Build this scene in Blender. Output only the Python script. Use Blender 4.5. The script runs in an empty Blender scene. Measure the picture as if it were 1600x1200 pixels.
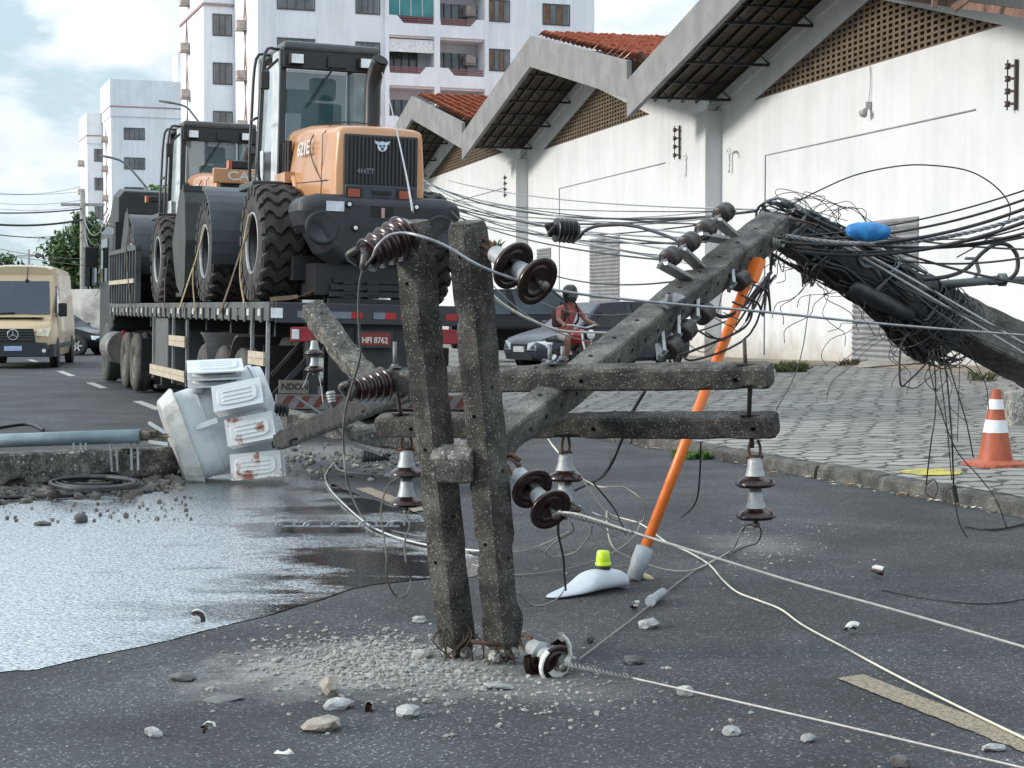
import bpy, bmesh, math, random
from mathutils import Vector, Matrix, noise as mnoise
R = random.Random(7)
rad = math.radians
scene = bpy.context.scene
COL = scene.collection

# ------------------------------------------------------------------ camera
CAMH, FPX = 1.6, 2700.0
PITCH = math.atan(122 / FPX)
cam_d = bpy.data.cameras.new('camera')
cam = bpy.data.objects.new('camera', cam_d); COL.objects.link(cam)
cam.location = (0, 0, CAMH)
cam.rotation_euler = (math.pi / 2 - PITCH, 0, 0)
cam_d.sensor_width = 36; cam_d.lens = 36 * FPX / 1600
cam_d.clip_start = 0.1; cam_d.clip_end = 3000
scene.camera = cam
scene.view_settings.view_transform = 'Standard'
scene.view_settings.look = 'None'
scene.view_settings.exposure = 0.58
scene.view_settings.gamma = 1
# ------------------------------------------------------------------ world
SUN_EL, SUN_AZ = 18.0, 262.0      # azimuth: clockwise from +Y
w = bpy.data.worlds.new('World'); scene.world = w; w.use_nodes = True
nt = w.node_tree; nt.nodes.clear()
def N(nt, t, **k):
    n = nt.nodes.new(t)
    for a, b in k.items():
        if a.startswith('i_'):
            key = a[2:]
            key = int(key) if key.isdigit() else key.replace('_', ' ')
            n.inputs[key].default_value = b
        else: setattr(n, a, b)
    return n
L = lambda nt, a, b: nt.links.new(a, b)
sky = N(nt, 'ShaderNodeTexSky', sky_type='NISHITA', sun_disc=False, sun_elevation=rad(SUN_EL), sun_rotation=rad(SUN_AZ), air_density=1.0, dust_density=1.6, ozone_density=1.0)
tc = N(nt, 'ShaderNodeTexCoord')
mp = N(nt, 'ShaderNodeMapping'); mp.inputs['Scale'].default_value = (1, 1, 2.1); mp.inputs['Location'].default_value = (.13, .25, .05)
L(nt, tc.outputs['Generated'], mp.inputs['Vector'])
n1 = N(nt, 'ShaderNodeTexNoise'); n1.inputs['Scale'].default_value = 7.5; n1.inputs['Detail'].default_value = 9; n1.inputs['Roughness'].default_value = .56; n1.inputs['Distortion'].default_value = .25
L(nt, mp.outputs[0], n1.inputs['Vector'])
cr1 = N(nt, 'ShaderNodeValToRGB'); cr1.color_ramp.elements[0].position = .45; cr1.color_ramp.elements[1].position = .56
L(nt, n1.outputs['Fac'], cr1.inputs[0])
n2 = N(nt, 'ShaderNodeTexNoise'); n2.inputs['Scale'].default_value = 16; n2.inputs['Detail'].default_value = 6
L(nt, mp.outputs[0], n2.inputs['Vector'])
cr2 = N(nt, 'ShaderNodeValToRGB')
cr2.color_ramp.elements[0].position = .3; cr2.color_ramp.elements[0].color = (6.9, 7.6, 8.3, 1)
cr2.color_ramp.elements[1].position = .68; cr2.color_ramp.elements[1].color = (10.2, 10.5, 10.7, 1)
L(nt, n2.outputs['Fac'], cr2.inputs[0])
pale = N(nt, 'ShaderNodeMixRGB', blend_type='MIX'); pale.inputs[0].default_value = .72; pale.inputs[2].default_value = (6.3, 7.9, 8.8, 1)
L(nt, sky.outputs[0], pale.inputs[1])
mx = N(nt, 'ShaderNodeMixRGB'); L(nt, cr1.outputs[0], mx.inputs[0]); L(nt, pale.outputs[0], mx.inputs[1]); L(nt, cr2.outputs[0], mx.inputs[2])
sxyz = N(nt, 'ShaderNodeSeparateXYZ'); L(nt, tc.outputs['Generated'], sxyz.inputs[0])
hi = N(nt, 'ShaderNodeMapRange', interpolation_type='SMOOTHSTEP'); hi.inputs[1].default_value = .13; hi.inputs[2].default_value = .4; hi.inputs[3].default_value = 1.0; hi.inputs[4].default_value = 1.75; L(nt, sxyz.outputs[2], hi.inputs[0])
hm_ = N(nt, 'ShaderNodeMixRGB', blend_type='MULTIPLY'); hm_.inputs[0].default_value = 1; L(nt, mx.outputs[0], hm_.inputs[1]); tint = N(nt, 'ShaderNodeMixRGB', blend_type='MULTIPLY'); tint.inputs[0].default_value = 1; tint.inputs[2].default_value = (.985, 1, 1.015, 1); L(nt, hi.outputs[0], tint.inputs[1]); L(nt, tint.outputs[0], hm_.inputs[2]); mx = hm_
bg = N(nt, 'ShaderNodeBackground'); bg.inputs[1].default_value = .078
L(nt, mx.outputs[0], bg.inputs[0])
wo = N(nt, 'ShaderNodeOutputWorld'); L(nt, bg.outputs[0], wo.inputs[0])
# ------------------------------------------------------------------ sun
sd = bpy.data.lights.new('sun', 'SUN'); sd.energy = 2.15; sd.angle = rad(10); sd.color = (1, .935, .85)
so = bpy.data.objects.new('sun', sd); COL.objects.link(so)
sv = Vector((math.sin(rad(SUN_AZ)) * math.cos(rad(SUN_EL)), math.cos(rad(SUN_AZ)) * math.cos(rad(SUN_EL)), math.sin(rad(SUN_EL))))
so.rotation_euler = sv.to_track_quat('Z', 'Y').to_euler(); so.location = sv * 50

# ------------------------------------------------------------------ pixel of the photograph -> point at a known distance
_f = Vector((0, math.cos(PITCH), -math.sin(PITCH))); _u = Vector((0, math.sin(PITCH), math.cos(PITCH)))
def ray(px, py): return _f + _u * ((600 - py) / FPX) + Vector(((px - 800) / FPX, 0, 0))
def W(px, py, Y):
    d = ray(px, py); return Vector((0, 0, CAMH)) + d * (Y / d.y)
def G(px, py, z=0.0):
    d = ray(px, py); return Vector((0, 0, CAMH)) + d * ((z - CAMH) / d.z)

# ------------------------------------------------------------------ materials
MATS = {}
def M(name, c, rough=.6, metal=0, var=.15, vs=6, bump=0, bs=80, spec=.5, c2=None, ramp=(.4, .65), alpha=1, trans=0, coat=0):
    if name in MATS: return MATS[name]
    m = bpy.data.materials.new(name); m.use_nodes = True; nt = m.node_tree
    b = nt.nodes['Principled BSDF']
    b.inputs['Roughness'].default_value = rough; b.inputs['Metallic'].default_value = metal
    b.inputs['Specular IOR Level'].default_value = spec
    if coat: b.inputs['Coat Weight'].default_value = coat; b.inputs['Coat Roughness'].default_value = .08
    if trans: b.inputs['Transmission Weight'].default_value = trans
    if alpha < 1: b.inputs['Alpha'].default_value = alpha
    tc = N(nt, 'ShaderNodeTexCoord'); no = N(nt, 'ShaderNodeTexNoise')
    no.inputs['Scale'].default_value = vs; no.inputs['Detail'].default_value = 6; no.inputs['Roughness'].default_value = .62
    L(nt, tc.outputs['Object'], no.inputs['Vector'])
    r = N(nt, 'ShaderNodeValToRGB'); e = r.color_ramp.elements
    e[0].position, e[1].position = ramp
    if c2 is None: a = [x * (1 - var) for x in c]; z = [min(1, x * (1 + var)) for x in c]
    else: a, z = c, c2
    e[0].color = (*a, 1); e[1].color = (*z, 1)
    L(nt, no.outputs['Fac'], r.inputs[0]); L(nt, r.outputs[0], b.inputs['Base Color'])
    if bump:
        n2 = N(nt, 'ShaderNodeTexNoise'); n2.inputs['Scale'].default_value = bs; n2.inputs['Detail'].default_value = 4
        L(nt, tc.outputs['Object'], n2.inputs['Vector'])
        bp = N(nt, 'ShaderNodeBump'); bp.inputs['Strength'].default_value = bump; bp.inputs['Distance'].default_value = .01
        L(nt, n2.outputs['Fac'], bp.inputs['Height']); L(nt, bp.outputs[0], b.inputs['Normal'])
    MATS[name] = m; return m

def concrete(name, lo, hi, speck=(.55, .53, .5), amount=.35, sc=45, bump=.6, stain=2.0):
    """weathered concrete with pale aggregate showing through a dark skin"""
    if name in MATS: return MATS[name]
    m = M(name, lo, .88, c2=hi, vs=stain * 3, bump=0, ramp=(.36, .66)); nt = m.node_tree; b = nt.nodes['Principled BSDF']
    src = b.inputs['Base Color'].links[0].from_socket
    tc = N(nt, 'ShaderNodeTexCoord'); v = N(nt, 'ShaderNodeTexVoronoi', feature='F1'); v.inputs['Scale'].default_value = sc
    nz = N(nt, 'ShaderNodeTexNoise'); nz.inputs['Scale'].default_value = sc * 1.3; nz.inputs['Detail'].default_value = 3
    L(nt, tc.outputs['Object'], v.inputs['Vector']); L(nt, tc.outputs['Object'], nz.inputs['Vector'])
    sep = N(nt, 'ShaderNodeSeparateColor'); L(nt, v.outputs['Color'], sep.inputs[0])
    g = N(nt, 'ShaderNodeMath', operation='GREATER_THAN'); g.inputs[1].default_value = 1 - amount; L(nt, sep.outputs[0], g.inputs[0])
    rr = N(nt, 'ShaderNodeMath', operation='MULTIPLY'); L(nt, sep.outputs[1], rr.inputs[0]); rr.inputs[1].default_value = .55
    l = N(nt, 'ShaderNodeMath', operation='LESS_THAN'); L(nt, v.outputs['Distance'], l.inputs[0]); L(nt, rr.outputs[0], l.inputs[1])
    mu = N(nt, 'ShaderNodeMath', operation='MULTIPLY'); L(nt, g.outputs[0], mu.inputs[0]); L(nt, l.outputs[0], mu.inputs[1])
    r2 = N(nt, 'ShaderNodeValToRGB'); r2.color_ramp.elements[0].position = .35; r2.color_ramp.elements[1].position = .7
    r2.color_ramp.elements[0].color = (.5, .5, .5, 1); r2.color_ramp.elements[1].color = (1.5, 1.5, 1.5, 1)
    L(nt, nz.outputs['Fac'], r2.inputs[0])
    mm = N(nt, 'ShaderNodeMixRGB', blend_type='MULTIPLY'); mm.inputs[0].default_value = 1; L(nt, src, mm.inputs[1]); L(nt, r2.outputs[0], mm.inputs[2])
    mx = N(nt, 'ShaderNodeMixRGB'); L(nt, mu.outputs[0], mx.inputs[0]); L(nt, mm.outputs[0], mx.inputs[1]); mx.inputs[2].default_value = (*speck, 1)
    L(nt, mx.outputs[0], b.inputs['Base Color'])
    big = N(nt, 'ShaderNodeTexNoise'); big.inputs['Scale'].default_value = stain * 1.5; big.inputs['Detail'].default_value = 7; big.inputs['Roughness'].default_value = .7; big.inputs['Distortion'].default_value = .6; L(nt, tc.outputs['Object'], big.inputs['Vector'])
    br = N(nt, 'ShaderNodeValToRGB'); br.color_ramp.elements[0].position = .38; br.color_ramp.elements[1].position = .6; br.color_ramp.elements[0].color = (.42, .42, .43, 1); br.color_ramp.elements[1].color = (1.18, 1.16, 1.1, 1); L(nt, big.outputs['Fac'], br.inputs[0])
    m3 = N(nt, 'ShaderNodeMixRGB', blend_type='MULTIPLY'); m3.inputs[0].default_value = 1; L(nt, mx.outputs[0], m3.inputs[1]); L(nt, br.outputs[0], m3.inputs[2]); L(nt, m3.outputs[0], b.inputs['Base Color'])
    bp = N(nt, 'ShaderNodeBump'); bp.inputs['Strength'].default_value = bump; bp.inputs['Distance'].default_value = .006
    L(nt, nz.outputs['Fac'], bp.inputs['Height']); L(nt, bp.outputs[0], b.inputs['Normal'])
    return m

# ------------------------------------------------------------------ mesh builder
FR = {}
class MB:
    def __init__(s): s.v = []; s.f = []; s.m = []; s.s = []
    def add(s, vs, fs, mi=0, sm=False):
        o = len(s.v); s.v += [Vector(p) for p in vs]
        for f in fs: s.f.append([i + o for i in f]); s.m.append(mi); s.s.append(sm)
        return s
    def box(s, c, d, Rm=None, mi=0):
        c = Vector(c); h = [x / 2 for x in d]; vs = []
        for z in (-1, 1):
            for y in (-1, 1):
                for x in (-1, 1):
                    p = Vector((x * h[0], y * h[1], z * h[2]))
                    vs.append(c + (Rm @ p if Rm else p))
        return s.add(vs, [(0, 2, 3, 1), (4, 5, 7, 6), (0, 1, 5, 4), (2, 6, 7, 3), (0, 4, 6, 2), (1, 3, 7, 5)], mi)
    def bx(s, x0, x1, y0, y1, z0, z1, mi=0):
        return s.box(((x0 + x1) / 2, (y0 + y1) / 2, (z0 + z1) / 2), (abs(x1 - x0), abs(y1 - y0), abs(z1 - z0)), None, mi)
    def bar(s, a, b, w, h, up=(0, 0, 1), mi=0, w2=None, h2=None):
        a, b = Vector(a), Vector(b); d = (b - a).normalized(); up = Vector(up)
        x = d.cross(up)
        if x.length < 1e-4: x = d.cross(Vector((1, 0, 0)))
        x.normalize(); u = x.cross(d).normalized(); w2 = w2 or w; h2 = h2 or h; vs = []
        for p, ww, hh in ((a, w, h), (b, w2, h2)):
            for i, j in ((-1, -1), (1, -1), (1, 1), (-1, 1)): vs.append(p + x * (i * ww / 2) + u * (j * hh / 2))
        return s.add(vs, [(3, 2, 1, 0), (4, 5, 6, 7), (0, 1, 5, 4), (1, 2, 6, 5), (2, 3, 7, 6), (3, 0, 4, 7)], mi)
    def tube(s, pts, r, n=7, mi=0, closed=False, r1=None):
        pts = [Vector(p) for p in pts]; k = len(pts)
        if k < 2: return s
        t0 = (pts[1] - pts[0]).normalized(); x = t0.orthogonal().normalized(); vs = []; pt = t0
        for i, p in enumerate(pts):
            if closed: t = (pts[(i + 1) % k] - pts[i - 1])
            else: t = pts[min(i + 1, k - 1)] - pts[max(i - 1, 0)]
            if t.length < 1e-9: t = pt
            t.normalize(); q = pt.rotation_difference(t); x = q @ x; x = (x - t * x.dot(t)).normalized(); y = t.cross(x); pt = t
            rr = r if r1 is None else r + (r1 - r) * i / (k - 1)
            for j in range(n):
                a = 2 * math.pi * j / n; vs.append(p + (x * math.cos(a) + y * math.sin(a)) * rr)
        fs = []
        for i in range(k if closed else k - 1):
            a, b = i * n, ((i + 1) % k) * n
            for j in range(n): fs.append((a + j, a + (j + 1) % n, b + (j + 1) % n, b + j))
        s.add(vs, fs, mi, True)
        if not closed: o = len(s.v) - k * n; s.f += [[o + j for j in reversed(range(n))], [o + (k - 1) * n + j for j in range(n)]]; s.m += [mi, mi]; s.s += [False, False]
        return s
    def cyl(s, a, b, r, n=16, mi=0, r1=None): return s.tube([a, b], r, n, mi, r1=r1)
    def lathe(s, prof, o=(0, 0, 0), ax=(0, 0, 1), n=24, mi=0, sm=True, arc=None):
        o, ax = Vector(o), Vector(ax).normalized(); x = ax.orthogonal().normalized(); y = ax.cross(x); vs = []
        nn = n + 1 if arc else n
        for r, h in prof:
            for j in range(nn):
                a = (arc[0] + (arc[1] - arc[0]) * j / n) if arc else 2 * math.pi * j / n
                vs.append(o + ax * h + (x * math.cos(a) + y * math.sin(a)) * r)
        fs = []
        for i in range(len(prof) - 1):
            for j in range(n):
                j2 = j + 1 if arc else (j + 1) % n
                fs.append((i * nn + j, i * nn + j2, (i + 1) * nn + j2, (i + 1) * nn + j))
        return s.add(vs, fs, mi, sm)
    def loft(s, secs, mi=0, sm=False, caps=True, closed=True):
        n = len(secs[0]); vs = [p for q in secs for p in q]; fs = []
        for i in range(len(secs) - 1):
            for j in range(n if closed else n - 1):
                j2 = (j + 1) % n; fs.append((i * n + j, i * n + j2, (i + 1) * n + j2, (i + 1) * n + j))
        if caps: fs += [tuple(reversed(range(n))), tuple((len(secs) - 1) * n + j for j in range(n))]
        return s.add(vs, fs, mi, sm)
    def prism(s, poly, o, ux, uy, uz, depth, mi=0):
        o, ux, uy, uz = Vector(o), Vector(ux), Vector(uy), Vector(uz)
        a = [o + ux * p[0] + uy * p[1] for p in poly]; b = [p + uz * depth for p in a]
        return s.loft([a, b], mi)
    def stone(s, c, r, mi=0, flat=.7, seed=None, sub=1, fl=0):
        bm = bmesh.new(); bmesh.ops.create_icosphere(bm, subdivisions=sub, radius=1)
        k = Vector((R.random() * 50, R.random() * 50, R.random() * 50)); a = R.random() * 6.3
        sx, sy = .7 + R.random() * .7, .7 + R.random() * .5; Rz = Matrix.Rotation(a, 3, 'Z') @ Matrix.Rotation(R.uniform(-.3, .3), 3, 'X')
        vs = []
        for v in bm.verts:
            p = v.co * (1 + .45 * mnoise.noise(v.co * 1.3 + k)); p = Vector((p.x * sx, p.y * sy, p.z * flat)); vs.append(Vector(c) + Rz @ p * r)
        fs = [[v.index for v in f.verts] for f in bm.faces]; bm.free()
        return s.add(vs, fs, mi, False)
    def build(s, name, mat, parent=None, world=False, bevel=0, bseg=2, sub=0, sm=False, fix=True):
        me = bpy.data.meshes.new(name); vs = s.v
        if parent is not None and world: inv = FR[parent.name]; vs = [inv @ p for p in vs]
        me.from_pydata([tuple(p) for p in vs], [], s.f)
        for m in (mat if isinstance(mat, (list, tuple)) else [mat]): me.materials.append(m)
        me.polygons.foreach_set('material_index', s.m); me.polygons.foreach_set('use_smooth', [bool(x or sm) for x in s.s])
        if fix:
            bm = bmesh.new(); bm.from_mesh(me); bmesh.ops.recalc_face_normals(bm, faces=bm.faces); bm.to_mesh(me); bm.free()
        o = bpy.data.objects.new(name, me); COL.objects.link(o)
        if parent is not None: o.parent = parent; FR[o.name] = FR.get(parent.name, Matrix.Identity(4))
        if bevel:
            b = o.modifiers.new('bevel', 'BEVEL'); b.width = bevel; b.segments = bseg; b.limit_method = 'ANGLE'; b.angle_limit = rad(40)
        if sub: q = o.modifiers.new('sub', 'SUBSURF'); q.levels = sub; q.render_levels = sub
        return o

def tag(o, label=None, cat=None, group=None, kind=None):
    if label: o['label'] = label
    if cat: o['category'] = cat
    if group: o['group'] = group
    if kind: o['kind'] = kind
    return o
def thing(name, label, cat, mtx=None, group=None):
    o = bpy.data.objects.new(name, None); COL.objects.link(o); o.empty_display_size = .2
    mtx = mtx or Matrix.Identity(4); o.matrix_world = mtx; FR[o.name] = mtx.inverted()
    return tag(o, label, cat, group)
KIDS = {}
def copy_tree(o, parent=None, skip=()):
    c = o.copy(); COL.objects.link(c)
    if parent is not None: c.parent = parent
    FR[c.name] = FR.get(o.name, Matrix.Identity(4))
    for ch in [x for x in list(COL.objects) if x.parent == o]:
        copy_tree(ch, c)
    return c
def mtx(loc, rz=0, rx=0, ry=0):
    return Matrix.Translation(loc) @ Matrix.Rotation(rz, 4, 'Z') @ Matrix.Rotation(ry, 4, 'Y') @ Matrix.Rotation(rx, 4, 'X')
def look(o, zdir, xhint=(1, 0, 0)):
    """frame at o whose local Z points along zdir"""
    z = Vector(zdir).normalized(); x = Vector(xhint); x = (x - z * x.dot(z))
    if x.length < 1e-4: x = z.orthogonal()
    x.normalize(); y = z.cross(x); m = Matrix((x, y, z)).transposed().to_4x4(); m.translation = Vector(o); return m
def text(s, size, mat, parent, m, ext=.002, name='lettering', sx=1):
    cu = bpy.data.curves.new(name, 'FONT'); cu.body = s; cu.size = size; cu.extrude = ext; cu.align_x = 'CENTER'; cu.align_y = 'CENTER'; cu.offset = size * .022
    t = bpy.data.objects.new(name, cu); COL.objects.link(t)
    dg = bpy.context.evaluated_depsgraph_get(); me = bpy.data.meshes.new_from_object(t.evaluated_get(dg)); bpy.data.objects.remove(t)
    me.transform(m @ Matrix.Diagonal((sx, 1, 1, 1))); me.materials.clear(); me.materials.append(mat); me.name = name
    o = bpy.data.objects.new(name, me); COL.objects.link(o); o.parent = parent; FR[o.name] = FR.get(parent.name, Matrix.Identity(4)); return o
def face_m(o, right, up):
    r = Vector(right).normalized(); u = Vector(up).normalized(); n = r.cross(u)
    m = Matrix((r, u, n)).transposed().to_4x4(); m.translation = Vector(o); return m
def crv(pts, k=6):
    """Catmull-Rom through points"""
    P = [Vector(p) for p in pts]
    if len(P) < 3: return P
    P = [P[0] * 2 - P[1]] + P + [P[-1] * 2 - P[-2]]; out = []
    for i in range(1, len(P) - 2):
        a, b, c, d = P[i - 1:i + 3]
        for j in range(k):
            t = j / k; out.append(.5 * ((2 * b) + (c - a) * t + (2 * a - 5 * b + 4 * c - d) * t * t + (3 * b - a - 3 * c + d) * t ** 3))
    return out + [P[-2]]
def sag(a, b, s, n=14):
    a, b = Vector(a), Vector(b); return [a.lerp(b, i / n) - Vector((0, 0, s * 4 * (i / n) * (1 - i / n))) for i in range(n + 1)]

# ------------------------------------------------------------------ palette
white_wall = M('white_wall_paint', (.53, .55, .565), .8, c2=(.61, .625, .635), vs=.5, bump=.08, bs=30, ramp=(.3, .6))
def streak_wall(m, lo=.86, zdirt=0):
    nt = m.node_tree; b = nt.nodes['Principled BSDF']; src = b.inputs['Base Color'].links[0].from_socket; tc = N(nt, 'ShaderNodeTexCoord')
    mp = N(nt, 'ShaderNodeMapping'); mp.inputs['Scale'].default_value = (1.3, 1.3, .12); L(nt, tc.outputs['Object'], mp.inputs['Vector'])
    n = N(nt, 'ShaderNodeTexNoise'); n.inputs['Scale'].default_value = 1.6; n.inputs['Detail'].default_value = 8; n.inputs['Roughness'].default_value = .65; L(nt, mp.outputs[0], n.inputs['Vector'])
    r = N(nt, 'ShaderNodeValToRGB'); r.color_ramp.elements[0].position = .34; r.color_ramp.elements[1].position = .56; r.color_ramp.elements[0].color = (lo, lo * .995, lo * .97, 1); r.color_ramp.elements[1].color = (1, 1, 1, 1); L(nt, n.outputs['Fac'], r.inputs[0])
    mm = N(nt, 'ShaderNodeMixRGB', blend_type='MULTIPLY'); mm.inputs[0].default_value = 1; L(nt, src, mm.inputs[1]); L(nt, r.outputs[0], mm.inputs[2]); last = mm
    if zdirt:
        s = N(nt, 'ShaderNodeSeparateXYZ'); L(nt, tc.outputs['Object'], s.inputs[0]); n2 = N(nt, 'ShaderNodeTexNoise'); n2.inputs['Scale'].default_value = 2.2; n2.inputs['Detail'].default_value = 7; L(nt, tc.outputs['Object'], n2.inputs['Vector'])
        a = N(nt, 'ShaderNodeMath', operation='MULTIPLY_ADD'); a.inputs[1].default_value = -1.5; L(nt, n2.outputs['Fac'], a.inputs[0]); L(nt, s.outputs[2], a.inputs[2])
        q = N(nt, 'ShaderNodeMapRange'); q.inputs[1].default_value = .35; q.inputs[2].default_value = -.6; q.inputs[3].default_value = 0; q.inputs[4].default_value = .7; L(nt, a.outputs[0], q.inputs[0])
        m2 = N(nt, 'ShaderNodeMixRGB'); L(nt, q.outputs[0], m2.inputs[0]); L(nt, mm.outputs[0], m2.inputs[1]); m2.inputs[2].default_value = (.3, .25, .19, 1); last = m2
    L(nt, last.outputs[0], b.inputs['Base Color'])
streak_wall(white_wall, .925, 1)
apart_wall = M('apartment_wall_paint', (.66, .69, .74), .85, c2=(.76, .78, .81), vs=.35, ramp=(.3, .6))
apart_old = M('stained_parapet_paint', (.4, .41, .42), .85, c2=(.72, .74, .76), vs=.5, ramp=(.35, .55))
streak_wall(apart_wall, .88)
pinkish = M('dark_red_rail_paint', (.2, .075, .08), .6)
fascia_c = M('fascia_concrete', (.17, .17, .17), .85, c2=(.235, .235, .232), vs=1.1, bump=.2, bs=20)
steel_dk = M('dark_steel', (.022, .023, .026), .55, .2, bump=.1)
black_m = M('black_matte', (.012, .012, .013), .7)
rubber = M('tyre_rubber', (.028, .027, .026), .85, c2=(.055, .052, .048), vs=5, bump=.25, bs=40)
rubber_dusty = M('dusty_tyre_rubber', (.045, .042, .039), .9, c2=(.085, .079, .072), vs=4)
galv = M('galvanised_steel', (.17, .175, .18), .55, .4, var=.25, vs=20)
rust = M('rusty_steel', (.05, .028, .018), .8, .2, c2=(.12, .06, .035), vs=20)
car_glass = M('dark_car_glass', (.008, .014, .024), .08, c2=(.02, .04, .05), vs=.9, spec=.5)
glass_dk = M('dark_glass', (.012, .016, .02), .06, spec=.8)
glass_gr = M('tinted_green_glass', (.03, .085, .092), .05, alpha=.62, c2=(.05, .12, .13), vs=.7, spec=.7)
brown_glaze = M('brown_glazed_porcelain', (.019, .008, .007), .24, c2=(.03, .012, .01), vs=14, coat=.08)
grey_cap = M('pale_zinc_cap', (.33, .35, .36), .5, .2, var=.15, vs=25)
porcelain = M('broken_porcelain', (.62, .62, .58), .5, var=.1)
cable_blk = M('black_cable', (.014, .015, .017), .5)
cable_gry = M('grey_aluminium_cable', (.3, .31, .32), .45, .5, var=.2, vs=30)
cable_crm = M('cream_wire', (.62, .6, .5), .5)
plastic_gr = M('grey_plastic', (.3, .33, .36), .5)
clear_lamp = M('lamp_lens', (.75, .78, .8), .1, spec=.8)
red_lamp = M('red_lens', (.35, .015, .02), .25)
orange_lamp = M('orange_lens', (.45, .1, .03), .25)
brick_scr = M('screen_block_clay', (.10, .075, .052), .9, c2=(.155, .118, .082), vs=3, bump=.2)
# ================================================================== SETTING
KX = lambda Y: 8.55 - .359 * Y          # kerb line
CX = lambda Y: 4.11 - .359 * Y          # centre line of the road
WX = lambda Y: 18.37 - .2537 * Y        # foot of the warehouse wall
def wall_z(Y): return max(.12, min(.36, .36 - (Y - 34) * .018))
def yard_z(X, Y):
    f = max(0, min(1, (X - KX(Y)) / (WX(Y) - KX(Y)))); return .13 + (wall_z(Y) - .13) * f

def asphalt():
    m = bpy.data.materials.new('asphalt'); m.use_nodes = True; nt = m.node_tree; b = nt.nodes['Principled BSDF']
    b.inputs['Roughness'].default_value = .78; b.inputs['Specular IOR Level'].default_value = .35
    tc = N(nt, 'ShaderNodeTexCoord')
    v = N(nt, 'ShaderNodeTexVoronoi'); v.inputs['Scale'].default_value = 120; L(nt, tc.outputs['Object'], v.inputs['Vector'])
    n = N(nt, 'ShaderNodeTexNoise'); n.inputs['Scale'].default_value = 1.1; n.inputs['Detail'].default_value = 8; L(nt, tc.outputs['Object'], n.inputs['Vector'])
    n3 = N(nt, 'ShaderNodeTexNoise'); n3.inputs['Scale'].default_value = 55; n3.inputs['Detail'].default_value = 3; L(nt, tc.outputs['Object'], n3.inputs['Vector'])
    r = N(nt, 'ShaderNodeValToRGB'); e = r.color_ramp.elements
    e[0].position, e[1].position = .3, .72; e[0].color = (.029, .031, .035, 1); e[1].color = (.064, .067, .072, 1); L(nt, n.outputs['Fac'], r.inputs[0])
    sep = N(nt, 'ShaderNodeSeparateColor'); L(nt, v.outputs['Color'], sep.inputs[0])
    rs = N(nt, 'ShaderNodeValToRGB'); e = rs.color_ramp.elements; e[0].position, e[1].position = .0, 1.0; e[0].color = (.45, .45, .46, 1); e[1].color = (1.7, 1.7, 1.7, 1)
    q = rs.color_ramp.elements.new(.93); q.color = (1.25, 1.25, 1.25, 1); q2 = rs.color_ramp.elements.new(.965); q2.color = (3.3, 3.3, 3.3, 1); rs.color_ramp.elements[3].color = (4.4, 4.4, 4.3, 1)
    L(nt, sep.outputs[0], rs.inputs[0])
    mm = N(nt, 'ShaderNodeMixRGB', blend_type='MULTIPLY'); mm.inputs[0].default_value = 1; L(nt, r.outputs[0], mm.inputs[1]); L(nt, rs.outputs[0], mm.inputs[2])
    # concrete dust thrown from the broken post and below the hanging insulator
    pn = N(nt, 'ShaderNodeTexNoise'); pn.inputs['Scale'].default_value = .55; pn.inputs['Detail'].default_value = 9; pn.inputs['Roughness'].default_value = .72; pn.inputs['Distortion'].default_value = .8; L(nt, tc.outputs['Object'], pn.inputs['Vector'])
    pr_ = N(nt, 'ShaderNodeValToRGB'); pr_.color_ramp.elements[0].position = .36; pr_.color_ramp.elements[1].position = .62; pr_.color_ramp.elements[0].color = (.72, .72, .73, 1); pr_.color_ramp.elements[1].color = (1.28, 1.26, 1.22, 1); L(nt, pn.outputs['Fac'], pr_.inputs[0])
    m2_ = N(nt, 'ShaderNodeMixRGB', blend_type='MULTIPLY'); m2_.inputs[0].default_value = 1; L(nt, mm.outputs[0], m2_.inputs[1]); L(nt, pr_.outputs[0], m2_.inputs[2])
    last = m2_.outputs[0]
    def dust(px, py, rx, ry, amt, rot):
        nonlocal last
        c = G(px, py)
        mp = N(nt, 'ShaderNodeMapping', vector_type='TEXTURE'); mp.inputs['Location'].default_value = c; mp.inputs['Rotation'].default_value = (0, 0, rot); mp.inputs['Scale'].default_value = (rx, ry, 1)
        L(nt, tc.outputs['Object'], mp.inputs['Vector'])
        ln = N(nt, 'ShaderNodeVectorMath', operation='LENGTH'); L(nt, mp.outputs[0], ln.inputs[0])
        nn = N(nt, 'ShaderNodeTexNoise'); nn.inputs['Scale'].default_value = 5; nn.inputs['Detail'].default_value = 8; nn.inputs['Roughness'].default_value = .7; L(nt, tc.outputs['Object'], nn.inputs['Vector'])
        ad = N(nt, 'ShaderNodeMath', operation='MULTIPLY_ADD'); ad.inputs[1].default_value = 1.5; L(nt, nn.outputs['Fac'], ad.inputs[0]); L(nt, ln.outputs['Value'], ad.inputs[2])
        rr = N(nt, 'ShaderNodeMapRange'); rr.inputs[1].default_value = 1.62; rr.inputs[2].default_value = .85; rr.inputs[3].default_value = 0; rr.inputs[4].default_value = amt; L(nt, ad.outputs[0], rr.inputs[0])
        sp = N(nt, 'ShaderNodeMapRange'); sp.inputs[1].default_value = .3; sp.inputs[2].default_value = .65; sp.inputs[3].default_value = .45; sp.inputs[4].default_value = 1.1; L(nt, n3.outputs['Fac'], sp.inputs[0])
        mu = N(nt, 'ShaderNodeMath', operation='MULTIPLY', use_clamp=True); L(nt, rr.outputs[0], mu.inputs[0]); L(nt, sp.outputs[0], mu.inputs[1])
        mx = N(nt, 'ShaderNodeMixRGB'); L(nt, mu.outputs[0], mx.inputs[0]); L(nt, last, mx.inputs[1]); mx.inputs[2].default_value = (.36, .345, .325, 1); last = mx.outputs[0]
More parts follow.
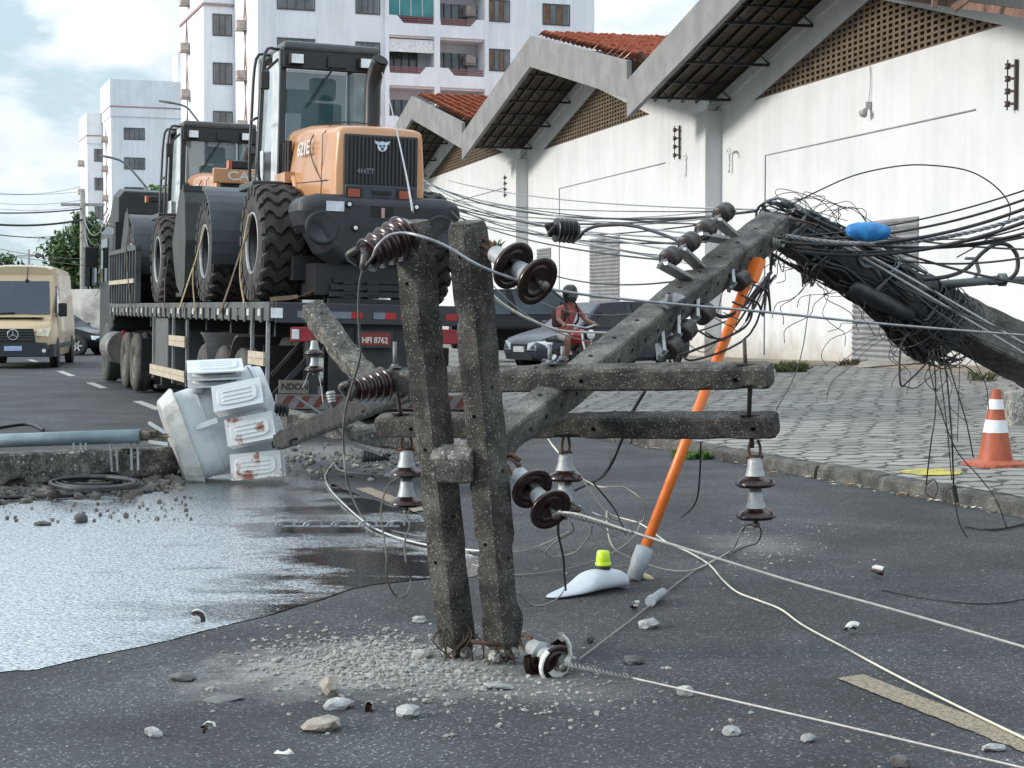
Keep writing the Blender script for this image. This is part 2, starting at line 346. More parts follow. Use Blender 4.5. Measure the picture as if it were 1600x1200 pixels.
    dust(610, 1036, .95, .7, 1.0, 0.0); dust(540, 1060, 1.1, .6, .5, 0)
    dust(1185, 850, .55, .75, .34, 0); dust(500, 705, 1.2, 1.6, .5, .2); dust(840, 1075, .6, .4, .3, 0)
    L(nt, last, b.inputs['Base Color'])
    bp = N(nt, 'ShaderNodeBump'); bp.inputs['Strength'].default_value = .75; bp.inputs['Distance'].default_value = .006
    L(nt, n3.outputs['Fac'], bp.inputs['Height']); L(nt, bp.outputs[0], b.inputs['Normal'])
    return m
def pavers():
    m = bpy.data.materials.new('hexagonal_concrete_pavers'); m.use_nodes = True; nt = m.node_tree; b = nt.nodes['Principled BSDF']; b.inputs['Roughness'].default_value = .88
    tc = N(nt, 'ShaderNodeTexCoord')
    wn = N(nt, 'ShaderNodeTexNoise'); wn.inputs['Scale'].default_value = 2.0; wn.inputs['Detail'].default_value = 4; L(nt, tc.outputs['Object'], wn.inputs['Vector'])
    def VM(op, a, b_=None, c=None):
        n = N(nt, 'ShaderNodeVectorMath', operation=op)
        for i, x in enumerate((a, b_, c)):
            if x is None: continue
            if isinstance(x, tuple): n.inputs[i].default_value = x
            else: L(nt, x, n.inputs[i])
        return n
    wo_ = VM('SUBTRACT', wn.outputs['Color'], (.5, .5, .5)); ws = VM('MULTIPLY', wo_.outputs[0], (.5, .5, 0))
    p0 = VM('ADD', tc.outputs['Object'], ws.outputs[0])
    mp = N(nt, 'ShaderNodeMapping'); mp.inputs['Rotation'].default_value = (0, 0, rad(-17)); mp.inputs['Scale'].default_value = (1 / .34, 1 / .34, 0); L(nt, p0.outputs[0], mp.inputs['Vector'])
    p = mp.outputs[0]; r = (1, 1.7320508, 1); h = (.5, .8660254, 0)
    a = VM('SUBTRACT', VM('MODULO', VM('ADD', p, (500, 866.0254, 0)).outputs[0], r).outputs[0], h)
    c = VM('SUBTRACT', VM('MODULO', VM('ADD', VM('SUBTRACT', p, h).outputs[0], (500, 866.0254, 0)).outputs[0], r).outputs[0], h)
    da = VM('DOT_PRODUCT', a.outputs[0], a.outputs[0]); dc = VM('DOT_PRODUCT', c.outputs[0], c.outputs[0])
    lt = N(nt, 'ShaderNodeMath', operation='LESS_THAN'); L(nt, da.outputs['Value'], lt.inputs[0]); L(nt, dc.outputs['Value'], lt.inputs[1])
    gv = N(nt, 'ShaderNodeMix', data_type='VECTOR'); L(nt, lt.outputs[0], gv.inputs[0]); L(nt, c.outputs[0], gv.inputs[4]); L(nt, a.outputs[0], gv.inputs[5]); g = gv.outputs[1]
    ab = VM('ABSOLUTE', g); d1 = VM('DOT_PRODUCT', ab.outputs[0], (.5, .8660254, 0)); sx = N(nt, 'ShaderNodeSeparateXYZ'); L(nt, ab.outputs[0], sx.inputs[0])
    mxm = N(nt, 'ShaderNodeMath', operation='MAXIMUM'); d1b = N(nt, 'ShaderNodeMath', operation='ADD'); d1b.inputs[1].default_value = .05; L(nt, d1.outputs['Value'], d1b.inputs[0]); L(nt, d1b.outputs[0], mxm.inputs[0]); L(nt, sx.outputs[0], mxm.inputs[1])
    ids = VM('SUBTRACT', p, g); snap = VM('SNAP', VM('ADD', ids.outputs[0], (.01, .01, 0)).outputs[0], (.25, .25, 1)); wnz = N(nt, 'ShaderNodeTexWhiteNoise', noise_dimensions='3D'); L(nt, snap.outputs[0], wnz.inputs['Vector'])
    big = N(nt, 'ShaderNodeTexNoise'); big.inputs['Scale'].default_value = .35; big.inputs['Detail'].default_value = 6; L(nt, tc.outputs['Object'], big.inputs['Vector'])
    r0 = N(nt, 'ShaderNodeValToRGB'); e = r0.color_ramp.elements; e[0].position, e[1].position = .32, .7; e[0].color = (.20, .197, .185, 1); e[1].color = (.30, .29, .27, 1); L(nt, big.outputs['Fac'], r0.inputs[0])
    r1 = N(nt, 'ShaderNodeValToRGB'); e = r1.color_ramp.elements; e[0].color = (.78, .78, .78, 1); e[1].color = (1.22, 1.21, 1.2, 1); L(nt, wnz.outputs['Value'], r1.inputs[0])
    mm = N(nt, 'ShaderNodeMixRGB', blend_type='MULTIPLY'); mm.inputs[0].default_value = 1; L(nt, r0.outputs[0], mm.inputs[1]); L(nt, r1.outputs[0], mm.inputs[2])
    jr = N(nt, 'ShaderNodeMapRange'); jr.inputs[1].default_value = .445; jr.inputs[2].default_value = .48; L(nt, mxm.outputs[0], jr.inputs[0])
    mx = N(nt, 'ShaderNodeMixRGB'); L(nt, jr.outputs[0], mx.inputs[0]); L(nt, mm.outputs[0], mx.inputs[1]); mx.inputs[2].default_value = (.05, .047, .04, 1)
    L(nt, mx.outputs[0], b.inputs['Base Color'])
    inv = N(nt, 'ShaderNodeMath', operation='SUBTRACT'); inv.inputs[0].default_value = 1; L(nt, jr.outputs[0], inv.inputs[1])
    ht = N(nt, 'ShaderNodeMath', operation='ADD'); L(nt, inv.outputs[0], ht.inputs[0]); L(nt, wnz.outputs['Value'], ht.inputs[1])
    bp = N(nt, 'ShaderNodeBump'); bp.inputs['Strength'].default_value = .8; bp.inputs['Distance'].default_value = .02; L(nt, ht.outputs[0], bp.inputs['Height']); L(nt, bp.outputs[0], b.inputs['Normal'])
    return m
def wet():
    m = bpy.data.materials.new('oil_wet_asphalt'); m.use_nodes = True; nt = m.node_tree; b = nt.nodes['Principled BSDF']
    tc = N(nt, 'ShaderNodeTexCoord'); b.inputs['Base Color'].default_value = (.008, .009, .011, 1); b.inputs['Specular IOR Level'].default_value = .5; b.inputs['IOR'].default_value = 2.4
    n = N(nt, 'ShaderNodeTexNoise'); n.inputs['Scale'].default_value = 42; n.inputs['Detail'].default_value = 3; L(nt, tc.outputs['Object'], n.inputs['Vector'])
    v = N(nt, 'ShaderNodeTexVoronoi'); v.inputs['Scale'].default_value = 60; L(nt, tc.outputs['Object'], v.inputs['Vector'])
    bm_ = N(nt, 'ShaderNodeMapping'); bm_.inputs['Scale'].default_value = (.75, 1.5, 1); L(nt, tc.outputs['Object'], bm_.inputs['Vector'])
    big = N(nt, 'ShaderNodeTexNoise'); big.inputs['Scale'].default_value = 1.0; big.inputs['Detail'].default_value = 8; big.inputs['Roughness'].default_value = .68; L(nt, bm_.outputs[0], big.inputs['Vector'])
    ad = N(nt, 'ShaderNodeMath', operation='MULTIPLY_ADD'); ad.inputs[1].default_value = -.6; L(nt, v.outputs['Distance'], ad.inputs[0]); L(nt, n.outputs['Fac'], ad.inputs[2])
    st = N(nt, 'ShaderNodeMapRange'); st.inputs[1].default_value = .42; st.inputs[2].default_value = .6; st.inputs[1].default_value = .45; st.inputs[2].default_value = .57; st.inputs[3].default_value = 1.0; st.inputs[4].default_value = .16
    sx_ = N(nt, 'ShaderNodeSeparateXYZ'); L(nt, tc.outputs['Object'], sx_.inputs[0]); gx = N(nt, 'ShaderNodeMapRange'); gx.inputs[1].default_value = -2.6; gx.inputs[2].default_value = -.8; gx.inputs[3].default_value = -.16; gx.inputs[4].default_value = .10; L(nt, sx_.outputs[0], gx.inputs[0])
    bs_ = N(nt, 'ShaderNodeMath', operation='ADD'); L(nt, big.outputs['Fac'], bs_.inputs[0]); L(nt, gx.outputs[0], bs_.inputs[1]); L(nt, bs_.outputs[0], st.inputs[0])
    bp = N(nt, 'ShaderNodeBump'); bp.inputs['Distance'].default_value = .005; L(nt, st.outputs[0], bp.inputs['Strength']); L(nt, ad.outputs[0], bp.inputs['Height']); L(nt, bp.outputs[0], b.inputs['Normal'])
    ro = N(nt, 'ShaderNodeMapRange'); ro.inputs[1].default_value = .47; ro.inputs[2].default_value = .54; ro.inputs[3].default_value = .24; ro.inputs[4].default_value = .07; L(nt, bs_.outputs[0], ro.inputs[0]); L(nt, ro.outputs[0], b.inputs['Roughness'])
    gl = N(nt, 'ShaderNodeBsdfGlossy'); gl.inputs['Color'].default_value = (.93, .95, .97, 1); L(nt, ro.outputs[0], gl.inputs['Roughness']); L(nt, bp.outputs[0], gl.inputs['Normal'])
    ms = N(nt, 'ShaderNodeMixShader'); ms.inputs[0].default_value = .62; L(nt, b.outputs[0], ms.inputs[1]); gn = N(nt, 'ShaderNodeTexNoise'); gn.inputs['Scale'].default_value = 48; gn.inputs['Detail'].default_value = 4; gn.inputs['Roughness'].default_value = .7; L(nt, tc.outputs['Object'], gn.inputs['Vector'])
    gm = N(nt, 'ShaderNodeMapRange'); gm.inputs[1].default_value = .38; gm.inputs[2].default_value = .56; gm.inputs[3].default_value = .08; gm.inputs[4].default_value = .84; L(nt, gn.outputs['Fac'], gm.inputs[0]); L(nt, gm.outputs[0], ms.inputs[0]); L(nt, gl.outputs[0], ms.inputs[2]); L(nt, ms.outputs[0], nt.nodes['Material Output'].inputs[0])
    return m
mb = MB(); mb.add([(-900, -60, -.03), (900, -60, -.03), (900, 1500, -.03), (-900, 1500, -.03)], [(0, 1, 2, 3)])
tag(mb.build('ground', M('earth', (.12, .11, .095), .95, c2=(.2, .18, .15), vs=.2)), kind='structure')
mb = MB(); ys = [-12, 0, 10, 20, 40, 60, 80, 130]; vs = []; fs = []
for y in ys: vs += [(-60 - .2 * y, y, 0), (KX(y), y, 0)]
fs = [(2 * i, 2 * i + 1, 2 * i + 3, 2 * i + 2) for i in range(len(ys) - 1)]
mb.add(vs, fs); tag(mb.build('road', asphalt()), kind='structure')
# paved yard in front of the warehouse
mb = MB(); ys = list(range(-12, 112, 2)); nx = 8; vs = []
for y in ys:
    for i in range(nx + 1):
        x = KX(y) + .14 + (WX(y) + .6 - KX(y) - .14) * i / nx; vs.append((x, y, yard_z(x, y)))
fs = [(j * (nx + 1) + i, j * (nx + 1) + i + 1, (j + 1) * (nx + 1) + i + 1, (j + 1) * (nx + 1) + i) for j in range(len(ys) - 1) for i in range(nx)]
mb.add(vs, fs, 0, True); tag(mb.build('paved_yard', pavers()), kind='structure')
# dirt strip along the wall
mb = MB(); ys = [20 + i * 1.0 for i in range(60)]; vs = []
for k, y in enumerate(ys):
    wd = 1.5 + .5 * mnoise.noise(Vector((y * .5, 3, 0))) + .25 * mnoise.noise(Vector((y * 2, 0, 0)))
    for i in range(4):
        x = WX(y) - wd + (wd + .4) * i / 3; vs.append((x, y, yard_z(x, y) + (.006 if i == 0 else .05)))
fs = [(j * 4 + i, j * 4 + i + 1, (j + 1) * 4 + i + 1, (j + 1) * 4 + i) for j in range(len(ys) - 1) for i in range(3)]
mb.add(vs, fs, 0, True); tag(mb.build('dirt_strip', M('sandy_dirt', (.2, .165, .12), .95, c2=(.3, .25, .19), vs=2.5, bump=.6, bs=25)), kind='structure')
# kerb
mb = MB()
y = 2.0
while y < 100:
    y2 = y + .98; j = R.uniform(-.012, .012)
    a, b = (KX(y), y), (KX(y2), y2)
    pr = lambda q: [Vector((q[0] + j, q[1], -.05)), Vector((q[0] + .015 + j, q[1], .095)), Vector((q[0] + .04 + j, q[1], .12 + j * .5)), Vector((q[0] + .165, q[1] + .05, .135 + j * .4)), Vector((q[0] + .165, q[1] + .05, -.05))]
    mb.loft([pr(a), pr(b)]); y += 1.0
tag(mb.build('kerb', concrete('kerb_concrete', (.065, .064, .06), (.115, .112, .106), (.26, .25, .24), .1, 90, .5)), kind='structure')
# lane dashes
paint = M('worn_road_paint', (.3, .28, .24), .85, c2=(.05, .052, .055), vs=26, ramp=(.52, .66)); paint_y = M('worn_yellow_road_paint', (.29, .235, .16), .85, c2=(.075, .072, .068), vs=70, ramp=(.44, .64))
paint_f = M('far_road_paint', (.38, .38, .36), .85)
mb = MB(); mb2 = MB()
def dash(m_, ya, yb, wd=.12):
    n = 90; vs = []
    for i in range(n + 1):
        y = ya + (yb - ya) * i / n; e = .016 * mnoise.noise(Vector((y * 14, 1, 0))); e2 = .016 * mnoise.noise(Vector((y * 9, 5, 0)))
        cap = .12 * (1 if i == 0 else 0)
        vs += [(CX(y) - wd / 2 + e, y - wd * .3, .005), (CX(y) + wd / 2 + e2, y + cap + wd * .3, .005)]
    m_.add(vs, [(2 * i, 2 * i + 1, 2 * i + 3, 2 * i + 2) for i in range(n)])
yA = G(1318, 1058).y; dash(mb, yA - 2.4, yA, .13)
yB = G(660, 800).y; yC = G(575, 763).y; dash(mb, yB, yC, .13)
tag(mb.build('lane_marking', paint_y), kind='structure')
for a, b in (((245, 641), (212, 627)), ((165, 607), (141, 598)), ((113, 588), (94, 580)), ((62, 567), (50, 562))): dash(mb2, G(*a).y, G(*b).y, .14)
tag(mb2.build('lane_marking_far', paint_f), kind='structure')
# oil spill spreading from the transformer
pts = [(-240, 1090), (-60, 1062), (0, 1051), (60, 1047), (100, 1036), (160, 1024), (220, 1011), (270, 1000), (320, 986), (375, 972), (410, 965), (455, 951), (500, 938), (545, 922), (590, 913), (640, 908), (690, 905), (735, 903), (760, 895), (752, 880), (735, 862), (690, 850), (690, 832), (672, 812), (640, 800), (600, 790), (560, 775), (520, 760), (495, 742), (470, 728), (455, 716), (430, 722), (400, 735), (330, 745), (270, 748), (200, 760), (120, 775), (50, 783), (0, 790), (-100, 800), (-330, 820)]
P = [G(*p) for p in pts]; out = []
for i in range(len(P)):
    a, b = P[i], P[(i + 1) % len(P)]; n = max(1, int((b - a).length / .014)) if i < 34 else 3
    for j in range(n):
        q = a.lerp(b, j / n); k = .035 * mnoise.noise(q * 5) + .02 * mnoise.noise(q * 23) + .022 * mnoise.noise(q * 60); out.append(Vector((q.x + k, q.y + k, .004)))
bm = bmesh.new(); f = bm.faces.new([bm.verts.new(p) for p in out]); bmesh.ops.triangulate(bm, faces=[f]); me = bpy.data.meshes.new('oil_spill')
bmesh.ops.recalc_face_normals(bm, faces=bm.faces)
if bm.faces[0].normal.z < 0: bmesh.ops.reverse_faces(bm, faces=bm.faces)
bm.faces.ensure_lookup_table(); bm.to_mesh(me); bm.free(); me.materials.append(wet())
o = bpy.data.objects.new('oil_spill', me); COL.objects.link(o); tag(o, kind='structure')
# yellow mark on the yard
c = G(1455, 733, .17); mb = MB(); n = 20; vs = [Vector((c.x, c.y, yard_z(c.x, c.y) + .008))]
for i in range(n):
    a = 2 * math.pi * i / n; k = 1 + .35 * mnoise.noise(Vector((math.cos(a) * 2, math.sin(a) * 2, 4))); x, y = c.x + .27 * k * math.cos(a), c.y + .3 * k * math.sin(a); vs.append((x, y, yard_z(x, y) + .008))
mb.add(vs, [(0, i + 1, (i + 1) % n + 1) for i in range(n)]); tag(mb.build('yellow_paint_mark', M('yellow_paint', (.5, .42, .05), .8, c2=(.2, .19, .13), vs=9, ramp=(.45, .62))), kind='structure')

# ================================================================== WAREHOUSE
U = Vector((-.2459, .9693, 0)); NO = Vector((-.9693, -.2459, 0)); Z = Vector((0, 0, 1)); O = Vector((18.37, 0, 0))
def wp(u, z, o=0): return O + U * u + NO * o + Z * z
UY = 1.0317
wh = thing('warehouse', 'long white warehouse with zigzag gable roof, clay tiles and roller doors behind the yard', 'warehouse', Matrix.Translation((8, 45, 0)))
SL = .215; HALF = 10.75
gab = [(8.6, 30.1, 6.95), (30.1, 51.6, 6.95), (51.6, 73.1, 7.5), (73.1, 94.6, 7.95), (94.6, 116.1, 8.3)]
def gz(g, u): a, b, z = g; return z + SL * (HALF - abs(u - (a + b) / 2))
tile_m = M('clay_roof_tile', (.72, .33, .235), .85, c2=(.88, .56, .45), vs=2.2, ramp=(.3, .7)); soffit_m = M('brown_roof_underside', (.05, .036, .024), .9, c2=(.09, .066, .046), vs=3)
OV = 2.5
for gi, g in enumerate(gab):
    mb_w = MB(); mb_f = MB(); mb_s = MB(); mb_t = MB(); mb_scr = MB(); mb_back = MB(); mb_band = MB(); mb_tile = MB()
    a, b, z = g; mid = (a + b) / 2
    # screen of open clay blocks, in a triangle under the gable
    s0, s1, sb, sa = a + 5.3, b - 3.3, z + .17, z + 1.72; am = mid + .4
    if gi >= 3: s0, s1 = a + 3, b - 2
    T = lambda u: sb + (sa - sb) * ((u - s0) / (am - s0) if u < am else (s1 - u) / (s1 - am))
    # wall in pieces round the triangle
    def panel(poly): mb_w.loft([[wp(u, zz, 0) for u, zz in poly], [wp(u, zz, -.3) for u, zz in poly]])
    panel([(a, -.3), (b, -.3), (b, sb), (a, sb)])
    panel([(a, sb), (s0, sb), (am, sa), (am, gz(g, am) + .35), (mid, gz(g, mid) + .35), (a, z + .35)] if am <= mid else [(a, sb), (s0, sb), (am, sa), (am, gz(g, am) + .35), (mid, gz(g, mid) + .35), (a, z + .35)])
    panel([(am, sa), (s1, sb), (b, sb), (b, z + .35), (am, gz(g, am) + .35)])
    mb_back.loft([[wp(u, zz, -.32) for u, zz in ((s0, sb), (s1, sb), (am, sa))], [wp(u, zz, -.36) for u, zz in ((s0, sb), (s1, sb), (am, sa))]])  # black sheet stands in for the shade behind the open blocks
    du, dz = .30, .135
    k = 0
    while sb + k * dz < sa:                       # courses
        zz = sb + k * dz; fr = (zz - sb) / (sa - sb); ua, ub = s0 + (am - s0) * fr, s1 - (s1 - am) * fr
        if ub - ua > .1: mb_scr.loft([[wp(ua, zz, -.03), wp(ub, zz, -.03), wp(ub, zz + .055, -.03), wp(ua, zz + .055, -.03)], [wp(ua, zz, -.25), wp(ub, zz, -.25), wp(ub, zz + .055, -.25), wp(ua, zz + .055, -.25)]])
        k += 1
    u = s0 + .2
    while u < s1 - .1:
        h = T(u); mb_scr.loft([[wp(u, sb, -.034), wp(u + .12, sb, -.034), wp(u + .12, h, -.034), wp(u, h, -.034)], [wp(u, sb, -.25), wp(u + .12, sb, -.25), wp(u + .12, h, -.25), wp(u, h, -.25)]]); u += du
    for (ua, ub) in ((a, mid), (mid, b)):
        za, zb = gz(g, ua), gz(g, ub)
        # fascia beam
        us, zs, ue, ze = ua, za, ub, zb
        if gi == 1 and ub == mid: us = ua + 4.6; zs = za + (zb - za) * (us - ua) / (ub - ua) - .45; ze = zb - .1
        ws = [[wp(us, zs, OV), wp(ue, ze, OV), wp(ue, ze + 1.05, OV), wp(us, zs + 1.05, OV)], [wp(us, zs, OV - .14), wp(ue, ze, OV - .14), wp(ue, ze + 1.05, OV - .14), wp(us, zs + 1.05, OV - .14)]]
        mb_f.loft(ws)
        # roof underside
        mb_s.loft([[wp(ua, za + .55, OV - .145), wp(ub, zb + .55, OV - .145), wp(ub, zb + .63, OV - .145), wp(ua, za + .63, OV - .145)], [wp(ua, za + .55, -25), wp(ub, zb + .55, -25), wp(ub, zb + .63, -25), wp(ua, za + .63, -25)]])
        # battens under the tiles and lattice trusses from fascia to wall
        for k in range(1, 6):
            o_ = OV * k / 6; mb_t.bar(wp(ua, za + .5, o_), wp(ub, zb + .5, o_), .06, .09, Z)
        for k in range(0, 4):
            fr = (k + .3) / 3.9; uu = ua + (ub - ua) * fr; zz = za + (zb - za) * fr
            mb_t.bar(wp(uu, zz + .02, OV - .15), wp(uu, zz + .02, .02), .07, .07, Z); mb_t.bar(wp(uu, zz + .46, OV - .15), wp(uu, zz + .46, .02), .05, .06, Z)
            for q in range(5):
                oa, ob = OV - .2 - q * .46, OV - .2 - (q + 1) * .46
                mb_t.bar(wp(uu, zz + (.04 if q % 2 else .44), oa), wp(uu, zz + (.44 if q % 2 else .04), ob), .03, .03, Z)
        # white band where the roof meets the wall
        mb_band.loft([[wp(ua, za + .1, .06), wp(ub, zb + .1, .06), wp(ub, zb + .4, .06), wp(ua, za + .4, .06)], [wp(ua, za + .1, -.01), wp(ub, zb + .1, -.01), wp(ub, zb + .4, -.01), wp(ua, za + .4, -.01)]])
    # clay tiles: rolls running down the slope in stepped courses
    if gi in (1, 2, 3, 4):
        for (ua, ub, sgn) in ((mid, a, -1), (mid, b, 1)):
            if sgn > 0: continue
            n = 20; ds = (ub - ua) / n
            for k in range(n):
                u0, u1 = ua + ds * k, ua + ds * (k + 1) * 1.0 + ds * .12; z0, z1 = gz(g, u0) + 1.0, gz(g, max(a, u1)) + 1.0
                rolls = 34; vs = []; w_ = .40; seg = 5
                for (uu, zz) in ((u0, z0 - .02), (u1, z1 + .19)):
                    for j in range(rolls * seg + 1):
                        ph = j / seg; hh = (.12 + .05 * mnoise.noise(Vector((int(ph) * 1.7, k * 1.3, 8)))) * abs(math.sin(math.pi * ph)) ** .8 ; vs.append(wp(uu + .02 * mnoise.noise(Vector((int(ph) * 3.1, k * 2.2, 0))), zz + hh, OV - .2 - ph * w_))
                m_ = rolls * seg + 1; mb_tile.add(vs, [(j, j + 1, m_ + j + 1, m_ + j) for j in range(rolls * seg)], 0, False)
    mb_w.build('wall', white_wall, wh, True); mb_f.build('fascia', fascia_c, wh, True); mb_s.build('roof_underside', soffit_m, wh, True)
    mb_t.build('roof_truss', steel_dk, wh, True); mb_scr.build('block_screen', brick_scr, wh, True); mb_back.build('screen_shade_backing', black_m, wh, True); mb_band.build('roof_band', white_wall, wh, True)
    if mb_tile.v: mb_tile.build('roof_tiles', tile_m, wh, True, fix=False)
for u in (30.1, 51.6, 73.1, 94.6):
    z = dict(zip((30.1, 51.6, 73.1, 94.6), (7.1, 7.1, 7.5, 7.95)))[u]
    mb = MB(); mb.loft([[wp(u - 1.0, -.2, -.1), wp(u + .45, -.2, -.1), wp(u + .45, -.2, .5), wp(u - 1.0, -.2, .5)], [wp(u - 1.0, z, -.1), wp(u + .45, z, -.1), wp(u + .45, z, .5), wp(u - 1.0, z, .5)]])
    mb.build('column', white_wall, wh, True, bevel=.015)
shut = M('grey_roller_shutter', (.17, .175, .18), .6, .1, c2=(.24, .245, .25), vs=2)
frame_m = M('pale_door_surround', (.33, .34, .34), .8)
def roller(u0, u1, z0, z1, grille=True):
    mb = MB(); top = z1 - .35 if grille else z1
    k = z0
    while k < top - .02:
        mb.loft([[wp(u0, k, .015), wp(u0, k + .06, .05), wp(u0, k + .118, .015)], [wp(u1, k, .015), wp(u1, k + .06, .05), wp(u1, k + .118, .015)]]); k += .125
    d = mb.build('roller_door', shut, wh, True)
    fm = MB()
    for ua, ub in ((u0 - .28, u0 - .01), (u1 + .01, u1 + .2)): fm.loft([[wp(ua, -.1, -.02), wp(ub, -.1, -.02), wp(ub, z1 + .1, -.02), wp(ua, z1 + .1, -.02)], [wp(ua, -.1, .09), wp(ub, -.1, .09), wp(ub, z1 + .1, .09), wp(ua, z1 + .1, .09)]])
    fm.loft([[wp(u0, z1, -.02), wp(u1, z1, -.02), wp(u1, z1 + .1, -.02), wp(u0, z1 + .1, -.02)], [wp(u0, z1, .085), wp(u1, z1, .085), wp(u1, z1 + .1, .085), wp(u0, z1 + .1, .085)]])
    fm.build('door_frame', frame_m, d)
    if grille:
        gb = MB(); gb.loft([[wp(u0, top, .005), wp(u1, top, .005), wp(u1, z1, .005), wp(u0, z1, .005)], [wp(u0, top, .012), wp(u1, top, .012), wp(u1, z1, .012), wp(u0, z1, .012)]], 1)
        uu = u0 + .05
        while uu < u1: gb.bar(wp(uu, top, .03), wp(uu, z1, .03), .03, .03, U); uu += .13
        gb.build('vent_grille', [shut, black_m], d)
for q in ((38.8, 42.0, .3, 3.9), (60.0, 63.4, .1, 3.95), (68.6, 70.6, .1, 3.85), (79.5, 84, .1, 5.3), (17, 20.2, .3, 3.9)): roller(*q, grille=q[0] in (38.8,))
# wall fittings
trim = M('grey_trim', (.3, .31, .33), .7)
for pts in ([(36.4, 5.58), (41.9, 5.58), (47.4, 5.58), (47.4, .3)], [(55.4, 6.02), (67.4, 6.02), (67.4, .3)], [(76, 6.6), (86, 6.6)]):
    mb = MB(); mb.tube([wp(u, z, .015) for u, z in pts], .018, 5); mb.build('conduit', trim, wh, True)
for (px, py, ph, u) in ((1572, 96, 78, 34.8), (1065, 198, 52, 54.0), (796, 274, 36, 75.2)):
    Y = u / UY; k = FPX / Y; z1 = CAMH + (478 - py) / k; z0 = z1 - ph / k; mb = MB(); mb.bar(wp(u, z0, .05), wp(u, z1, .05), .05, .05, NO); mb.cyl(wp(u + .12, z0, .16), wp(u + .12, z1, .16), .015, 6)
    for i in range(4):
        zz = z0 + (z1 - z0) * (i + .5) / 4; mb.bar(wp(u, zz, .05), wp(u + .12, zz, .16), .04, .05, Z); mb.lathe([(.02, -.06), (.065, -.05), (.04, 0), (.065, .05), (.02, .06)], wp(u + .12, zz, .16), Z, 8)
    mb.build('insulator_rack', M('dark_rack_metal', (.05, .035, .03), .6), wh, True)
for u, z in ((53.3, 5.95), (47.9 + 1.9, 5.8)):
    mb = MB(); mb.tube(crv([wp(u, z - .5, .1), wp(u, z, .1), wp(u - .15, z + .12, .2), wp(u - .4, z + .1, .25), wp(u - .5, z - .05, .25)], 4), .035, 6); mb.build('service_pipe', M('white_pipe', (.7, .71, .7), .5), wh, True)
mb = MB(); mb.tube(crv([wp(41.2, 7.1, .03), wp(41.15, 6.7, .04), wp(41.2, 6.3, .05)], 4), .012, 5); mb.lathe([(.0, .0), (.05, .0), (.11, .16), (.0, .16)], wp(41.2, 6.1, .12), Vector((-.5, -.5, -.6)), 10); mb.box(wp(41.2, 6.2, .06), (.12, .12, .16))
mb.build('wall_lamp', M('lamp_metal', (.4, .4, .4), .5), wh, True)
mb = MB(); mb.bar(W(1350, -14, 38.2), W(1610, 22, 30.5), .14, .14, Z); mb.bar(W(1490, 14, 31.5), W(1530, -16, 31.2), .12, .12, Z); mb.bar(W(1460, 12, 32), W(1462, -30, 32), .1, .1, Z)
mb.build('rusty_purlin', M('rusty_beam', (.13, .07, .05), .8, c2=(.22, .13, .1), vs=4), wh, True)

# ================================================================== APARTMENT BLOCKS
EA = Vector((.941, .338, 0)); EB = Vector((-.338, .941, 0))
curtain = M('brown_curtain', (.12, .065, .04), .8, c2=(.2, .12, .08), vs=3); win_fr = M('dark_window_frame', (.06, .06, .062), .6); pane_m = M('window_glass', (.06, .07, .075), .15, c2=(.14, .15, .16), vs=.8, spec=.8)
def frame_of(o): m = Matrix((EA, EB, Z)).transposed().to_4x4(); m.translation = o; return m
def window(par, w0, w1, z0, z1, d=0, mat=None, n=4):
    f = MB(); t = .07; f.bx(w0, w1, d - .04, d + .1, z0 - t, z0); f.bx(w0, w1, d - .04, d + .1, z1, z1 + t); f.bx(w0 - t, w0, d - .04, d + .1, z0 - t, z1 + t); f.bx(w1, w1 + t, d - .04, d + .1, z0 - t, z1 + t)
    for i in range(1, n): x = w0 + (w1 - w0) * i / n; f.bx(x - .025, x + .025, d - .03, d + .08, z0, z1)
    wd = f.build('window', win_fr, par); p = MB()
    for i in range(n):
        a, b = w0 + (w1 - w0) * i / n, w0 + (w1 - w0) * (i + 1) / n; p.bx(a + .03, b - .03, d - .012 - .004 * (i % 2), d + .02, z0 + .01, z1 - .01, i % 2)
    p.build('pane', [mat or pane_m, pane_m], wd)
def ac_unit(par, c, flip=False):
    m = MB(); m.box(c, (.62, .62, .5)); m.box(Vector(c) + Vector((0, 0, -.32)), (.7, .8, .06)); m.build('air_conditioner', M('old_air_conditioner', (.34, .27, .24), .8, c2=(.5, .44, .4), vs=3), par)
def diamonds(par, x, y, z0, z1, n):
    m = MB(); h = (z1 - z0) / n
    for i in range(n):
        zc = z0 + h * (i + .5)
        for k in (.5, .3):
            pts = [Vector((x, y, zc - h * k)), Vector((x, y + .75 * k * 2 * .6, zc)), Vector((x, y, zc + h * k)), Vector((x, y - .75 * k * 2 * .6, zc))]
            for j in range(4): m.bar(pts[j], pts[(j + 1) % 4], .03, .045, (1, 0, 0))
    m.build('brick_diamonds', M('dull_pink_brick', (.36, .22, .2), .85), par)
bO = Vector((-14.6, 100, 0)); ap = thing('apartment_block', 'tall white apartment block with recessed balconies and dark red railings', 'apartment block', frame_of(bO))
TOP = 27.5; mb = MB()
mb.bx(0, 7.56, 0, 14, -.5, TOP); mb.bx(13.87, 20.9, 0, 14, -.5, TOP); mb.bx(7.56, 13.87, 1.6, 14, -.5, TOP)
mb.bx(-1.87, 0, 7.2, 16, -.5, 21.6)
mb.bx(7.5, 7.75, -.25, 1.7, -.5, TOP); mb.bx(13.7, 13.95, -.25, 1.7, -.5, TOP); mb.bx(10.55, 10.9, -.2, 1.7, -.5, TOP)
mb.build('wall', apart_wall, ap)
mb = MB(); mb.bx(-1.95, .0 - .003, 7.1, 16.05, 21.6, 22.6); mb.build('parapet', apart_old, ap)
mb = MB(); mb.bx(-1.96, -.0, 7.09, 16, 19.9, 20.05); mb.build('pink_band', M('pink_band_paint', (.36, .25, .255), .8), ap)
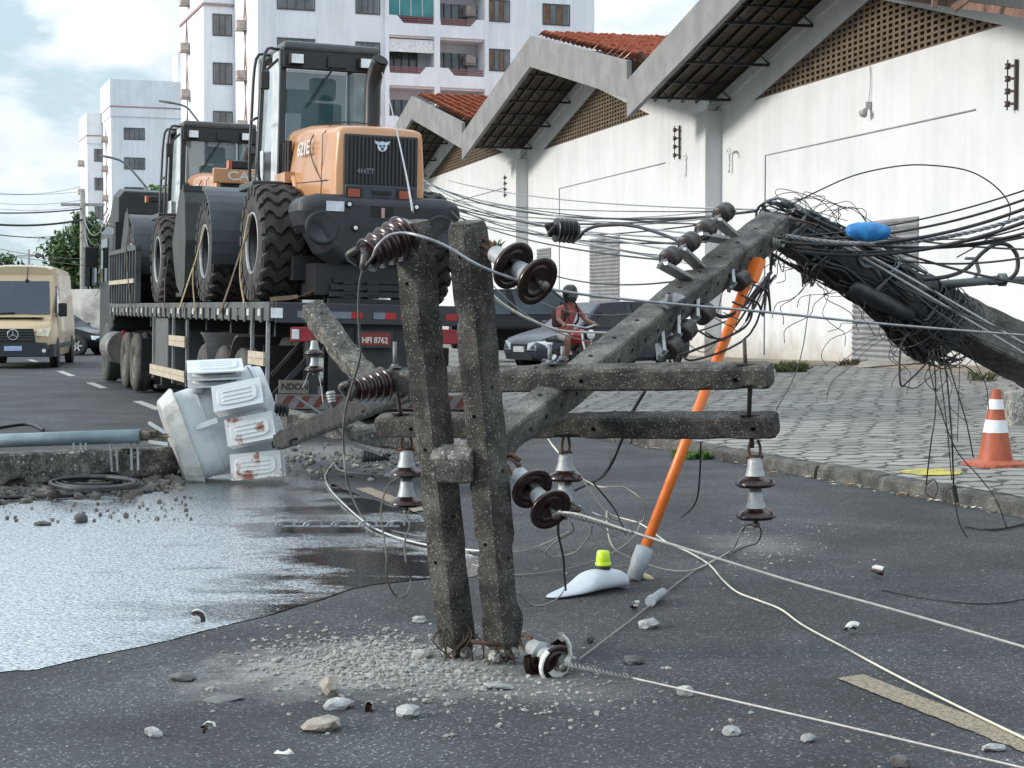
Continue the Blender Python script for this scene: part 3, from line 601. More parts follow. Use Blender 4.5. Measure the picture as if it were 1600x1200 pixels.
for k in range(-1, 5):
    zf = 17.55 - 2.95 * k
    for (a, b, s) in ((7.75, 10.55, 1), (10.9, 13.7, -1)):
        mb = MB(); mb.prism([(a, zf), (b, zf), (b, zf + 1.15), (a + (b - a) * .82, zf + 1.15), (a + (b - a) * .68, zf + .72), (a + (b - a) * .02, zf + .72), (a, zf + 1.15)] if (s > 0) ^ (k % 2 == 0) else [(a, zf), (b, zf), (b, zf + 1.15), (b - (b - a) * .02, zf + .72), (a + (b - a) * .32, zf + .72), (a + (b - a) * .18, zf + 1.15), (a, zf + 1.15)], (0, -.22, 0), (1, 0, 0), (0, 0, 1), (0, 1, 0), .15); mb.bx(a, b, -.07, 1.6, zf - .12, zf + .08)
        pp = mb.build('balcony', apart_wall, ap); r_ = MB()
        for q in range(3): r_.bx(a + .08, b - .08, -.16, -.11, zf + .76 + q * .14, zf + .84 + q * .14)
        r_.build('railing', pinkish, pp)
        d = MB(); d.bx(a + .3, b - .6, 1.5, 1.59, zf + .1, zf + 2.3); d.build('balcony_door', pane_m, ap)
        f = MB()
        for q in range(5): x = a + .3 + (b - a - .9) * q / 4; f.bx(x - .03, x + .03, 1.44, 1.5, zf + .1, zf + 2.3)
        f.build('door_frame', win_fr, ap)
        if k == 0 and s > 0:
            gl = MB(); gl.bx(a, b, -.03, .0, zf + 1.17, zf + 2.75); gl.build('balcony_glazing', M('teal_glass', (.05, .24, .25), .1, alpha=.72, c2=(.09, .32, .33), vs=.8), ap); gf = MB()
            for q in range(5): x = a + (b - a) * q / 4; gf.bx(x - .025, x + .025, -.06, .03, zf + 1.17, zf + 2.75)
            gf.bx(a, b, -.06, .03, zf + 2.7, zf + 2.76); gf.build('glazing_bar', M('pale_alu', (.5, .52, .53), .5), ap)
        if k == 1 and s > 0:
            gl = MB(); gl.bx(a, b, -.03, .02, zf + 2.0, zf + 2.75); gl.build('awning', M('white_awning', (.7, .71, .72), .7), ap)
        if s < 0: ac_unit(ap, (b - .5, 1.2, zf + 1.9))
    for (a, b, mt, hh) in ((1.2, 3.3, None, 1.2), (5.85, 7.2, None, 1.2), (13.95 + .12, 15.3, curtain, 1.2), (17.55, 19.2, curtain, 1.15)): window(ap, a, b, zf + 1.2, zf + 1.2 + hh, -.003, mt)
    window(ap, -1.25, -.2, zf + .6, zf + 1.8, 7.197, None, 3)
    ac_unit(ap, (-.25, 3.6, zf + .7)); ac_unit(ap, (-2.1, 12.6, zf + .55))
diamonds(ap, -.02, 3.6, 8, 26, 6); diamonds(ap, -1.89, 13.4, 6, 20, 5)
bO = Vector(((177 - 800) / FPX * 165, 165, 0)); af = thing('apartment_block', 'lower white apartment block farther down the street, left of the tall one', 'apartment block', frame_of(bO))
mb = MB(); mb.bx(0, 11, 0, 7.5, -.5, 19.6); mb.bx(-1.5, -.003, 7, 14, -.5, 17.6); mb.bx(6.8, 9.0, 3, 6, 23, 26.4); mb.build('wall', apart_wall, af)
mb = MB(); mb.bx(-.08, 11.05, -.08, 7.6, 19.6, 23.1); mb.bx(-1.55, -.09, 6.9, 14, 17.6, 20.6); mb.build('parapet', apart_wall, af)
mb = MB(); mb.bx(-.1, 11.06, -.1, 7.62, 20.45, 20.6); mb.bx(-1.58, -.1, 6.86, 14, 18.3, 18.42); mb.build('pink_band', MATS['pink_band_paint'], af)
for k in range(5):
    z0 = 17.5 - 2.82 * k
    for a in (1.25, 5.7, 8.6): window(af, a, a + 1.85, z0, z0 + 1.0, -.003, None, 4)
    window(af, -.75, -.1, z0 - 1.6, z0 - .5, 6.997, None, 2); ac_unit(af, (-.3, 3, z0 + .2)); ac_unit(af, (-1.8, 10, z0 - 1.6))
diamonds(af, -.02, 4, 5, 19, 5)
# boundary wall, far trees and poles on the left
mb = MB(); mb.loft([[W(-260, 530, 78), W(240, 530, 70), W(240, 450, 70), W(-260, 458, 78)], [W(-260, 530, 78) + Vector((0, .2, 0)), W(240, 530, 70) + Vector((0, .2, 0)), W(240, 450, 70) + Vector((0, .2, 0)), W(-260, 458, 78) + Vector((0, .2, 0))]])
tag(mb.build('boundary_wall', M('stained_render', (.2, .2, .19), .9, c2=(.48, .48, .46), vs=.8, ramp=(.38, .58))), 'stained grey boundary wall behind the yellow van and the dark car', 'wall')
leaf_a = M('dark_leaf', (.04, .08, .022), .6, c2=(.09, .15, .045), vs=3); leaf_b = M('bright_leaf', (.06, .13, .02), .6, c2=(.11, .2, .04), vs=3); bark = M('bark', (.09, .065, .045), .9)
def tree(label, base, h, blobs, leaf, seed, n=2600, ls=.28, group=None):
    r = random.Random(seed); t = thing('tree', label, 'tree', Matrix.Translation(base), group); b = MB()
    b.tube(crv([(0, 0, -.2), (.1, 0, h * .3), (-.1, .1, h * .55), (0, 0, h * .8)], 4), .22, 8, r1=.07)
    for (x, y, z, rr) in blobs: b.tube(crv([(0, 0, h * .3), (x * .4, y * .4, (h * .35 + z) / 2), (x, y, z)], 4), .09, 6, r1=.02)
    b.build('trunk', bark, t); c = MB(); tot = sum(q[3] ** 2 for q in blobs)
    for (x, y, z, rr) in blobs:
        for i in range(int(n * rr * rr / tot)):
            while True:
                p = Vector((r.uniform(-1, 1), r.uniform(-1, 1), r.uniform(-1, 1)))
                if .25 < p.length < 1: break
            p *= rr * (.75 + .5 * mnoise.noise(p * 2.3 + Vector((x, y, z)))); p += Vector((x, y, z))
            a = Vector((r.gauss(0, 1), r.gauss(0, 1), r.gauss(0, 1))).normalized(); q = a.orthogonal().normalized(); q = Matrix.Rotation(r.random() * 6.3, 3, a) @ q; w_ = a.cross(q) * .45
            s = ls * r.uniform(.5, 1.2); c.add([p - q * s, p + w_ * s, p + q * s, p - w_ * s], [(0, 1, 2, 3)])
    c.build('crown', leaf, t, fix=False)
b0 = W(125, 505, 82); b0.z = 0
tree('dense dark green tree rising behind the boundary wall and street pole', b0, 6.2, [(-.6, 0, 4.0, 1.5), (.9, .2, 4.4, 1.35), (.2, .3, 5.2, 1.1), (-1.2, .3, 2.6, 1.3), (.8, 0, 2.6, 1.4), (-.2, .4, 3.0, 1.3)], leaf_a, 3, 5200, .2)
b0 = W(250, 505, 62); b0.z = 0
tree('bright green treetop showing above the truck cab', b0, 6.0, [(0, 0, 5.3, .75), (.5, .2, 5.0, .7), (-.6, 0, 4.7, .7)], leaf_b, 5, 1500, .17)
for i, (px, py, s, lb) in enumerate(((0, 445, 1.0, 'distant green tree at the left edge of the photo'), (62, 452, .7, 'small distant tree just right of the yellow van roof'))):
    b0 = W(px, 500, 150); b0.z = 0; tree(lb, b0, 6.5 * s, [(-1, 0, 4.6 * s, 1.4 * s), (.5, 0, 5.2 * s, 1.3 * s), (1.4, 0, 4.2 * s, 1.2 * s)], leaf_a, 11 + i, 1400, .25)
for i in range(9):
    b0 = Vector((-58 + i * 5.2 + R.uniform(-1, 1), 118 + R.uniform(-4, 8), 0))
    if b0.x > -19: continue
    k = R.uniform(.75, 1.1) * .72; tree('low green tree in the row beyond the boundary wall', b0, 6 * k, [(-1, 0, 4.2 * k, 1.5 * k), (.8, .2, 4.6 * k, 1.5 * k), (0, .3, 3.2 * k, 1.6 * k)], leaf_a, 30 + i, 900, .25, 'trees in a row beyond the boundary wall')
pole_c = M('pale_concrete_pole', (.3, .29, .27), .9)
def upole(label, px, ytop, Y, r=.14):
    b0 = W(px, 478, Y); k = FPX / Y; h = CAMH + (478 - ytop) / k; t = thing('utility_pole', label, 'utility pole', Matrix.Translation((b0.x, Y, 0)), None); m = MB(); m.tube([(0, 0, -.1), (0, 0, h)], r * 1.3, 8, r1=r * .8); m.build('shaft', pole_c, t); m = MB()
    m.bar((-.9, 0, h - .6), (.9, 0, h - .6), .1, .12); m.build('crossarm', pole_c, t); return Vector((b0.x, Y, h))
p1 = upole('concrete utility pole between the yellow van and the loaded truck', 131, 298, 72)
p2 = upole('thin distant utility pole above the yellow van', 46, 390, 160)
lamp_m = M('street_lamp_grey', (.12, .13, .14), .5)
for lb, pts, Y in (('curved street lamp arm in front of the farther apartment block', [(228, 292), (205, 265), (190, 252), (176, 247), (156, 243)], 66), ('curved street lamp arm above the second loader cab', [(322, 205), (304, 182), (292, 168), (275, 162), (250, 158)], 70)):
    t = thing('street_lamp', lb, 'street lamp', Matrix.Translation(W(pts[0][0], 478, Y) * 1)); m = MB(); q = [W(x, y, Y) for x, y in pts]; m.tube([Vector((q[0].x, Y, 0)), q[0]], .08, 8); m.tube(crv(q, 5), .045, 6); m.build('pole', lamp_m, t, True); m = MB(); d = (q[-1] - q[-2]).normalized(); m.bar(q[-2].lerp(q[-1], .35), q[-1] + d * .05, .22, .1, Z, w2=.08, h2=.05); m.build('lamp_head', lamp_m, t, True)
GW = 'overhead wires crossing the left sky'
for i, (ya, yb, r) in enumerate(((330, 326, .03), (344, 343, .045), (292, 290, .008), (300, 299, .008), (310, 312, .008), (353, 362, .012), (360, 372, .012), (318, 322, .008), (372, 392, .012), (385, 410, .012))):
    m = MB(); m.tube(sag(W(-60, ya, 66), W(131, yb, 72) if i < 8 else W(200, yb + 10, 60), .12 + .1 * (i % 3), 12), r, 5)
    if i in (0, 1): tag(m.build('overhead_wire', cable_blk), ('upper thick black cable crossing the left sky', 'lower thick black cable crossing the left sky')[i], 'wire', GW)
    else: tag(m.build('overhead_wire', cable_blk), 'hair-thin dark wire crossing the sky above the yellow van', 'wire', GW)
for i in range(8):
    m = MB(); a = W(131, 330 + i * 9, 72); b = W(168 + R.uniform(0, 12), 330 + i * 7 + R.uniform(-6, 6), 42); m.tube(sag(a, b, .5 + .15 * i, 12), .014, 5); tag(m.build('overhead_wire', cable_gry if i % 2 else cable_blk), 'sagging thin wire between the street pole and the truck cab', 'wire', 'sagging wires by the street pole')
# ================================================================== LOADED TRUCK
truck_dk = M('dark_green_grey_truck_paint', (.018, .024, .024), .4, .1, .3, vs=3); frame_gr = M('dusty_grey_chassis_paint', (.014, .016, .018), .6, c2=(.034, .035, .036), vs=3); wood = M('bare_pale_board', (.34, .295, .22), .8, c2=(.47, .42, .33), vs=8); rail_m = M('grey_bed_rail', (.06, .064, .066), .6, c2=(.10, .104, .104), vs=3)
alu = M('aluminium', (.55, .56, .57), .35, .8); cab_paint = M('pale_blue_grey_cab_panel', (.3, .36, .45), .4)
TM = Matrix.Translation((-2.93, 20.57, .02)) @ Matrix.Rotation(math.atan2(.338, .941), 4, 'Z') @ Matrix.Rotation(rad(1.3), 4, 'Y')
tr = thing('flatbed_truck', 'long dark flatbed truck with wooden side boards, carrying two wheel loaders', 'truck', TM)
def wheel(par, c, r, wd, side=-1, dual=False, tm=None, rm=None, nut=True):
    """side -1: outer face towards -x"""
    c = Vector(c); m = MB(); ax = Vector((side, 0, 0)); wds = [(-wd / 2, wd / 2)] + ([(-wd * 1.65, -wd * .62)] if dual else [])
    for a, b in wds:
        h = (b - a); m.lathe([(r * .56, b - h * .06), (r * .62, b), (r * .86, b), (r * .95, b - h * .09), (r, b - h * .2), (r, b - h * .42), (r * .985, b - h * .45), (r * .985, b - h * .5), (r, b - h * .53), (r, a + h * .2), (r * .95, a + h * .08), (r * .85, a), (r * .56, a)], c, ax, 30)
    o = m.build('wheel', tm or rubber, par); q = MB()
    q.lathe([(r * .57, wd / 2 - wd * .05), (r * .53, wd / 2 - wd * .1), (r * .5, wd / 2 - wd * .35), (r * .3, wd / 2 - wd * .42), (r * .26, wd / 2 - wd * .15), (r * .2, wd / 2 - wd * .08), (0, wd / 2 - wd * .08)], c, ax, 24)
    for i in range(8):
        a = i * math.pi / 4; p = c + ax * (wd / 2 - wd * .36) + Vector((0, math.cos(a), math.sin(a))) * r * .4; q.cyl(p, p + ax * .04, r * .035, 6)
    q.build('rim', rm or frame_gr, o); return o
for y in (1.93, 3.3, 4.75):
    wheel(tr, (.15, y, .52), .52, .28, -1, True, rubber_dusty, frame_gr); wheel(tr, (2.45, y, .52), .52, .28, 1, True, rubber_dusty)
for y in (12.15, 13.55):
    wheel(tr, (.15, y, .54), .54, .3, -1, True, rubber_dusty, M('dusty_rim', (.12, .115, .1), .7)); wheel(tr, (2.45, y, .54), .54, .3, 1, True, rubber_dusty)
wheel(tr, (.15, 16.8, .53), .53, .3, -1, False, rubber_dusty); wheel(tr, (2.45, 16.8, .53), .53, .3, 1, False, rubber_dusty)
m = MB(); m.bx(.08, 2.52, .05, 15.9, 1.44, 1.6); m.build('bed', M('worn_bed_planks', (.06, .052, .043), .85, c2=(.12, .105, .09), vs=3), tr)
m = MB(); m.bx(0, .075, 0, 15.9, 1.40, 1.63); m.bx(2.525, 2.6, 0, 15.9, 1.40, 1.63)
for i in range(30): m.bx(-.03, -.002, .3 + i * .52, .38 + i * .52, 1.38, 1.56)
m.build('side_rail', rail_m, tr, bevel=.008)
m = MB(); m.bx(.077, 2.523, -.05, .04, 1.38, 1.63); m.build('rear_beam', M('dark_rear_beam', (.03, .035, .042), .5), tr, bevel=.01)
for i in range(22):
    m = MB(); m.bx(-.012, -.001, .45 + i * .7, .6 + i * .7, 1.46, 1.545); m.build('side_reflector', M('pale_reflector', (.45, .46, .45), .5), tr)
for x0, x1, mt in ((.34, .62, 'w'), (.62, 1.0, 'w'), (1.0, 1.14, 'r'), (1.28, 1.42, 'w'), (1.42, 1.56, 'r'), (1.62, 1.75, 'r'), (1.75, 1.9, 'w'), (2.2, 2.34, 'r')):
    m = MB(); m.bx(x0, x1, -.056, -.051, 1.45, 1.53); m.build('rear_reflector', red_lamp if mt == 'r' else M('grey_reflector', (.16, .18, .22), .4), tr)
m = MB(); m.bx(.02, .16, -.06, -.045, 1.44, 1.56); m.build('corner_marker', clear_lamp, tr)
m = MB()
for x in (.85, 1.6): m.bx(x, x + .14, .1, 15.2, .95, 1.43)
for y in (1, 2.6, 4.0, 6, 8, 10, 12): m.bx(.3, 2.3, y, y + .1, 1.2, 1.42)
m.bx(.75, 1.85, .06, .3, .5, 1.43); m.bx(.9, 1.7, 10.5, 16, .55, .95); m.build('chassis', frame_gr, tr, bevel=.01)
# rear: lamps, plate, underrun bar, mud flaps
for x in (.28, 2.0):
    m = MB(); m.bx(x, x + .36, -.02, .06, 1.16, 1.34); lp = m.build('tail_light', M('tail_red', (.28, .02, .03), .3), tr, bevel=.01); m = MB(); m.bx(x + .005, x + .09, -.027, -.019, 1.19, 1.31); m.build('reversing_lens', clear_lamp, lp, bevel=.004)
pl = MB(); pl.bx(1.08, 1.54, -.01, .02, 1.1, 1.31); pl = pl.build('number_plate', M('plate_frame', (.03, .03, .035), .5), tr); m = MB(); m.bx(1.115, 1.505, -.014, -.0095, 1.13, 1.285); m.build('plate_face', M('plate_red', (.2, .025, .025), .5), pl)
text('HFI 8762', .1, M('plate_white', (.62, .6, .56), .5), pl, face_m((1.31, -.0165, 1.19), (1, 0, 0), (0, 0, 1)), .001, sx=.88); text('BETIM', .03, MATS['plate_white'], pl, face_m((1.31, -.0165, 1.262), (1, 0, 0), (0, 0, 1)), .001) if False else None
m = MB(); m.bx(.1, 2.5, -.06, .0, .36, .53); ub = m.build('underrun_bar', M('bar_white', (.17, .165, .16), .6, c2=(.1, .096, .092), vs=4), tr); m = MB()
for i in range(12): x = .13 + i * .2; m.prism([(x, .375), (x + .09, .375), (x + .19, .515), (x + .1, .515)], (0, -.064, 0), (1, 0, 0), (0, 0, 1), (0, 1, 0), .004)
m.build('red_chevron', M('chevron_red', (.115, .022, .02), .6), ub)
m = MB(); m.bx(.5, .62, .0, .3, .5, 1.4); m.bar((.1, .15, .5), (.9, .2, 1.35), .06, .06); m.bar((.1, .25, .75), (.7, .3, 1.4), .04, .04); m.build('rear_bracket', frame_gr, tr)
m = MB(); m.bx(1.95, 2.07, .0, .3, .5, 1.4); m.build('rear_bracket', frame_gr, tr)
for x in (.1, 1.85):
    m = MB(); m.bx(x, x + .65, .75, .77, .3, 1.1); m.build('mud_flap', black_m, tr)
m = MB(); m.bx(.14, .5, -.012, .012, .54, .7); nb = m.build('maker_board', M('faded_board', (.16, .145, .12), .8), tr)
text('NDON', .105, black_m, nb, face_m((.33, -.015, .62), (1, 0, 0), (0, 0, 1)), .001)
# side guards with pale boards, posts, tool box
for y in (.08, 1.02, 6.05, 7.4, 9.6): m = MB(); m.bx(.0, .04, y, y + .05, .35, 1.4); m.build('guard_post', M('dull_alu_post', (.3, .31, .31), .5, .4), tr)
for (y0, y1, z0) in ((.1, 1.05, .48), (.1, 1.05, .86), (6.0, 9.7, .42), (6.0, 7.6, .95)):
    m = MB(); 
    for q in range(2): m.bx(-.035, -.002, y0, y1, z0 + q * .085, z0 + .08 + q * .085)
    m.build('side_board', wood, tr)
m = MB(); m.bx(.04, .6, 8.2, 9.75, .4, 1.38); m.build('tool_box', M('tool_box_grey', (.085, .09, .093), .55), tr, bevel=.02)
m = MB(); m.bx(.25, .5, 10.2, 10.35, .2, 1.4); m.bx(.15, .6, 10.1, 10.45, .15, .2); m.build('landing_leg', frame_gr, tr)
for y0, y1 in ((1.2, 5.5),):
    for yc in (1.93, 3.3, 4.75):
        m = MB(); secs = []
        for i in range(9): a = math.pi * i / 8 * .5 + (math.pi * .5 if yc > 4 else 0); secs.append([Vector((x, yc + .62 * math.cos(a), .56 + .62 * math.sin(a) + d)) for x, d in ((.0, 0), (.62, 0), (.62, .02), (.0, .02))])
        if yc != 3.3: m.loft(secs); m.build('mudguard', M('dull_mudguard', (.1, .1, .096), .7), tr)
m = MB(); m.bx(.02, .62, 11.2, 11.23, .25, 1.0); fl = m.build('mud_flap', black_m, tr); text('SCANIA', .13, M('flap_grey', (.06, .06, .06), .7), fl, face_m((.33, 11.19, .36), (1, 0, 0), (0, 0, 1)), .001)
m = MB(); m.cyl((.1, 14.3, .75), (.1, 15.7, .75), .32, 20); m.build('fuel_tank', M('dirty_tank_alu', (.12, .12, .115), .6, .4, c2=(.2, .2, .19), vs=4), tr); m = MB(); m.bx(.05, .12, 14.1, 14.2, .5, 1.1); m.build('rear_lamp_bracket', red_lamp, tr)
# tractor cab behind the load
m = MB(); sec = lambda y, z0, z1, x0, x1: [Vector((x0, y, z0)), Vector((x1, y, z0)), Vector((x1, y, z1 - .15)), Vector((x1 - .12, y, z1)), Vector((x0 + .12, y, z1)), Vector((x0, y, z1 - .15))]
m.loft([sec(16.0, 1.1, 3.2, .06, 2.54), sec(18.0, .7, 3.3, .04, 2.56), sec(18.35, .7, 2.3, .1, 2.5)]); cb = m.build('cab', truck_dk, tr, bevel=.05, bseg=3)
m = MB(); m.loft([sec(16.0, 3.22, 3.96, .16, 2.44), sec(16.8, 3.22, 4.05, .16, 2.44), sec(18.0, 3.3, 3.5, .2, 2.4)]); m.build('roof_deflector', M('dark_deflector', (.022, .024, .025), .5), cb, bevel=.06, bseg=3)
m = MB(); m.bx(.45, 2.2, 15.9, 15.99, 1.9, 2.95); m.build('rear_panel', cab_paint, cb, bevel=.06); m = MB(); m.bx(.08, .3, 15.7, 15.98, 1.3, 3.3); m.tube(crv([(.3, 15.8, 1.6), (.32, 15.75, 2.4), (.5, 15.72, 2.8), (1.0, 15.75, 2.75)], 5), .1, 10); m.build('air_intake', black_m, cb)
m = MB(); m.bx(-.3, -.02, 17.9, 18.02, 2.0, 2.85); mr = m.build('mirror', black_m, cb, bevel=.03); m = MB(); m.bx(-.27, -.05, 17.885, 17.899, 2.02, 2.4); m.build('mirror_glass', M('mirror_glass', (.5, .55, .6), .03, 1), mr); m = MB(); m.bar((0, 17.95, 2.8), (-.2, 17.95, 2.86), .05, .05); m.build('mirror_arm', black_m, mr)
m = MB(); m.bx(.035, .045, 16.7, 17.8, 2.1, 3.0); m.build('side_window', glass_dk, cb)
m = MB(); m.lathe([(.0, 0), (.62, 0), (.68, .04), (.68, .55)], (.02, 16.8, .55), (1, 0, 0), 24, arc=(0, math.pi)); m.build('front_mudguard', truck_dk, cb)
# stake panel on the left of the bed
m = MB(); m.bx(.01, .05, 11.6, 15.6, 1.64, 2.6)
for i in range(11): m.bx(-.05, .008, 11.6 + i * .39, 11.68 + i * .39, 1.64, 2.62)
m.bx(-.055, .055, 11.58, 15.62, 2.6, 2.68); sp = m.build('stake_panel', M('weathered_panel_paint', (.045, .055, .06), .6, c2=(.09, .1, .1), vs=2), tr); m = MB(); m.bx(-.075, -.052, 11.7, 15.4, 2.0, 2.08); m.build('pale_slat', wood, sp)

# ================================================================== WHEEL LOADERS
org = M('orange_machine_paint', (.47, .228, .102), .3, c2=(.52, .262, .122), vs=1, coat=.5); dkgrey = M('charcoal_machine_plastic', (.014, .017, .022), .5, c2=(.028, .031, .037), vs=3); cabblk = M('black_machine_paint', (.014, .015, .017), .35); decal = M('silver_decal', (.62, .6, .56), .4); pal = M('pale_cab_side', (.52, .56, .57), .3)
def big_wheel(par, c, side, r=.77, wd=.56):
    c = Vector(c); m = MB(); ax = Vector((side, 0, 0)); b = wd / 2
    m.lathe([(r * .5, b * .82), (r * .54, b * .95), (r * .72, b), (r * .88, b * .93), (r * .93, b * .8), (r * .93, -b * .8), (r * .88, -b * .93), (r * .72, -b), (r * .5, -b * .8)], c, ax, 40)
    n = 22
    for i in range(n):
        secs = []
        for j in range(13):
            t = -1 + 2 * j / 12; xx = t * b * .98; da = .075 * math.sin(t * 7.6) + i * 2 * math.pi / n; ro = r * (1.0 - .05 * abs(t) ** 5); ri = r * .88; wa, wb = .105, .085
            secs.append([c + ax * xx + Vector((0, math.cos(da + s) * q, math.sin(da + s) * q)) for s, q in ((-wa, ri), (wa, ri), (wb, ro), (-wb, ro))])
        m.loft(secs)
        for sg in (1, -1):      # lug running over the shoulder
            da = .075 * math.sin(sg * 7.6) + i * 2 * math.pi / n; x0, x1 = sg * b * .97, sg * b * 1.0
            m.loft([[c + ax * xx + Vector((0, math.cos(da + s) * q, math.sin(da + s) * q)) for s, q in ((-.09, r * qa), (.09, r * qa), (.08, r * qb), (-.08, r * qb))] for xx, qa, qb in ((x0 * .9, .85, .985), (x1 * 1.012, .8, .95))])
    o = m.build('wheel', rubber, par); q = MB()
    q.lathe([(r * .52, b * .86), (r * .5, b * .86), (r * .47, b * .45), (r * .44, b * .1), (r * .2, b * .05), (r * .17, b * .3), (0, b * .3)], c, ax, 32); q.lathe([(r * .525, b * .82), (r * .525, b * .96), (r * .49, b * .96), (r * .49, b * .82)], c, ax, 32, 1)
    q.build('rim', [cabblk, M('rim_edge_steel', (.32, .33, .33), .5, .3)], o); return o
def make_loader():
    lo = thing('wheel_loader', 'orange and charcoal wheel loader on the flatbed rear, its dark grille facing the viewer', 'wheel loader', None, 'wheel loaders on the flatbed')
    for x, s in ((-.98, -1), (.98, 1)):
        for y in (1.72, 5.29): big_wheel(lo, (x, y, .77), s)
    # counterweight
    P = [(-1.0, 1.28), (-1.02, 1.12), (-.96, .95), (-.84, .86), (-.7, .62), (-.5, .5), (.5, .5), (.7, .62), (.84, .86), (.96, .95), (1.02, 1.12), (1.0, 1.28), (.8, 1.33), (-.8, 1.33)]
    m = MB(); m.loft([[Vector((x * .93, -.04, .93 + (z - .93) * .94)) for x, z in P], [Vector((x, .06, z)) for x, z in P], [Vector((x, .7, z)) for x, z in P]]); cw = m.build('counterweight', dkgrey, lo, bevel=.11, bseg=4)
    for sx in (-1, 1):
        m = MB(); m.lathe([(.0, 0), (.15, 0), (.19, .03), (.215, .0)], (sx * .74, -.03, .92), (0, -1, 0), 20); m.build('round_recess', MATS['charcoal_machine_plastic'], cw)
        for bx_, bz_ in ((.42, 1.21), (.34, .93)):
            m = MB(); m.cyl((sx * bx_, -.03, bz_), (sx * bx_, -.075, bz_), .042, 14); q = m.build('bolt_recess', black_m, cw); m = MB(); m.cyl((sx * bx_, -.06, bz_), (sx * bx_, -.08, bz_), .024, 12); m.build('bolt', clear_lamp, q)
    m = MB(); m.bx(-.14, .14, -.05, .0, 1.08, 1.2); m.build('tow_slot', black_m, cw); m = MB(); m.bx(-.02, .02, -.07, -.04, 1.06, 1.18); m.build('tow_pin', M('tow_pin_pink', (.45, .3, .28), .6), cw)
    m = MB(); m.bx(-.36 - .34, -.36 - .12, -.052, -.0415, 1.12, 1.24); m.build('white_label', M('label_white', (.62, .65, .7), .5), cw)
    m = MB(); m.bx(-.52, .52, .3, 5.2, .55, 1.1); m.bx(-.35, .35, 4.5, 6.4, .6, 1.5); m.bx(-.9, .9, 1.6, 1.85, .65, .9); m.bx(-.9, .9, 5.15, 5.42, .65, .9); m.bx(-.75, .75, .25, 1.0, .12, .5); m.bx(-.9, .9, .8, 1.4, .3, .6); m.build('chassis', cabblk, lo)
    # hood: rounded loft
    def hs(y, wb, wt, z0, zt, r):
        pts = []; hw = wb
        pts += [(-wb, z0), (-wb * 1.0, z0 + (zt - z0) * .45), (-wt, zt - r)]
        for i in range(1, 6): a = math.pi - i * math.pi / 12; pts.append((-wt + r + r * math.cos(a), zt - r + r * math.sin(a)))
        pts.append((-wt + r, zt)); pts += [(-(wt - r) * .5, zt + .015), (0, zt + .02)]
        return [Vector((x, y, z)) for x, z in pts + [(-x, z) for x, z in reversed(pts[:-1])]]
    m = MB(); m.loft([hs(.1, .535, .505, 1.18, 2.12, .07), hs(.125, .56, .53, 1.17, 2.15, .085), hs(.3, .58, .55, 1.17, 2.18, .10), hs(.9, .63, .585, 1.2, 2.25, .13), hs(1.6, .67, .61, 1.3, 2.31, .14), hs(2.6, .68, .61, 1.3, 2.34, .14)], sm=True); hd = m.build('hood', org, lo)
    md = hd.modifiers.new('edge', 'EDGE_SPLIT'); md.split_angle = rad(50)
    m = MB(); m.bx(-.465, .465, .06, .135, 1.24, 2.07); gr = m.build('grille', cabblk, hd, bevel=.02)
    m = MB()
    for i in range(19): x = -.43 + i * .86 / 18; m.bx(x - .011, x + .011, .035, .065, 1.47, 2.04)
    m.build('grille_rib', M('grille_rib_black', (.022, .023, .026), .4), gr); m = MB(); m.bx(-.45, .45, .02, .08, 1.21, 1.455); lb_ = m.build('lamp_panel', M('lamp_panel_grey', (.035, .042, .055), .5), hd, bevel=.01)
    for x in (-.35, .29):
        m = MB(); m.bx(x - .1, x + .1, .0, .03, 1.28, 1.42); q = m.build('tail_light', black_m, lb_); m = MB(); m.bx(x - .075, x + .075, -.008, .004, 1.3, 1.4); m.build('lens', M('tail_lens_orange', (.3, .06, .03), .3), q, bevel=.01)
    m = MB(); m.bx(-.12, .12, .0, .03, 1.35, 1.39); m.build('grab_handle', black_m, lb_)
    # round winged badge and small label on the grille
    m = MB(); m.cyl((.0, .034, 1.93), (.0, .022, 1.93), .062, 20); m.prism([(-.1, 2.0), (-.02, 1.975), (.02, 1.975), (.1, 2.0), (.085, 1.96), (.03, 1.93), (-.03, 1.93), (-.085, 1.96)], (0, .026, 0), (1, 0, 0), (0, 0, 1), (0, 1, 0), .01); bd = m.build('badge', M('badge_silver', (.6, .68, .78), .35), gr)
    m = MB()
    for x in (-.022, .022): m.cyl((x, .024, 1.935), (x, .018, 1.935), .014, 10)
    m.cyl((0, .024, 1.9), (0, .018, 1.9), .018, 10); m.build('badge_mark', cabblk, bd)
    text('4HTT', .09, M('label_grey', (.16, .17, .19), .6), gr, face_m((-.2, .03, 1.62), (1, 0, 0), (0, 0, 1)), .001)
    text('621E', .24, decal, hd, face_m((-.682, 1.3, 1.97), (.055, -1, .0), (.05, 0, 1)), .006, sx=1.15)
    text('CASE', .2, decal, hd, face_m((0, 2.62, 2.2), (1, 0, 0), (0, -.1, 1)), .004)
    m = MB(); m.tube([(-.612, .62, 1.2), (-.6, .62, 2.1), (-.5, .62, 2.215)], .006, 5); m.build('panel_seam', cabblk, hd); m = MB(); m.tube([(-.60, .35, 1.52), (-.655, 1.3, 1.55), (-.69, 2.05, 1.58)], .006, 5); m.build('panel_seam', cabblk, hd); m = MB(); m.tube(crv([(-.56, .3, 1.3), (-.64, .9, 1.75), (-.64, 1.1, 2.05), (-.4, 1.2, 2.3), (.2, 1.0, 2.29), (.56, .5, 2.0)], 5), .008, 5); m.build('loose_hose', cabblk, hd)
    m = MB()
    for i in range(3): m.bx(-.70, -.655, 2.1 + i * .16, 2.19 + i * .16, 1.6, 2.15)
    m.build('side_vent', black_m, hd)
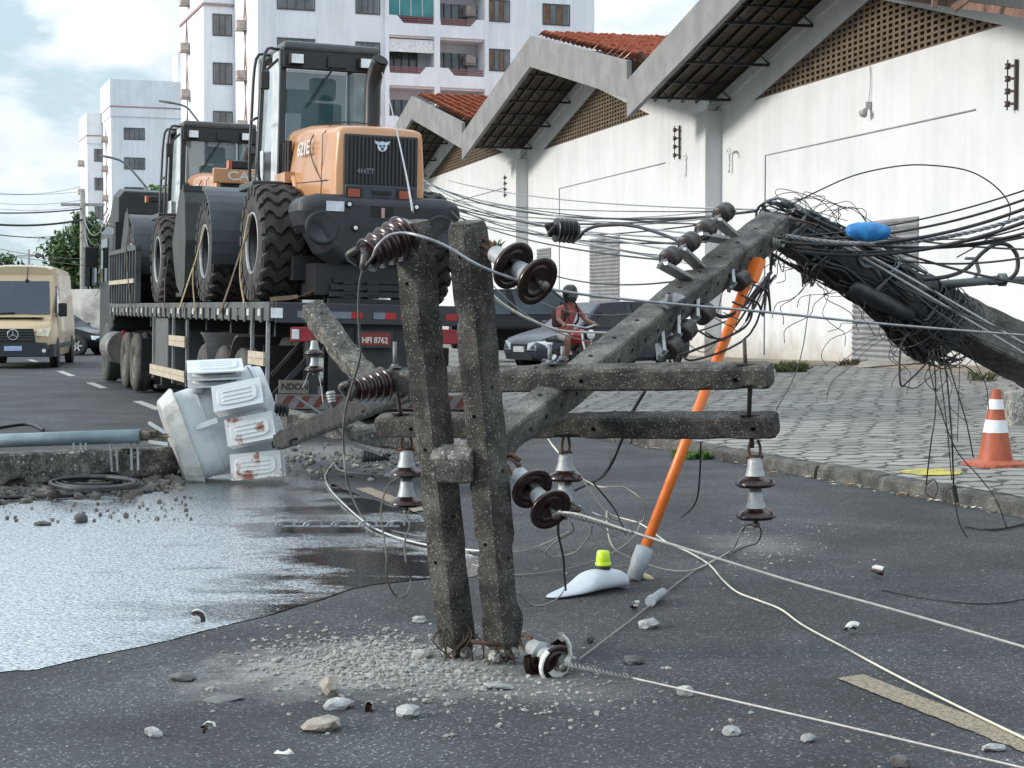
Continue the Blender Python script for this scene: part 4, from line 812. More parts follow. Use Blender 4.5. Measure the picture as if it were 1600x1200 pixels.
    m = MB(); m.tube(crv([(.22, 1.35, 2.1), (.22, 1.35, 2.5), (.22, 1.33, 2.85), (.25, 1.24, 3.06), (.27, 1.16, 3.14)], 6), .105, 18); ex = m.build('exhaust', cabblk, lo); m = MB(); m.cyl((.268, 1.162, 3.138), (.272, 1.148, 3.153), .09, 16); m.build('exhaust_mouth', black_m, ex)
    # cab
    x0, x1, y0, y1, z0, z1 = -.7, .62, 2.55, 4.1, 1.35, 3.42
    m = MB(); p = .085
    for x, y in ((x0, y0), (x1, y0), (x0, y1), (x1, y1)): m.bar((x * 1.02, y, z0), (x * .96, y + (.1 if y == y0 else -.1), z1), p, p, (0, 1, 0))
    m.bx(x0 - .02, x1 + .02, y0 - .02, y1, z0 - .1, z0 + .75); m.bx(x0, x1, y0 - .02, y0 + .07, z1 - .26, z1); cf = m.build('cab', cabblk, lo, bevel=.012)
    m = MB(); m.bx(x0 + .0, x1 - .0, y0 - .05, y1 + .1, z1 - .02, z1 + .1); m.build('cab_roof', M('roof_grey', (.07, .075, .08), .4), cf, bevel=.04)
    m = MB(); m.add([(x0 + .06, y0 + .02, z0 + .75), (x1 - .06, y0 + .02, z0 + .75), (x1 - .08, y0 + .09, z1 - .26), (x0 + .08, y0 + .09, z1 - .26)], [(0, 1, 2, 3)]); m.build('rear_window', glass_gr, cf, fix=False)
    m = MB(); m.add([(x0 + .06, y1, z0 + .7), (x1 - .06, y1, z0 + .7), (x1 - .08, y1 - .08, z1 - .1), (x0 + .08, y1 - .08, z1 - .1)], [(0, 1, 2, 3)]); m.build('windscreen', glass_gr, cf, fix=False)
    m = MB(); m.bx(x0 - .035, x0 - .02, y0 + .07, y0 + .5, z0 - .05, z1 - .02); m.bx(x0 - .035, x0 - .02, y1 - .5, y1 - .05, z0 - .05, z0 + .8); m.build('side_panel', pal, cf)
    m = MB(); m.add([(x0, y0 + .5, z0 + .2), (x0, y1 - .1, z0 + .2), (x0 + .05, y1 - .15, z1 - .1), (x0 + .05, y0 + .5, z1 - .1)], [(0, 1, 2, 3)]); sgm = M('sky_pale_side_glass', (.46, .54, .56), .05, alpha=.8, spec=.8); m.build('side_window', sgm, cf, fix=False); m = MB(); m.add([(x1, y0 + .1, z0 + .8), (x1, y1 - .1, z0 + .8), (x1 - .05, y1 - .15, z1 - .1), (x1 - .05, y0 + .1, z1 - .1)], [(0, 1, 2, 3)]); m.build('side_window', M('sky_pale_side_glass', (.46, .54, .56), .05, alpha=.8, spec=.8), cf, fix=False)  # pale, near-opaque tone puts the sky's reflection into the glass colour
    m = MB(); m.bx(-.3, .24, 3.0, 3.22, 2.0, 2.78); m.bx(-.21, .15, 2.98, 3.14, 2.82, 3.12); m.bx(-.3, .24, 3.1, 3.6, 1.95, 2.1); m.bx(-.4, -.3, 3.0, 3.6, 1.9, 2.25); m.build('seat', M('seat_grey', (.05, .06, .065), .7), cf, bevel=.06, bseg=3)
    for x in (x0 + .17, x1 - .2):
        m = MB(); m.bx(x - .1, x + .1, y0 - .13, y0 - .02, z1 - .22, z1 - .07); wl = m.build('work_light', black_m, cf, bevel=.015); m = MB(); m.bx(x - .08, x + .08, y0 - .14, y0 - .128, z1 - .205, z1 - .085); m.build('lens', clear_lamp, wl)
    m = MB(); m.bar((.02, y0 - .06, z1 - .16), (-.35, y0 - .02, z1 - .75), .025, .02, (0, 1, 0)); m.bx(-.1, .16, y0 - .07, y0 - .02, z1 - .22, z1 - .08); m.build('wiper', cabblk, cf)
    # handrail, step platform, mirror
    m = MB()
    for y, dx in ((2.15, -.2), (2.75, -.22)): m.tube(crv([(-.82 + .0, y + .5, 1.45), (-1.0, y + .4, 1.7), (-.98, y + .45, 2.6), (-.92, y + .5, 3.35), (-.72, y + .55, 3.42)], 4), .022, 6)
    m.tube([(-.99, 2.62, 2.5), (-.99, 3.2, 2.5)], .02, 6); m.build('handrail', cabblk, lo); m = MB(); m.bx(-1.2, -.6, 1.95, 2.9, 1.5, 1.6); m.bx(-.95, -.6, 2.2, 2.8, .95, 1.5); m.build('step_platform', cabblk, lo, bevel=.02)
    m = MB(); m.bx(-1.0, -.88, 2.5, 2.58, 2.85, 3.1); m.bar((-.95, 2.55, 3.08), (-.72, 2.7, 3.3), .04, .04); m.build('mirror', cabblk, lo, bevel=.02); m = MB(); m.bx(-1.1, -.82, 3.95, 4.1, 1.9, 2.02); m.build('side_lamp', cabblk, lo, bevel=.02); m = MB(); m.bx(-1.15, -1.103, 3.94, 4.11, 1.9, 2.02); m.build('side_lamp_lens', orange_lamp, lo)
    m = MB(); m.tube(crv([(-.66, 1.62, 1.28), (-.68, 1.8, 1.62), (-.7, 2.2, 1.66)], 4), .05, 8); m.bx(-.8, -.68, 1.85, 2.5, 1.58, 1.72); m.build('fender_bracket', org, lo)
    for sx in (-1, 1):      # quarter round front fenders
        m = MB(); secs = []
        for i in range(10):
            a = math.pi * (.98 + .5 * i / 9) ; a = math.pi * 1.02 - a + math.pi; secs.append([Vector((sx * x, 5.29 + q * math.cos(a), .8 + q * math.sin(a))) for x, q in ((.66, .93), (1.28, .93), (1.28, .9), (.66, .9))])
        secs = []
        for i in range(11):
            a = math.pi * (.52 + .56 * i / 10); secs.append([Vector((sx * x, 5.29 + q * math.cos(a), .8 + q * math.sin(a))) for x, q in ((.62, .93), (1.3, .93), (1.3, .87), (1.27, .87), (1.27, .9), (.62, .9))])
        m.loft(secs); m.build('front_fender', M('fender_grey', (.045, .052, .06), .5), lo)
    for sx in (-1, 1):
        m = MB(); m.prism([(4.4, 1.5), (4.8, 1.75), (6.0, 1.45), (6.7, .9), (6.5, .7), (5.8, 1.1), (4.8, 1.4)], (sx * .5 - .06, 0, 0), (0, 1, 0), (0, 0, 1), (1, 0, 0), .12); m.build('lift_arm', org, lo)
    m = MB(); sd = [(7.0, .3), (6.95, 1.0), (7.05, 1.6), (7.2, 1.84), (7.6, 1.8), (8.3, 1.0), (8.15, .7), (7.8, .3), (7.3, .12)]
    m.loft([[Vector((-1.26, y, z)) for y, z in sd], [Vector((-1.22, y, z)) for y, z in sd]]); m.loft([[Vector((1.26, y, z)) for y, z in sd], [Vector((1.22, y, z)) for y, z in sd]])
    bk = sd[:4]; prof = [sd[-1]] + bk
    secs = [[Vector((x, y, z)) for y, z in prof] + [Vector((x, y + .06, z + .01)) for y, z in reversed(prof)] for x in (-1.22, 1.22)]; m.loft(secs); m.bx(-1.22, 1.22, 7.3, 8.1, .12, .18); m.bx(-1.27, 1.27, 7.15, 7.28, 1.78, 1.87)
    bk_ = m.build('bucket', M('bucket_charcoal', (.026, .03, .03), .55, c2=(.045, .05, .05), vs=3), lo); return lo
lo1 = make_loader(); lo1.matrix_world = TM @ Matrix.Translation((1.37, 0, 1.615))
lo2 = copy_tree(lo1); lo2.matrix_world = TM @ Matrix.Translation((1.37, 8.35, 1.615)); m = MB(); m.bx(-.6, .6, -.02, .07, 2.02, 2.27); ob_ = m.build('orange_band', org, lo2, bevel=.02); text('CASE', .2, decal, ob_, face_m((-.05, -.025, 2.14), (1, 0, 0), (0, 0, 1)), .002, sx=1.35)
lo2['label'] = 'second wheel loader, farther forward on the flatbed and half hidden by the first'
for ch in [x for x in COL.objects if x.parent == lo2]:
    if ch.name.startswith('bucket'): ch.location.y = -1.5
    if ch.name.startswith(('cab', 'handrail', 'mirror')): ch.location.z = -.22
    if ch.name.startswith('exhaust'): ch.location.z = -.45
mq = thing('loading_ramp', 'stack of black loading ramp bars lying at the rear end of the flatbed', 'loading ramp', TM); m = MB()
for q in range(4):
    for x in (.95, 1.25): m.bx(x, x + .14, .1 + .02 * q, .8, 1.61 + q * .085, 1.66 + q * .085)
    m.bx(.75 + .03 * q, 2.1 - .05 * q, .09 + .03 * q, .16 + .03 * q, 1.63 + q * .085, 1.69 + q * .085); m.bx(.8, 2.0, .5, .6, 1.63 + q * .085, 1.69 + q * .085)
m.build('bars', M('black_ramp_steel', (.012, .014, .017), .5), mq)
# ratchet straps
strap_m = M('ochre_webbing', (.24, .2, .1), .85, c2=(.33, .28, .16), vs=20); strap_d = M('brown_webbing', (.11, .075, .05), .85)
def TP(x, y, z): return TM @ Vector((x, y, z))
for lb, pts, mt in (('slack brown strap from the rear left tyre down to the bed rail', [(.05, 1.55, 2.55), (-.02, 1.9, 2.15), (-.06, 2.1, 1.9), (-.05, 2.9, 1.5)], strap_d),
    ('ochre strap crossing the rim of the rear left tyre', [(.06, 1.6, 2.75), (.02, 1.75, 2.35), (-.03, 1.68, 2.0), (-.05, 1.25, 1.6)], strap_m),
    ('ochre strap knotted over the front left tyre of the rear loader', [(.08, 5.0, 2.75), (.0, 5.3, 2.25), (-.05, 5.5, 2.0), (-.06, 6.4, 1.52)], strap_m),
    ('yellowish strap hanging from the knot to the bed rail below the front tyre', [(-.02, 5.35, 2.2), (-.05, 5.2, 1.9), (-.06, 4.9, 1.5)], strap_m),
    ('brown strap down the middle of the bed side near the bucket tip', [(.05, 8.3, 2.4), (-.03, 8.1, 2.0), (-.06, 7.9, 1.5)], strap_d),
    ('strap over the ribbed side panel of the bed', [(.02, 13.0, 2.9), (-.07, 12.8, 2.6), (-.08, 12.3, 2.0), (-.06, 11.9, 1.45)], strap_d),
    ('orange tipped strap lying across the rear of the bed', [(.1, .4, 1.66), (.5, .3, 1.72), (.9, .5, 1.86), (1.3, .7, 1.9)], strap_d)):
    m = MB(); q = crv([TP(*p) for p in pts], 5)
    for i in range(len(q) - 1): m.bar(q[i], q[i + 1], .055, .012, (-.9, -.3, 0))
    tag(m.build('strap', mt), lb, 'strap', 'tie-down straps on the load')

# ================================================================== ROAD VEHICLES
def car_wheel(par, c, r, wd, side, rim_m):
    m = MB(); m.lathe([(r * .62, wd * .45), (r * .85, wd * .5), (r * .97, wd * .38), (r, 0), (r * .97, -wd * .38), (r * .6, -wd * .45)], c, (side, 0, 0), 26); o = m.build('wheel', rubber, par)
    c = Vector(c); ax = Vector((side, 0, 0)); q = MB(); q.lathe([(r * .63, wd * .42), (r * .58, wd * .46), (r * .56, wd * .3), (r * .15, wd * .25), (r * .14, wd * .42), (0, wd * .43)], c, ax, 24, 1)
    for i in range(6):
        a = i * math.pi / 3; d = Vector((0, math.cos(a), math.sin(a))); q.bar(c + ax * wd * .4 + d * r * .1, c + ax * wd * .42 + d * r * .58, r * .17, .02, ax)
    q.build('rim', [rim_m, black_m], o)
def car(name, label, cat, M_, paint, Lh, Wd, H, belt, cabin, rim_m, group=None, plate=True, lampm=None):
    """front towards +y. cabin = (rear base, rear top, front top, front base) along y"""
    t = thing(name, label, cat, M_, group); hw = Wd / 2; F = Lh / 2
    def sec(y, z0, zb, w_, tuck=.9):
        P = [(-w_ * .86, z0), (-w_ * .97, z0 + .08), (-w_, (z0 + zb) / 2), (-w_ * .97, zb - .1), (-w_ * tuck, zb), (-w_ * .4, zb + .025)]; return [Vector((x, y, z)) for x, z in P + [(-x, z) for x, z in reversed(P)]]
    rb, rt, ft, fb = cabin; hood = belt - .06
    m = MB(); m.loft([sec(-F, .38, belt * .78, hw * .8), sec(-F + .1, .25, belt * .94, hw * .93), sec(-F + .45, .22, belt, hw), sec(rb + .4, .2, belt, hw), sec(fb - .3, .2, belt, hw), sec(fb, .2, belt - .01, hw), sec(F - .5, .22, hood - .07, hw * .98), sec(F - .16, .24, hood - .16, hw * .9), sec(F - .03, .3, hood - .25, hw * .8), sec(F, .36, hood - .34, hw * .74)], sm=True); bd = m.build('body', paint, t)
    e = bd.modifiers.new('edge', 'EDGE_SPLIT'); e.split_angle = rad(38)
    a = [(hw * .92, belt - .02), (hw * .72, H)]
    cs = lambda y, w_, z: [Vector((-w_, y, z)), Vector((w_, y, z))]
    m = MB(); wb, wt = hw * .92, hw * .7
    v = [(-wb, rb, belt - .02), (wb, rb, belt - .02), (wb, fb, belt - .02), (-wb, fb, belt - .02), (-wt, rt, H - .03), (wt, rt, H - .03), (wt, ft, H - .04), (-wt, ft, H - .04)]
    mid = (rt + ft) / 2; v += [(-wt * .95, mid, H), (wt * .95, mid, H)]
    m.add(v, [(0, 1, 5, 4), (1, 2, 6, 9, 5), (2, 3, 7, 6), (3, 0, 4, 8, 7), (4, 5, 9, 8), (8, 9, 6, 7), (0, 3, 2, 1)]); m.build('roof', paint, t, bevel=.04, bseg=3)
    def pane(nm, q, inset=.07, off=.006):
        q = [Vector(p) for p in q]; c = sum(q, Vector()) / 4; n = (q[1] - q[0]).cross(q[3] - q[0]).normalized()
        if n.dot(c - Vector((0, 0, belt))) < 0: n = -n
        q = [p + (c - p).normalized() * inset for p in q]; mm = MB(); mm.loft([[p + n * off for p in q], [p - n * .02 for p in q]]); return mm.build(nm, car_glass, t)
    V = [Vector(p) for p in v]; pane('windscreen', (V[2], V[3], V[7], V[6])); pane('rear_window', (V[0], V[1], V[5], V[4]))
    for s0, s1, s2, s3 in ((1, 2, 6, 5), (0, 3, 7, 4)):
        for f0, f1 in ((0, .47), (.5, 1)):
            lo_a, lo_b = V[s0].lerp(V[s1], f0), V[s0].lerp(V[s1], f1); hi_a, hi_b = V[s3].lerp(V[s2], f0), V[s3].lerp(V[s2], f1); pane('side_window', (lo_a, lo_b, hi_b, hi_a), .055, .01)
    for y in (F - .78, -F + .72):
        for s in (-1, 1):
            r = .31 * (1.12 if H > 1.6 else 1); mm = MB(); mm.lathe([(0, 0), (r * 1.17, 0), (r * 1.17, .02), (0, .02)], (s * (hw - .012), y, r), (s, 0, 0), 24); mm.build('wheel_arch', black_m, t); car_wheel(t, (s * (hw - .06), y, r), r, .19, s, rim_m)
    for s in (-1, 1):
        mm = MB(); mm.loft([[Vector((s * hw * x, y, z)) for x, y, z in ((.40, F + .03, hood - .40), (.74, F + .0, hood - .40), (.97, F - .22, hood - .33), (.96, F - .26, hood - .2), (.72, F - .02, hood - .22), (.42, F + .02, hood - .26))], [Vector((s * hw * x, y - .06, z)) for x, y, z in ((.40, F + .03, hood - .40), (.74, F + .0, hood - .40), (.97, F - .22, hood - .33), (.96, F - .26, hood - .2), (.72, F - .02, hood - .22), (.42, F + .02, hood - .26))]]); mm.build('headlight', clear_lamp, t)
        mm = MB(); mm.bx(s * hw * .6, s * hw * .9, -F - .0, -F + .12, belt - .3, belt - .08); mm.build('tail_light', red_lamp, t)
        mm = MB(); mm.box((s * (hw + .08), fb - .28, belt + .08), (.18, .1, .13)); mm.build('mirror', paint, t, bevel=.03)
    mm = MB(); mm.bx(-hw * .38, hw * .38, F - .02, F + .012, hood - .38, hood - .28); mm.build('grille', black_m, t); mm = MB(); mm.bx(-hw * .6, hw * .6, F - .1, F + .02, .26, .38); mm.build('lower_grille', black_m, t)
    if plate: mm = MB(); mm.bx(-.2, .2, F, F + .03, .42, .54); mm.build('number_plate', M('plate_pale', (.55, .56, .58), .5), t)
    return t
silver = M('silver_rim', (.5, .51, .52), .3, .7)
def heading(d): return math.atan2(-d[0], d[1])
def put(px, Y, z, d): p = W(px, 478, Y); return mtx((p.x, Y, z), heading(d))
car('parked_car', 'blue grey hatchback parked before the white warehouse, behind the motorcyclist', 'car', put(934, 38, .2, (-.84, -.54)), M('blue_grey_car_paint', (.05, .058, .078), .3, .2, spec=.4), 4.1, 1.68, 1.5, .93, (-1.75, -1.1, .35, 1.05), silver)
car('parked_car', 'tall black sport utility car parked beyond the blue grey hatchback', 'car', put(838, 45, .26, (.92, -.1)), M('black_car_paint', (.004, .004, .005), .14, spec=.25), 4.4, 1.8, 1.78, 1.12, (-2.1, -1.75, .5, 1.25), silver)
car('passing_car', 'dark hatchback on the road just behind the yellow van', 'car', put(84, 57, 0, (.98, -.2)), M('dark_teal_car_paint', (.005, .008, .01), .2, spec=.3), 4.0, 1.7, 1.45, .9, (-1.8, -1.2, .3, 1.05), silver)
# delivery van
vp = M('beige_van_paint', (.45, .345, .205), .35, c2=(.49, .375, .225), vs=.5, coat=.4)
p = W(20, 478, 44); van = thing('delivery_van', 'beige yellow high roof delivery van driving towards the viewer', 'van', mtx((p.x, 44, 0), heading((.15, -.985))))
def vs_(y, z0, z1, w0, w1, r=.18):
    P = [(-w0 * .95, z0), (-w0, z0 + .25), (-w0, 1.1), (-w1, z1 - r), (-w1 + r * .35, z1 - r * .3), (-w1 + r, z1), (-.3, z1 + .03)]; return [Vector((x, y, z)) for x, z in P + [(-x, z) for x, z in reversed(P)]]
m = MB(); m.loft([vs_(-5.6, .35, 2.55, .97, .86), vs_(-5.5, .3, 2.62, .99, .88), vs_(-2.0, .3, 2.66, 1.0, .89), vs_(-1.25, .3, 2.6, 1.0, .87)], sm=True)
def nose(y, z0, z1, w_): P = [(-w_ * .94, z0), (-w_, z0 + .2), (-w_, (z0 + z1) / 2), (-w_ * .97, z1 - .12), (-w_ * .88, z1), (-.3, z1 + .03)]; return [Vector((x, y, z)) for x, z in P + [(-x, z) for x, z in reversed(P)]]
m.loft([nose(-1.3, .3, 1.42, 1.0), nose(-.75, .3, 1.36, 1.0), nose(-.3, .32, 1.18, .98), nose(-.08, .34, 1.05, .92), nose(0, .36, .95, .86)], sm=True)
m.add([(-.88, -.72, 1.34), (.88, -.72, 1.34), (.8, -1.26, 2.42), (-.8, -1.26, 2.42), (-1.0, -1.3, 1.4), (1.0, -1.3, 1.4), (.87, -1.3, 2.5), (-.87, -1.3, 2.5)], [(0, 1, 2, 3), (0, 3, 7, 4), (1, 5, 6, 2), (3, 2, 6, 7)])
vb = m.build('body', vp, van); e = vb.modifiers.new('edge', 'EDGE_SPLIT'); e.split_angle = rad(35)
m = MB(); q = [Vector(x) for x in ((-.84, -.74, 1.38), (.84, -.74, 1.38), (.78, -1.17, 2.24), (-.78, -1.17, 2.24))]; n = Vector((0, .9, .43)); m.loft([[x + n * .02 for x in q], [x - n * .02 for x in q]]); m.build('windscreen', M('blue_windscreen', (.015, .022, .045), .08, spec=.8), van)
for s in (-1, 1): m = MB(); m.loft([[Vector((s * (x + d), y, z)) for x, y, z in ((1.0, -.95, 1.42), (1.0, -1.95, 1.36), (.93, -1.95, 2.1), (.94, -1.4, 2.12))] for d in (.006, -.03)]); m.build('side_window', glass_dk, van)
m = MB(); m.loft([nose(.0, .3, .66, .94), nose(.045, .32, .64, .86)]); m.bx(-1.01, -.9, -.9, .0, .3, .62); m.bx(.9, 1.01, -.9, .0, .3, .62); m.build('bumper', M('van_bumper_grey', (.022, .03, .038), .6), van, bevel=.03)
m = MB(); m.prism([(-.55, .68), (.55, .68), (.5, 1.02), (-.5, 1.02)], (0, .0, 0), (1, 0, 0), (0, 0, 1), (0, 1, 0), .035); vg = m.build('grille', black_m, van); m = MB()
for i in range(4): m.bx(-.5, .5, .034, .05, .73 + i * .07, .755 + i * .07)
m.build('grille_bar', M('grille_grey', (.06, .065, .07), .4), vg)
m = MB(); m.tube([Vector((.13 * math.cos(a), .055, .87 + .13 * math.sin(a))) for a in [i * 2 * math.pi / 24 for i in range(24)]], .013, 6, closed=True)
for k in range(3): a = math.pi / 2 + k * 2 * math.pi / 3; m.bar((0, .055, .87), (.125 * math.cos(a), .055, .87 + .125 * math.sin(a)), .028, .02, (0, 1, 0), w2=.006)
m.build('emblem', alu, vg)
for s in (-1, 1):
    m = MB(); m.loft([[Vector((s * x, y + d, z)) for x, y, z in ((.58, .01, .84), (.86, -.03, .82), (.93, -.15, 1.05), (.6, -.0, 1.0))] for d in (.03, -.05)]); m.build('headlight', M('van_headlight', (.8, .72, .55), .1), van)
    m = MB(); m.cyl((s * .76, .03, .46), (s * .76, .05, .46), .05, 12); m.build('fog_light', clear_lamp, van)
    m = MB(); m.box((s * 1.13, -1.0, 1.5), (.22, .12, .36)); m.build('mirror', black_m, van, bevel=.04)
    for y in (-.98, -4.7): car_wheel(van, (s * .9, y, .34), .34, .22, s, MATS['dark_steel']); mm = MB(); mm.lathe([(0, 0), (.42, 0), (.42, .02), (0, .02)], (s * .99, y, .36), (s, 0, 0), 20); mm.build('wheel_arch', black_m, van)
    m = MB(); m.bx(s * .985, s * 1.006, -5.4, -1.5, .5, .62); m.build('side_trim', MATS['van_bumper_grey'], van)
m = MB(); m.bx(-.22, .22, .045, .06, .46, .58); pl = m.build('number_plate', M('plate_blue_white', (.4, .48, .7), .5), van)
m = MB(); m.bx(-.7, .7, -.55, -.35, 1.3, 1.31); m.bar((.5, -.7, 1.4), (.05, -.72, 1.43), .03, .02); m.build('wiper', black_m, van)
m = MB(); m.tube([(-.25, -1.18, 2.62), (-.22, -1.17, 2.3)], .012, 5); m.lathe([(0, -.06), (.05, -.02), (.05, .03), (0, .06)], (-.22, -1.15, 2.25), (0, 0, 1), 10); m.build('hanging_ornament', black_m, van)

# ================================================================== MOTORCYCLE AND RIDER
p = W(893, 478, 32); mc = thing('motorcycle', 'small red motorcycle under the helmeted rider in a pink shirt', 'motorcycle', mtx((p.x, 32, .2), heading((.52, -.85))))
for y in (.64, -.6):
    m = MB(); m.tube([Vector((0, y + .27 * math.cos(a), .29 + .27 * math.sin(a))) for a in [i * 2 * math.pi / 24 for i in range(24)]], .045, 8, closed=True); o = m.build('wheel', rubber, mc); m = MB(); m.lathe([(.05, -.04), (.23, -.015), (.23, .015), (.05, .04)], (0, y, .29), (1, 0, 0), 18); m.build('rim', silver, o)
m = MB(); m.tube(crv([(0, .42, .8), (0, .1, .62), (0, -.2, .62), (0, -.6, .3)], 4), .04, 8); m.tube([(0, .12, .6), (0, .05, .3), (0, -.25, .3)], .045, 8); m.bx(-.12, .12, -.15, .15, .26, .5); m.tube([(.13, .1, .3), (.14, -.75, .36)], .05, 8); m.build('frame', cabblk, mc)
m = MB(); m.lathe([(.0, -.3), (.09, -.26), (.14, -.1), (.155, .08), (.12, .22), (.0, .27)], (0, .2, .82), (0, 1, .12), 16); m.build('fuel_tank', M('red_tank', (.4, .02, .025), .25, coat=.5), mc)
m = MB(); m.loft([[Vector((x, y, z)) for x, z in ((-w_, .72), (w_, .72), (w_ * .9, .8), (-w_ * .9, .8))] for y, w_ in ((-.75, .1), (-.3, .15), (.02, .09))]); m.build('saddle', black_m, mc, bevel=.02)
m = MB()
for s in (-1, 1): m.tube([(s * .08, .64, .29), (s * .08, .45, .95)], .025, 8)
m.tube(crv([(-.38, .28, 1.04), (-.25, .4, 1.05), (0, .45, 1.0), (.25, .4, 1.05), (.38, .28, 1.04)], 4), .016, 7); m.build('fork', alu, mc)
m = MB(); m.lathe([(0, -.1), (.09, -.06), (.1, .04), (.0, .05)], (0, .6, .88), (0, 1, 0), 14); hl = m.build('headlight', black_m, mc); m = MB(); m.lathe([(.09, .045), (.06, .07), (0, .08)], (0, .6, .88), (0, 1, 0), 14); m.build('lens', clear_lamp, hl)
m = MB(); m.loft([[Vector((x, .64 + .34 * math.cos(a), .29 + .34 * math.sin(a))) for x in (-.07, .07)] + [Vector((x, .64 + .33 * math.cos(a), .29 + .33 * math.sin(a))) for x in (.07, -.07)] for a in [math.pi * (.15 + .6 * i / 8) for i in range(9)]]); m.build('mudguard', MATS['red_tank'], mc)
for s in (-1, 1): m = MB(); m.tube([(s * .25, .4, 1.05), (s * .34, .38, 1.2)], .01, 6); m.box((s * .36, .38, 1.24), (.12, .03, .08)); m.build('mirror', black_m, mc, bevel=.01)
def skinned(name, pts, edges, mats, facemat, par, root=0, sub=2):
    me = bpy.data.meshes.new(name); me.from_pydata([p[:3] for p in pts], edges, []); o = bpy.data.objects.new(name, me); COL.objects.link(o)
    sk = o.modifiers.new('skin', 'SKIN'); sk.use_smooth_shade = True; o.modifiers.new('sub', 'SUBSURF').levels = sub
    for i, p in enumerate(pts): me.skin_vertices[0].data[i].radius = (p[3], p[4] if len(p) > 4 else p[3]); me.skin_vertices[0].data[i].use_root = (i == root)
    dg = bpy.context.evaluated_depsgraph_get(); m2 = bpy.data.meshes.new_from_object(o.evaluated_get(dg)); bpy.data.objects.remove(o); m2.name = name
    m2.materials.clear()
    for mm in mats: m2.materials.append(mm)
    for f in m2.polygons: f.material_index = facemat(f.center); f.use_smooth = True
    n = bpy.data.objects.new(name, m2); COL.objects.link(n); n.parent = par; FR[n.name] = FR.get(par.name, Matrix.Identity(4)); return n
skin = M('tanned_skin', (.25, .12, .075), .5); shirt = M('pink_red_shirt', (.36, .1, .095), .85, var=.25, vs=12); short = M('pale_shorts', (.55, .53, .5), .85)
ri = thing('person', 'helmeted motorcyclist in a pinkish red shirt and pale shorts with a backpack', 'person', mc.matrix_world.copy()); ri.matrix_world = mtx((p.x, 32, .2), heading((.52, -.85)))
pts = [(0, -.22, .86, .15, .13), (0, -.2, 1.02, .15, .12), (0, -.16, 1.22, .18, .12), (0, -.12, 1.36, .17, .1), (0, -.1, 1.46, .06, .06), (0, -.06, 1.58, .085, .1),
       (-.2, -.12, 1.35, .065), (-.3, .02, 1.14, .047), (-.33, .24, 1.07, .036), (-.34, .3, 1.06, .035), (.2, -.12, 1.35, .065), (.3, .02, 1.14, .047), (.33, .24, 1.07, .036), (.34, .3, 1.06, .035),
       (-.12, -.15, .84, .1), (-.2, .2, .8, .08), (-.2, .12, .42, .055), (-.19, .1, .32, .045), (-.19, .22, .28, .04), (.12, -.15, .84, .1), (.2, .2, .8, .08), (.2, .12, .42, .055), (.19, .1, .32, .045), (.19, .22, .28, .04)]
for s, i0 in ((-1, 9), (1, 13)):
    for k in range(4): pts.append((s * (.325 + .022 * k), .345, 1.05 - .004 * k, .011)); pts.append((s * (.322 + .022 * k), .33, 1.012, .01))
    pts.append((s * .3, .31, 1.035, .012))
ed = [(0, 1), (1, 2), (2, 3), (3, 4), (4, 5), (3, 6), (6, 7), (7, 8), (8, 9), (3, 10), (10, 11), (11, 12), (12, 13), (0, 14), (14, 15), (15, 16), (16, 17), (17, 18), (0, 19), (19, 20), (20, 21), (21, 22), (22, 23)]
for h, b0 in ((9, 24), (13, 33)):
    for k in range(4): ed += [(h, b0 + 2 * k), (b0 + 2 * k, b0 + 2 * k + 1)]
    ed.append((h, b0 + 8))
def fm(c):
    if c.z > 1.43: return 0
    if c.z > .97 and abs(c.x) < .24 or (c.z > 1.2): return 1
    if c.z > .9 and abs(c.x) < .2 and c.y < .0: return 1
    if c.z > .68 and c.y < .16 and c.z < .98: return 2
    return 0
skinned('body', pts, ed, [skin, shirt, short], fm, ri)
m = MB(); m.lathe([(.11, -.15), (.135, -.08), (.145, .02), (.13, .1), (.08, .155), (0, .17)], (0, -.05, 1.63), (0, -.05, 1), 20); hm = m.build('helmet', M('black_helmet', (.02, .022, .022), .25), ri); m = MB(); m.lathe([(.128, -.09), (.152, -.04), (.152, .05), (.13, .07)], (0, -.045, 1.62), (0, 0, 1), 12, arc=(0, 2.2)); 
m = MB(); m.loft([[Vector((.15 * math.sin(a), -.05 + .152 * math.cos(a), z)) for z in (1.56, 1.66)] + [Vector((.146 * math.sin(a), -.05 + .146 * math.cos(a), z)) for z in (1.66, 1.56)] for a in [rad(-65 + 13 * i) for i in range(11)]]); m.build('visor', glass_dk, hm)
m = MB(); m.loft([[Vector((x, -.33 + dy, z)) for x, z in ((-.15, 1.0), (.15, 1.0), (.16, 1.2), (.12, 1.38), (-.12, 1.38), (-.16, 1.2))] for dy in (-.14, .06)]); bp_ = m.build('backpack', M('dark_red_backpack', (.07, .025, .025), .8), ri, bevel=.05, bseg=3); m = MB()
for s in (-1, 1): m.tube(crv([(s * .1, -.28, 1.36), (s * .12, -.12, 1.47), (s * .12, .02, 1.36), (s * .15, .0, 1.15), (s * .17, -.2, 1.02)], 4), .02, 6)
m.build('strap', black_m, bp_)
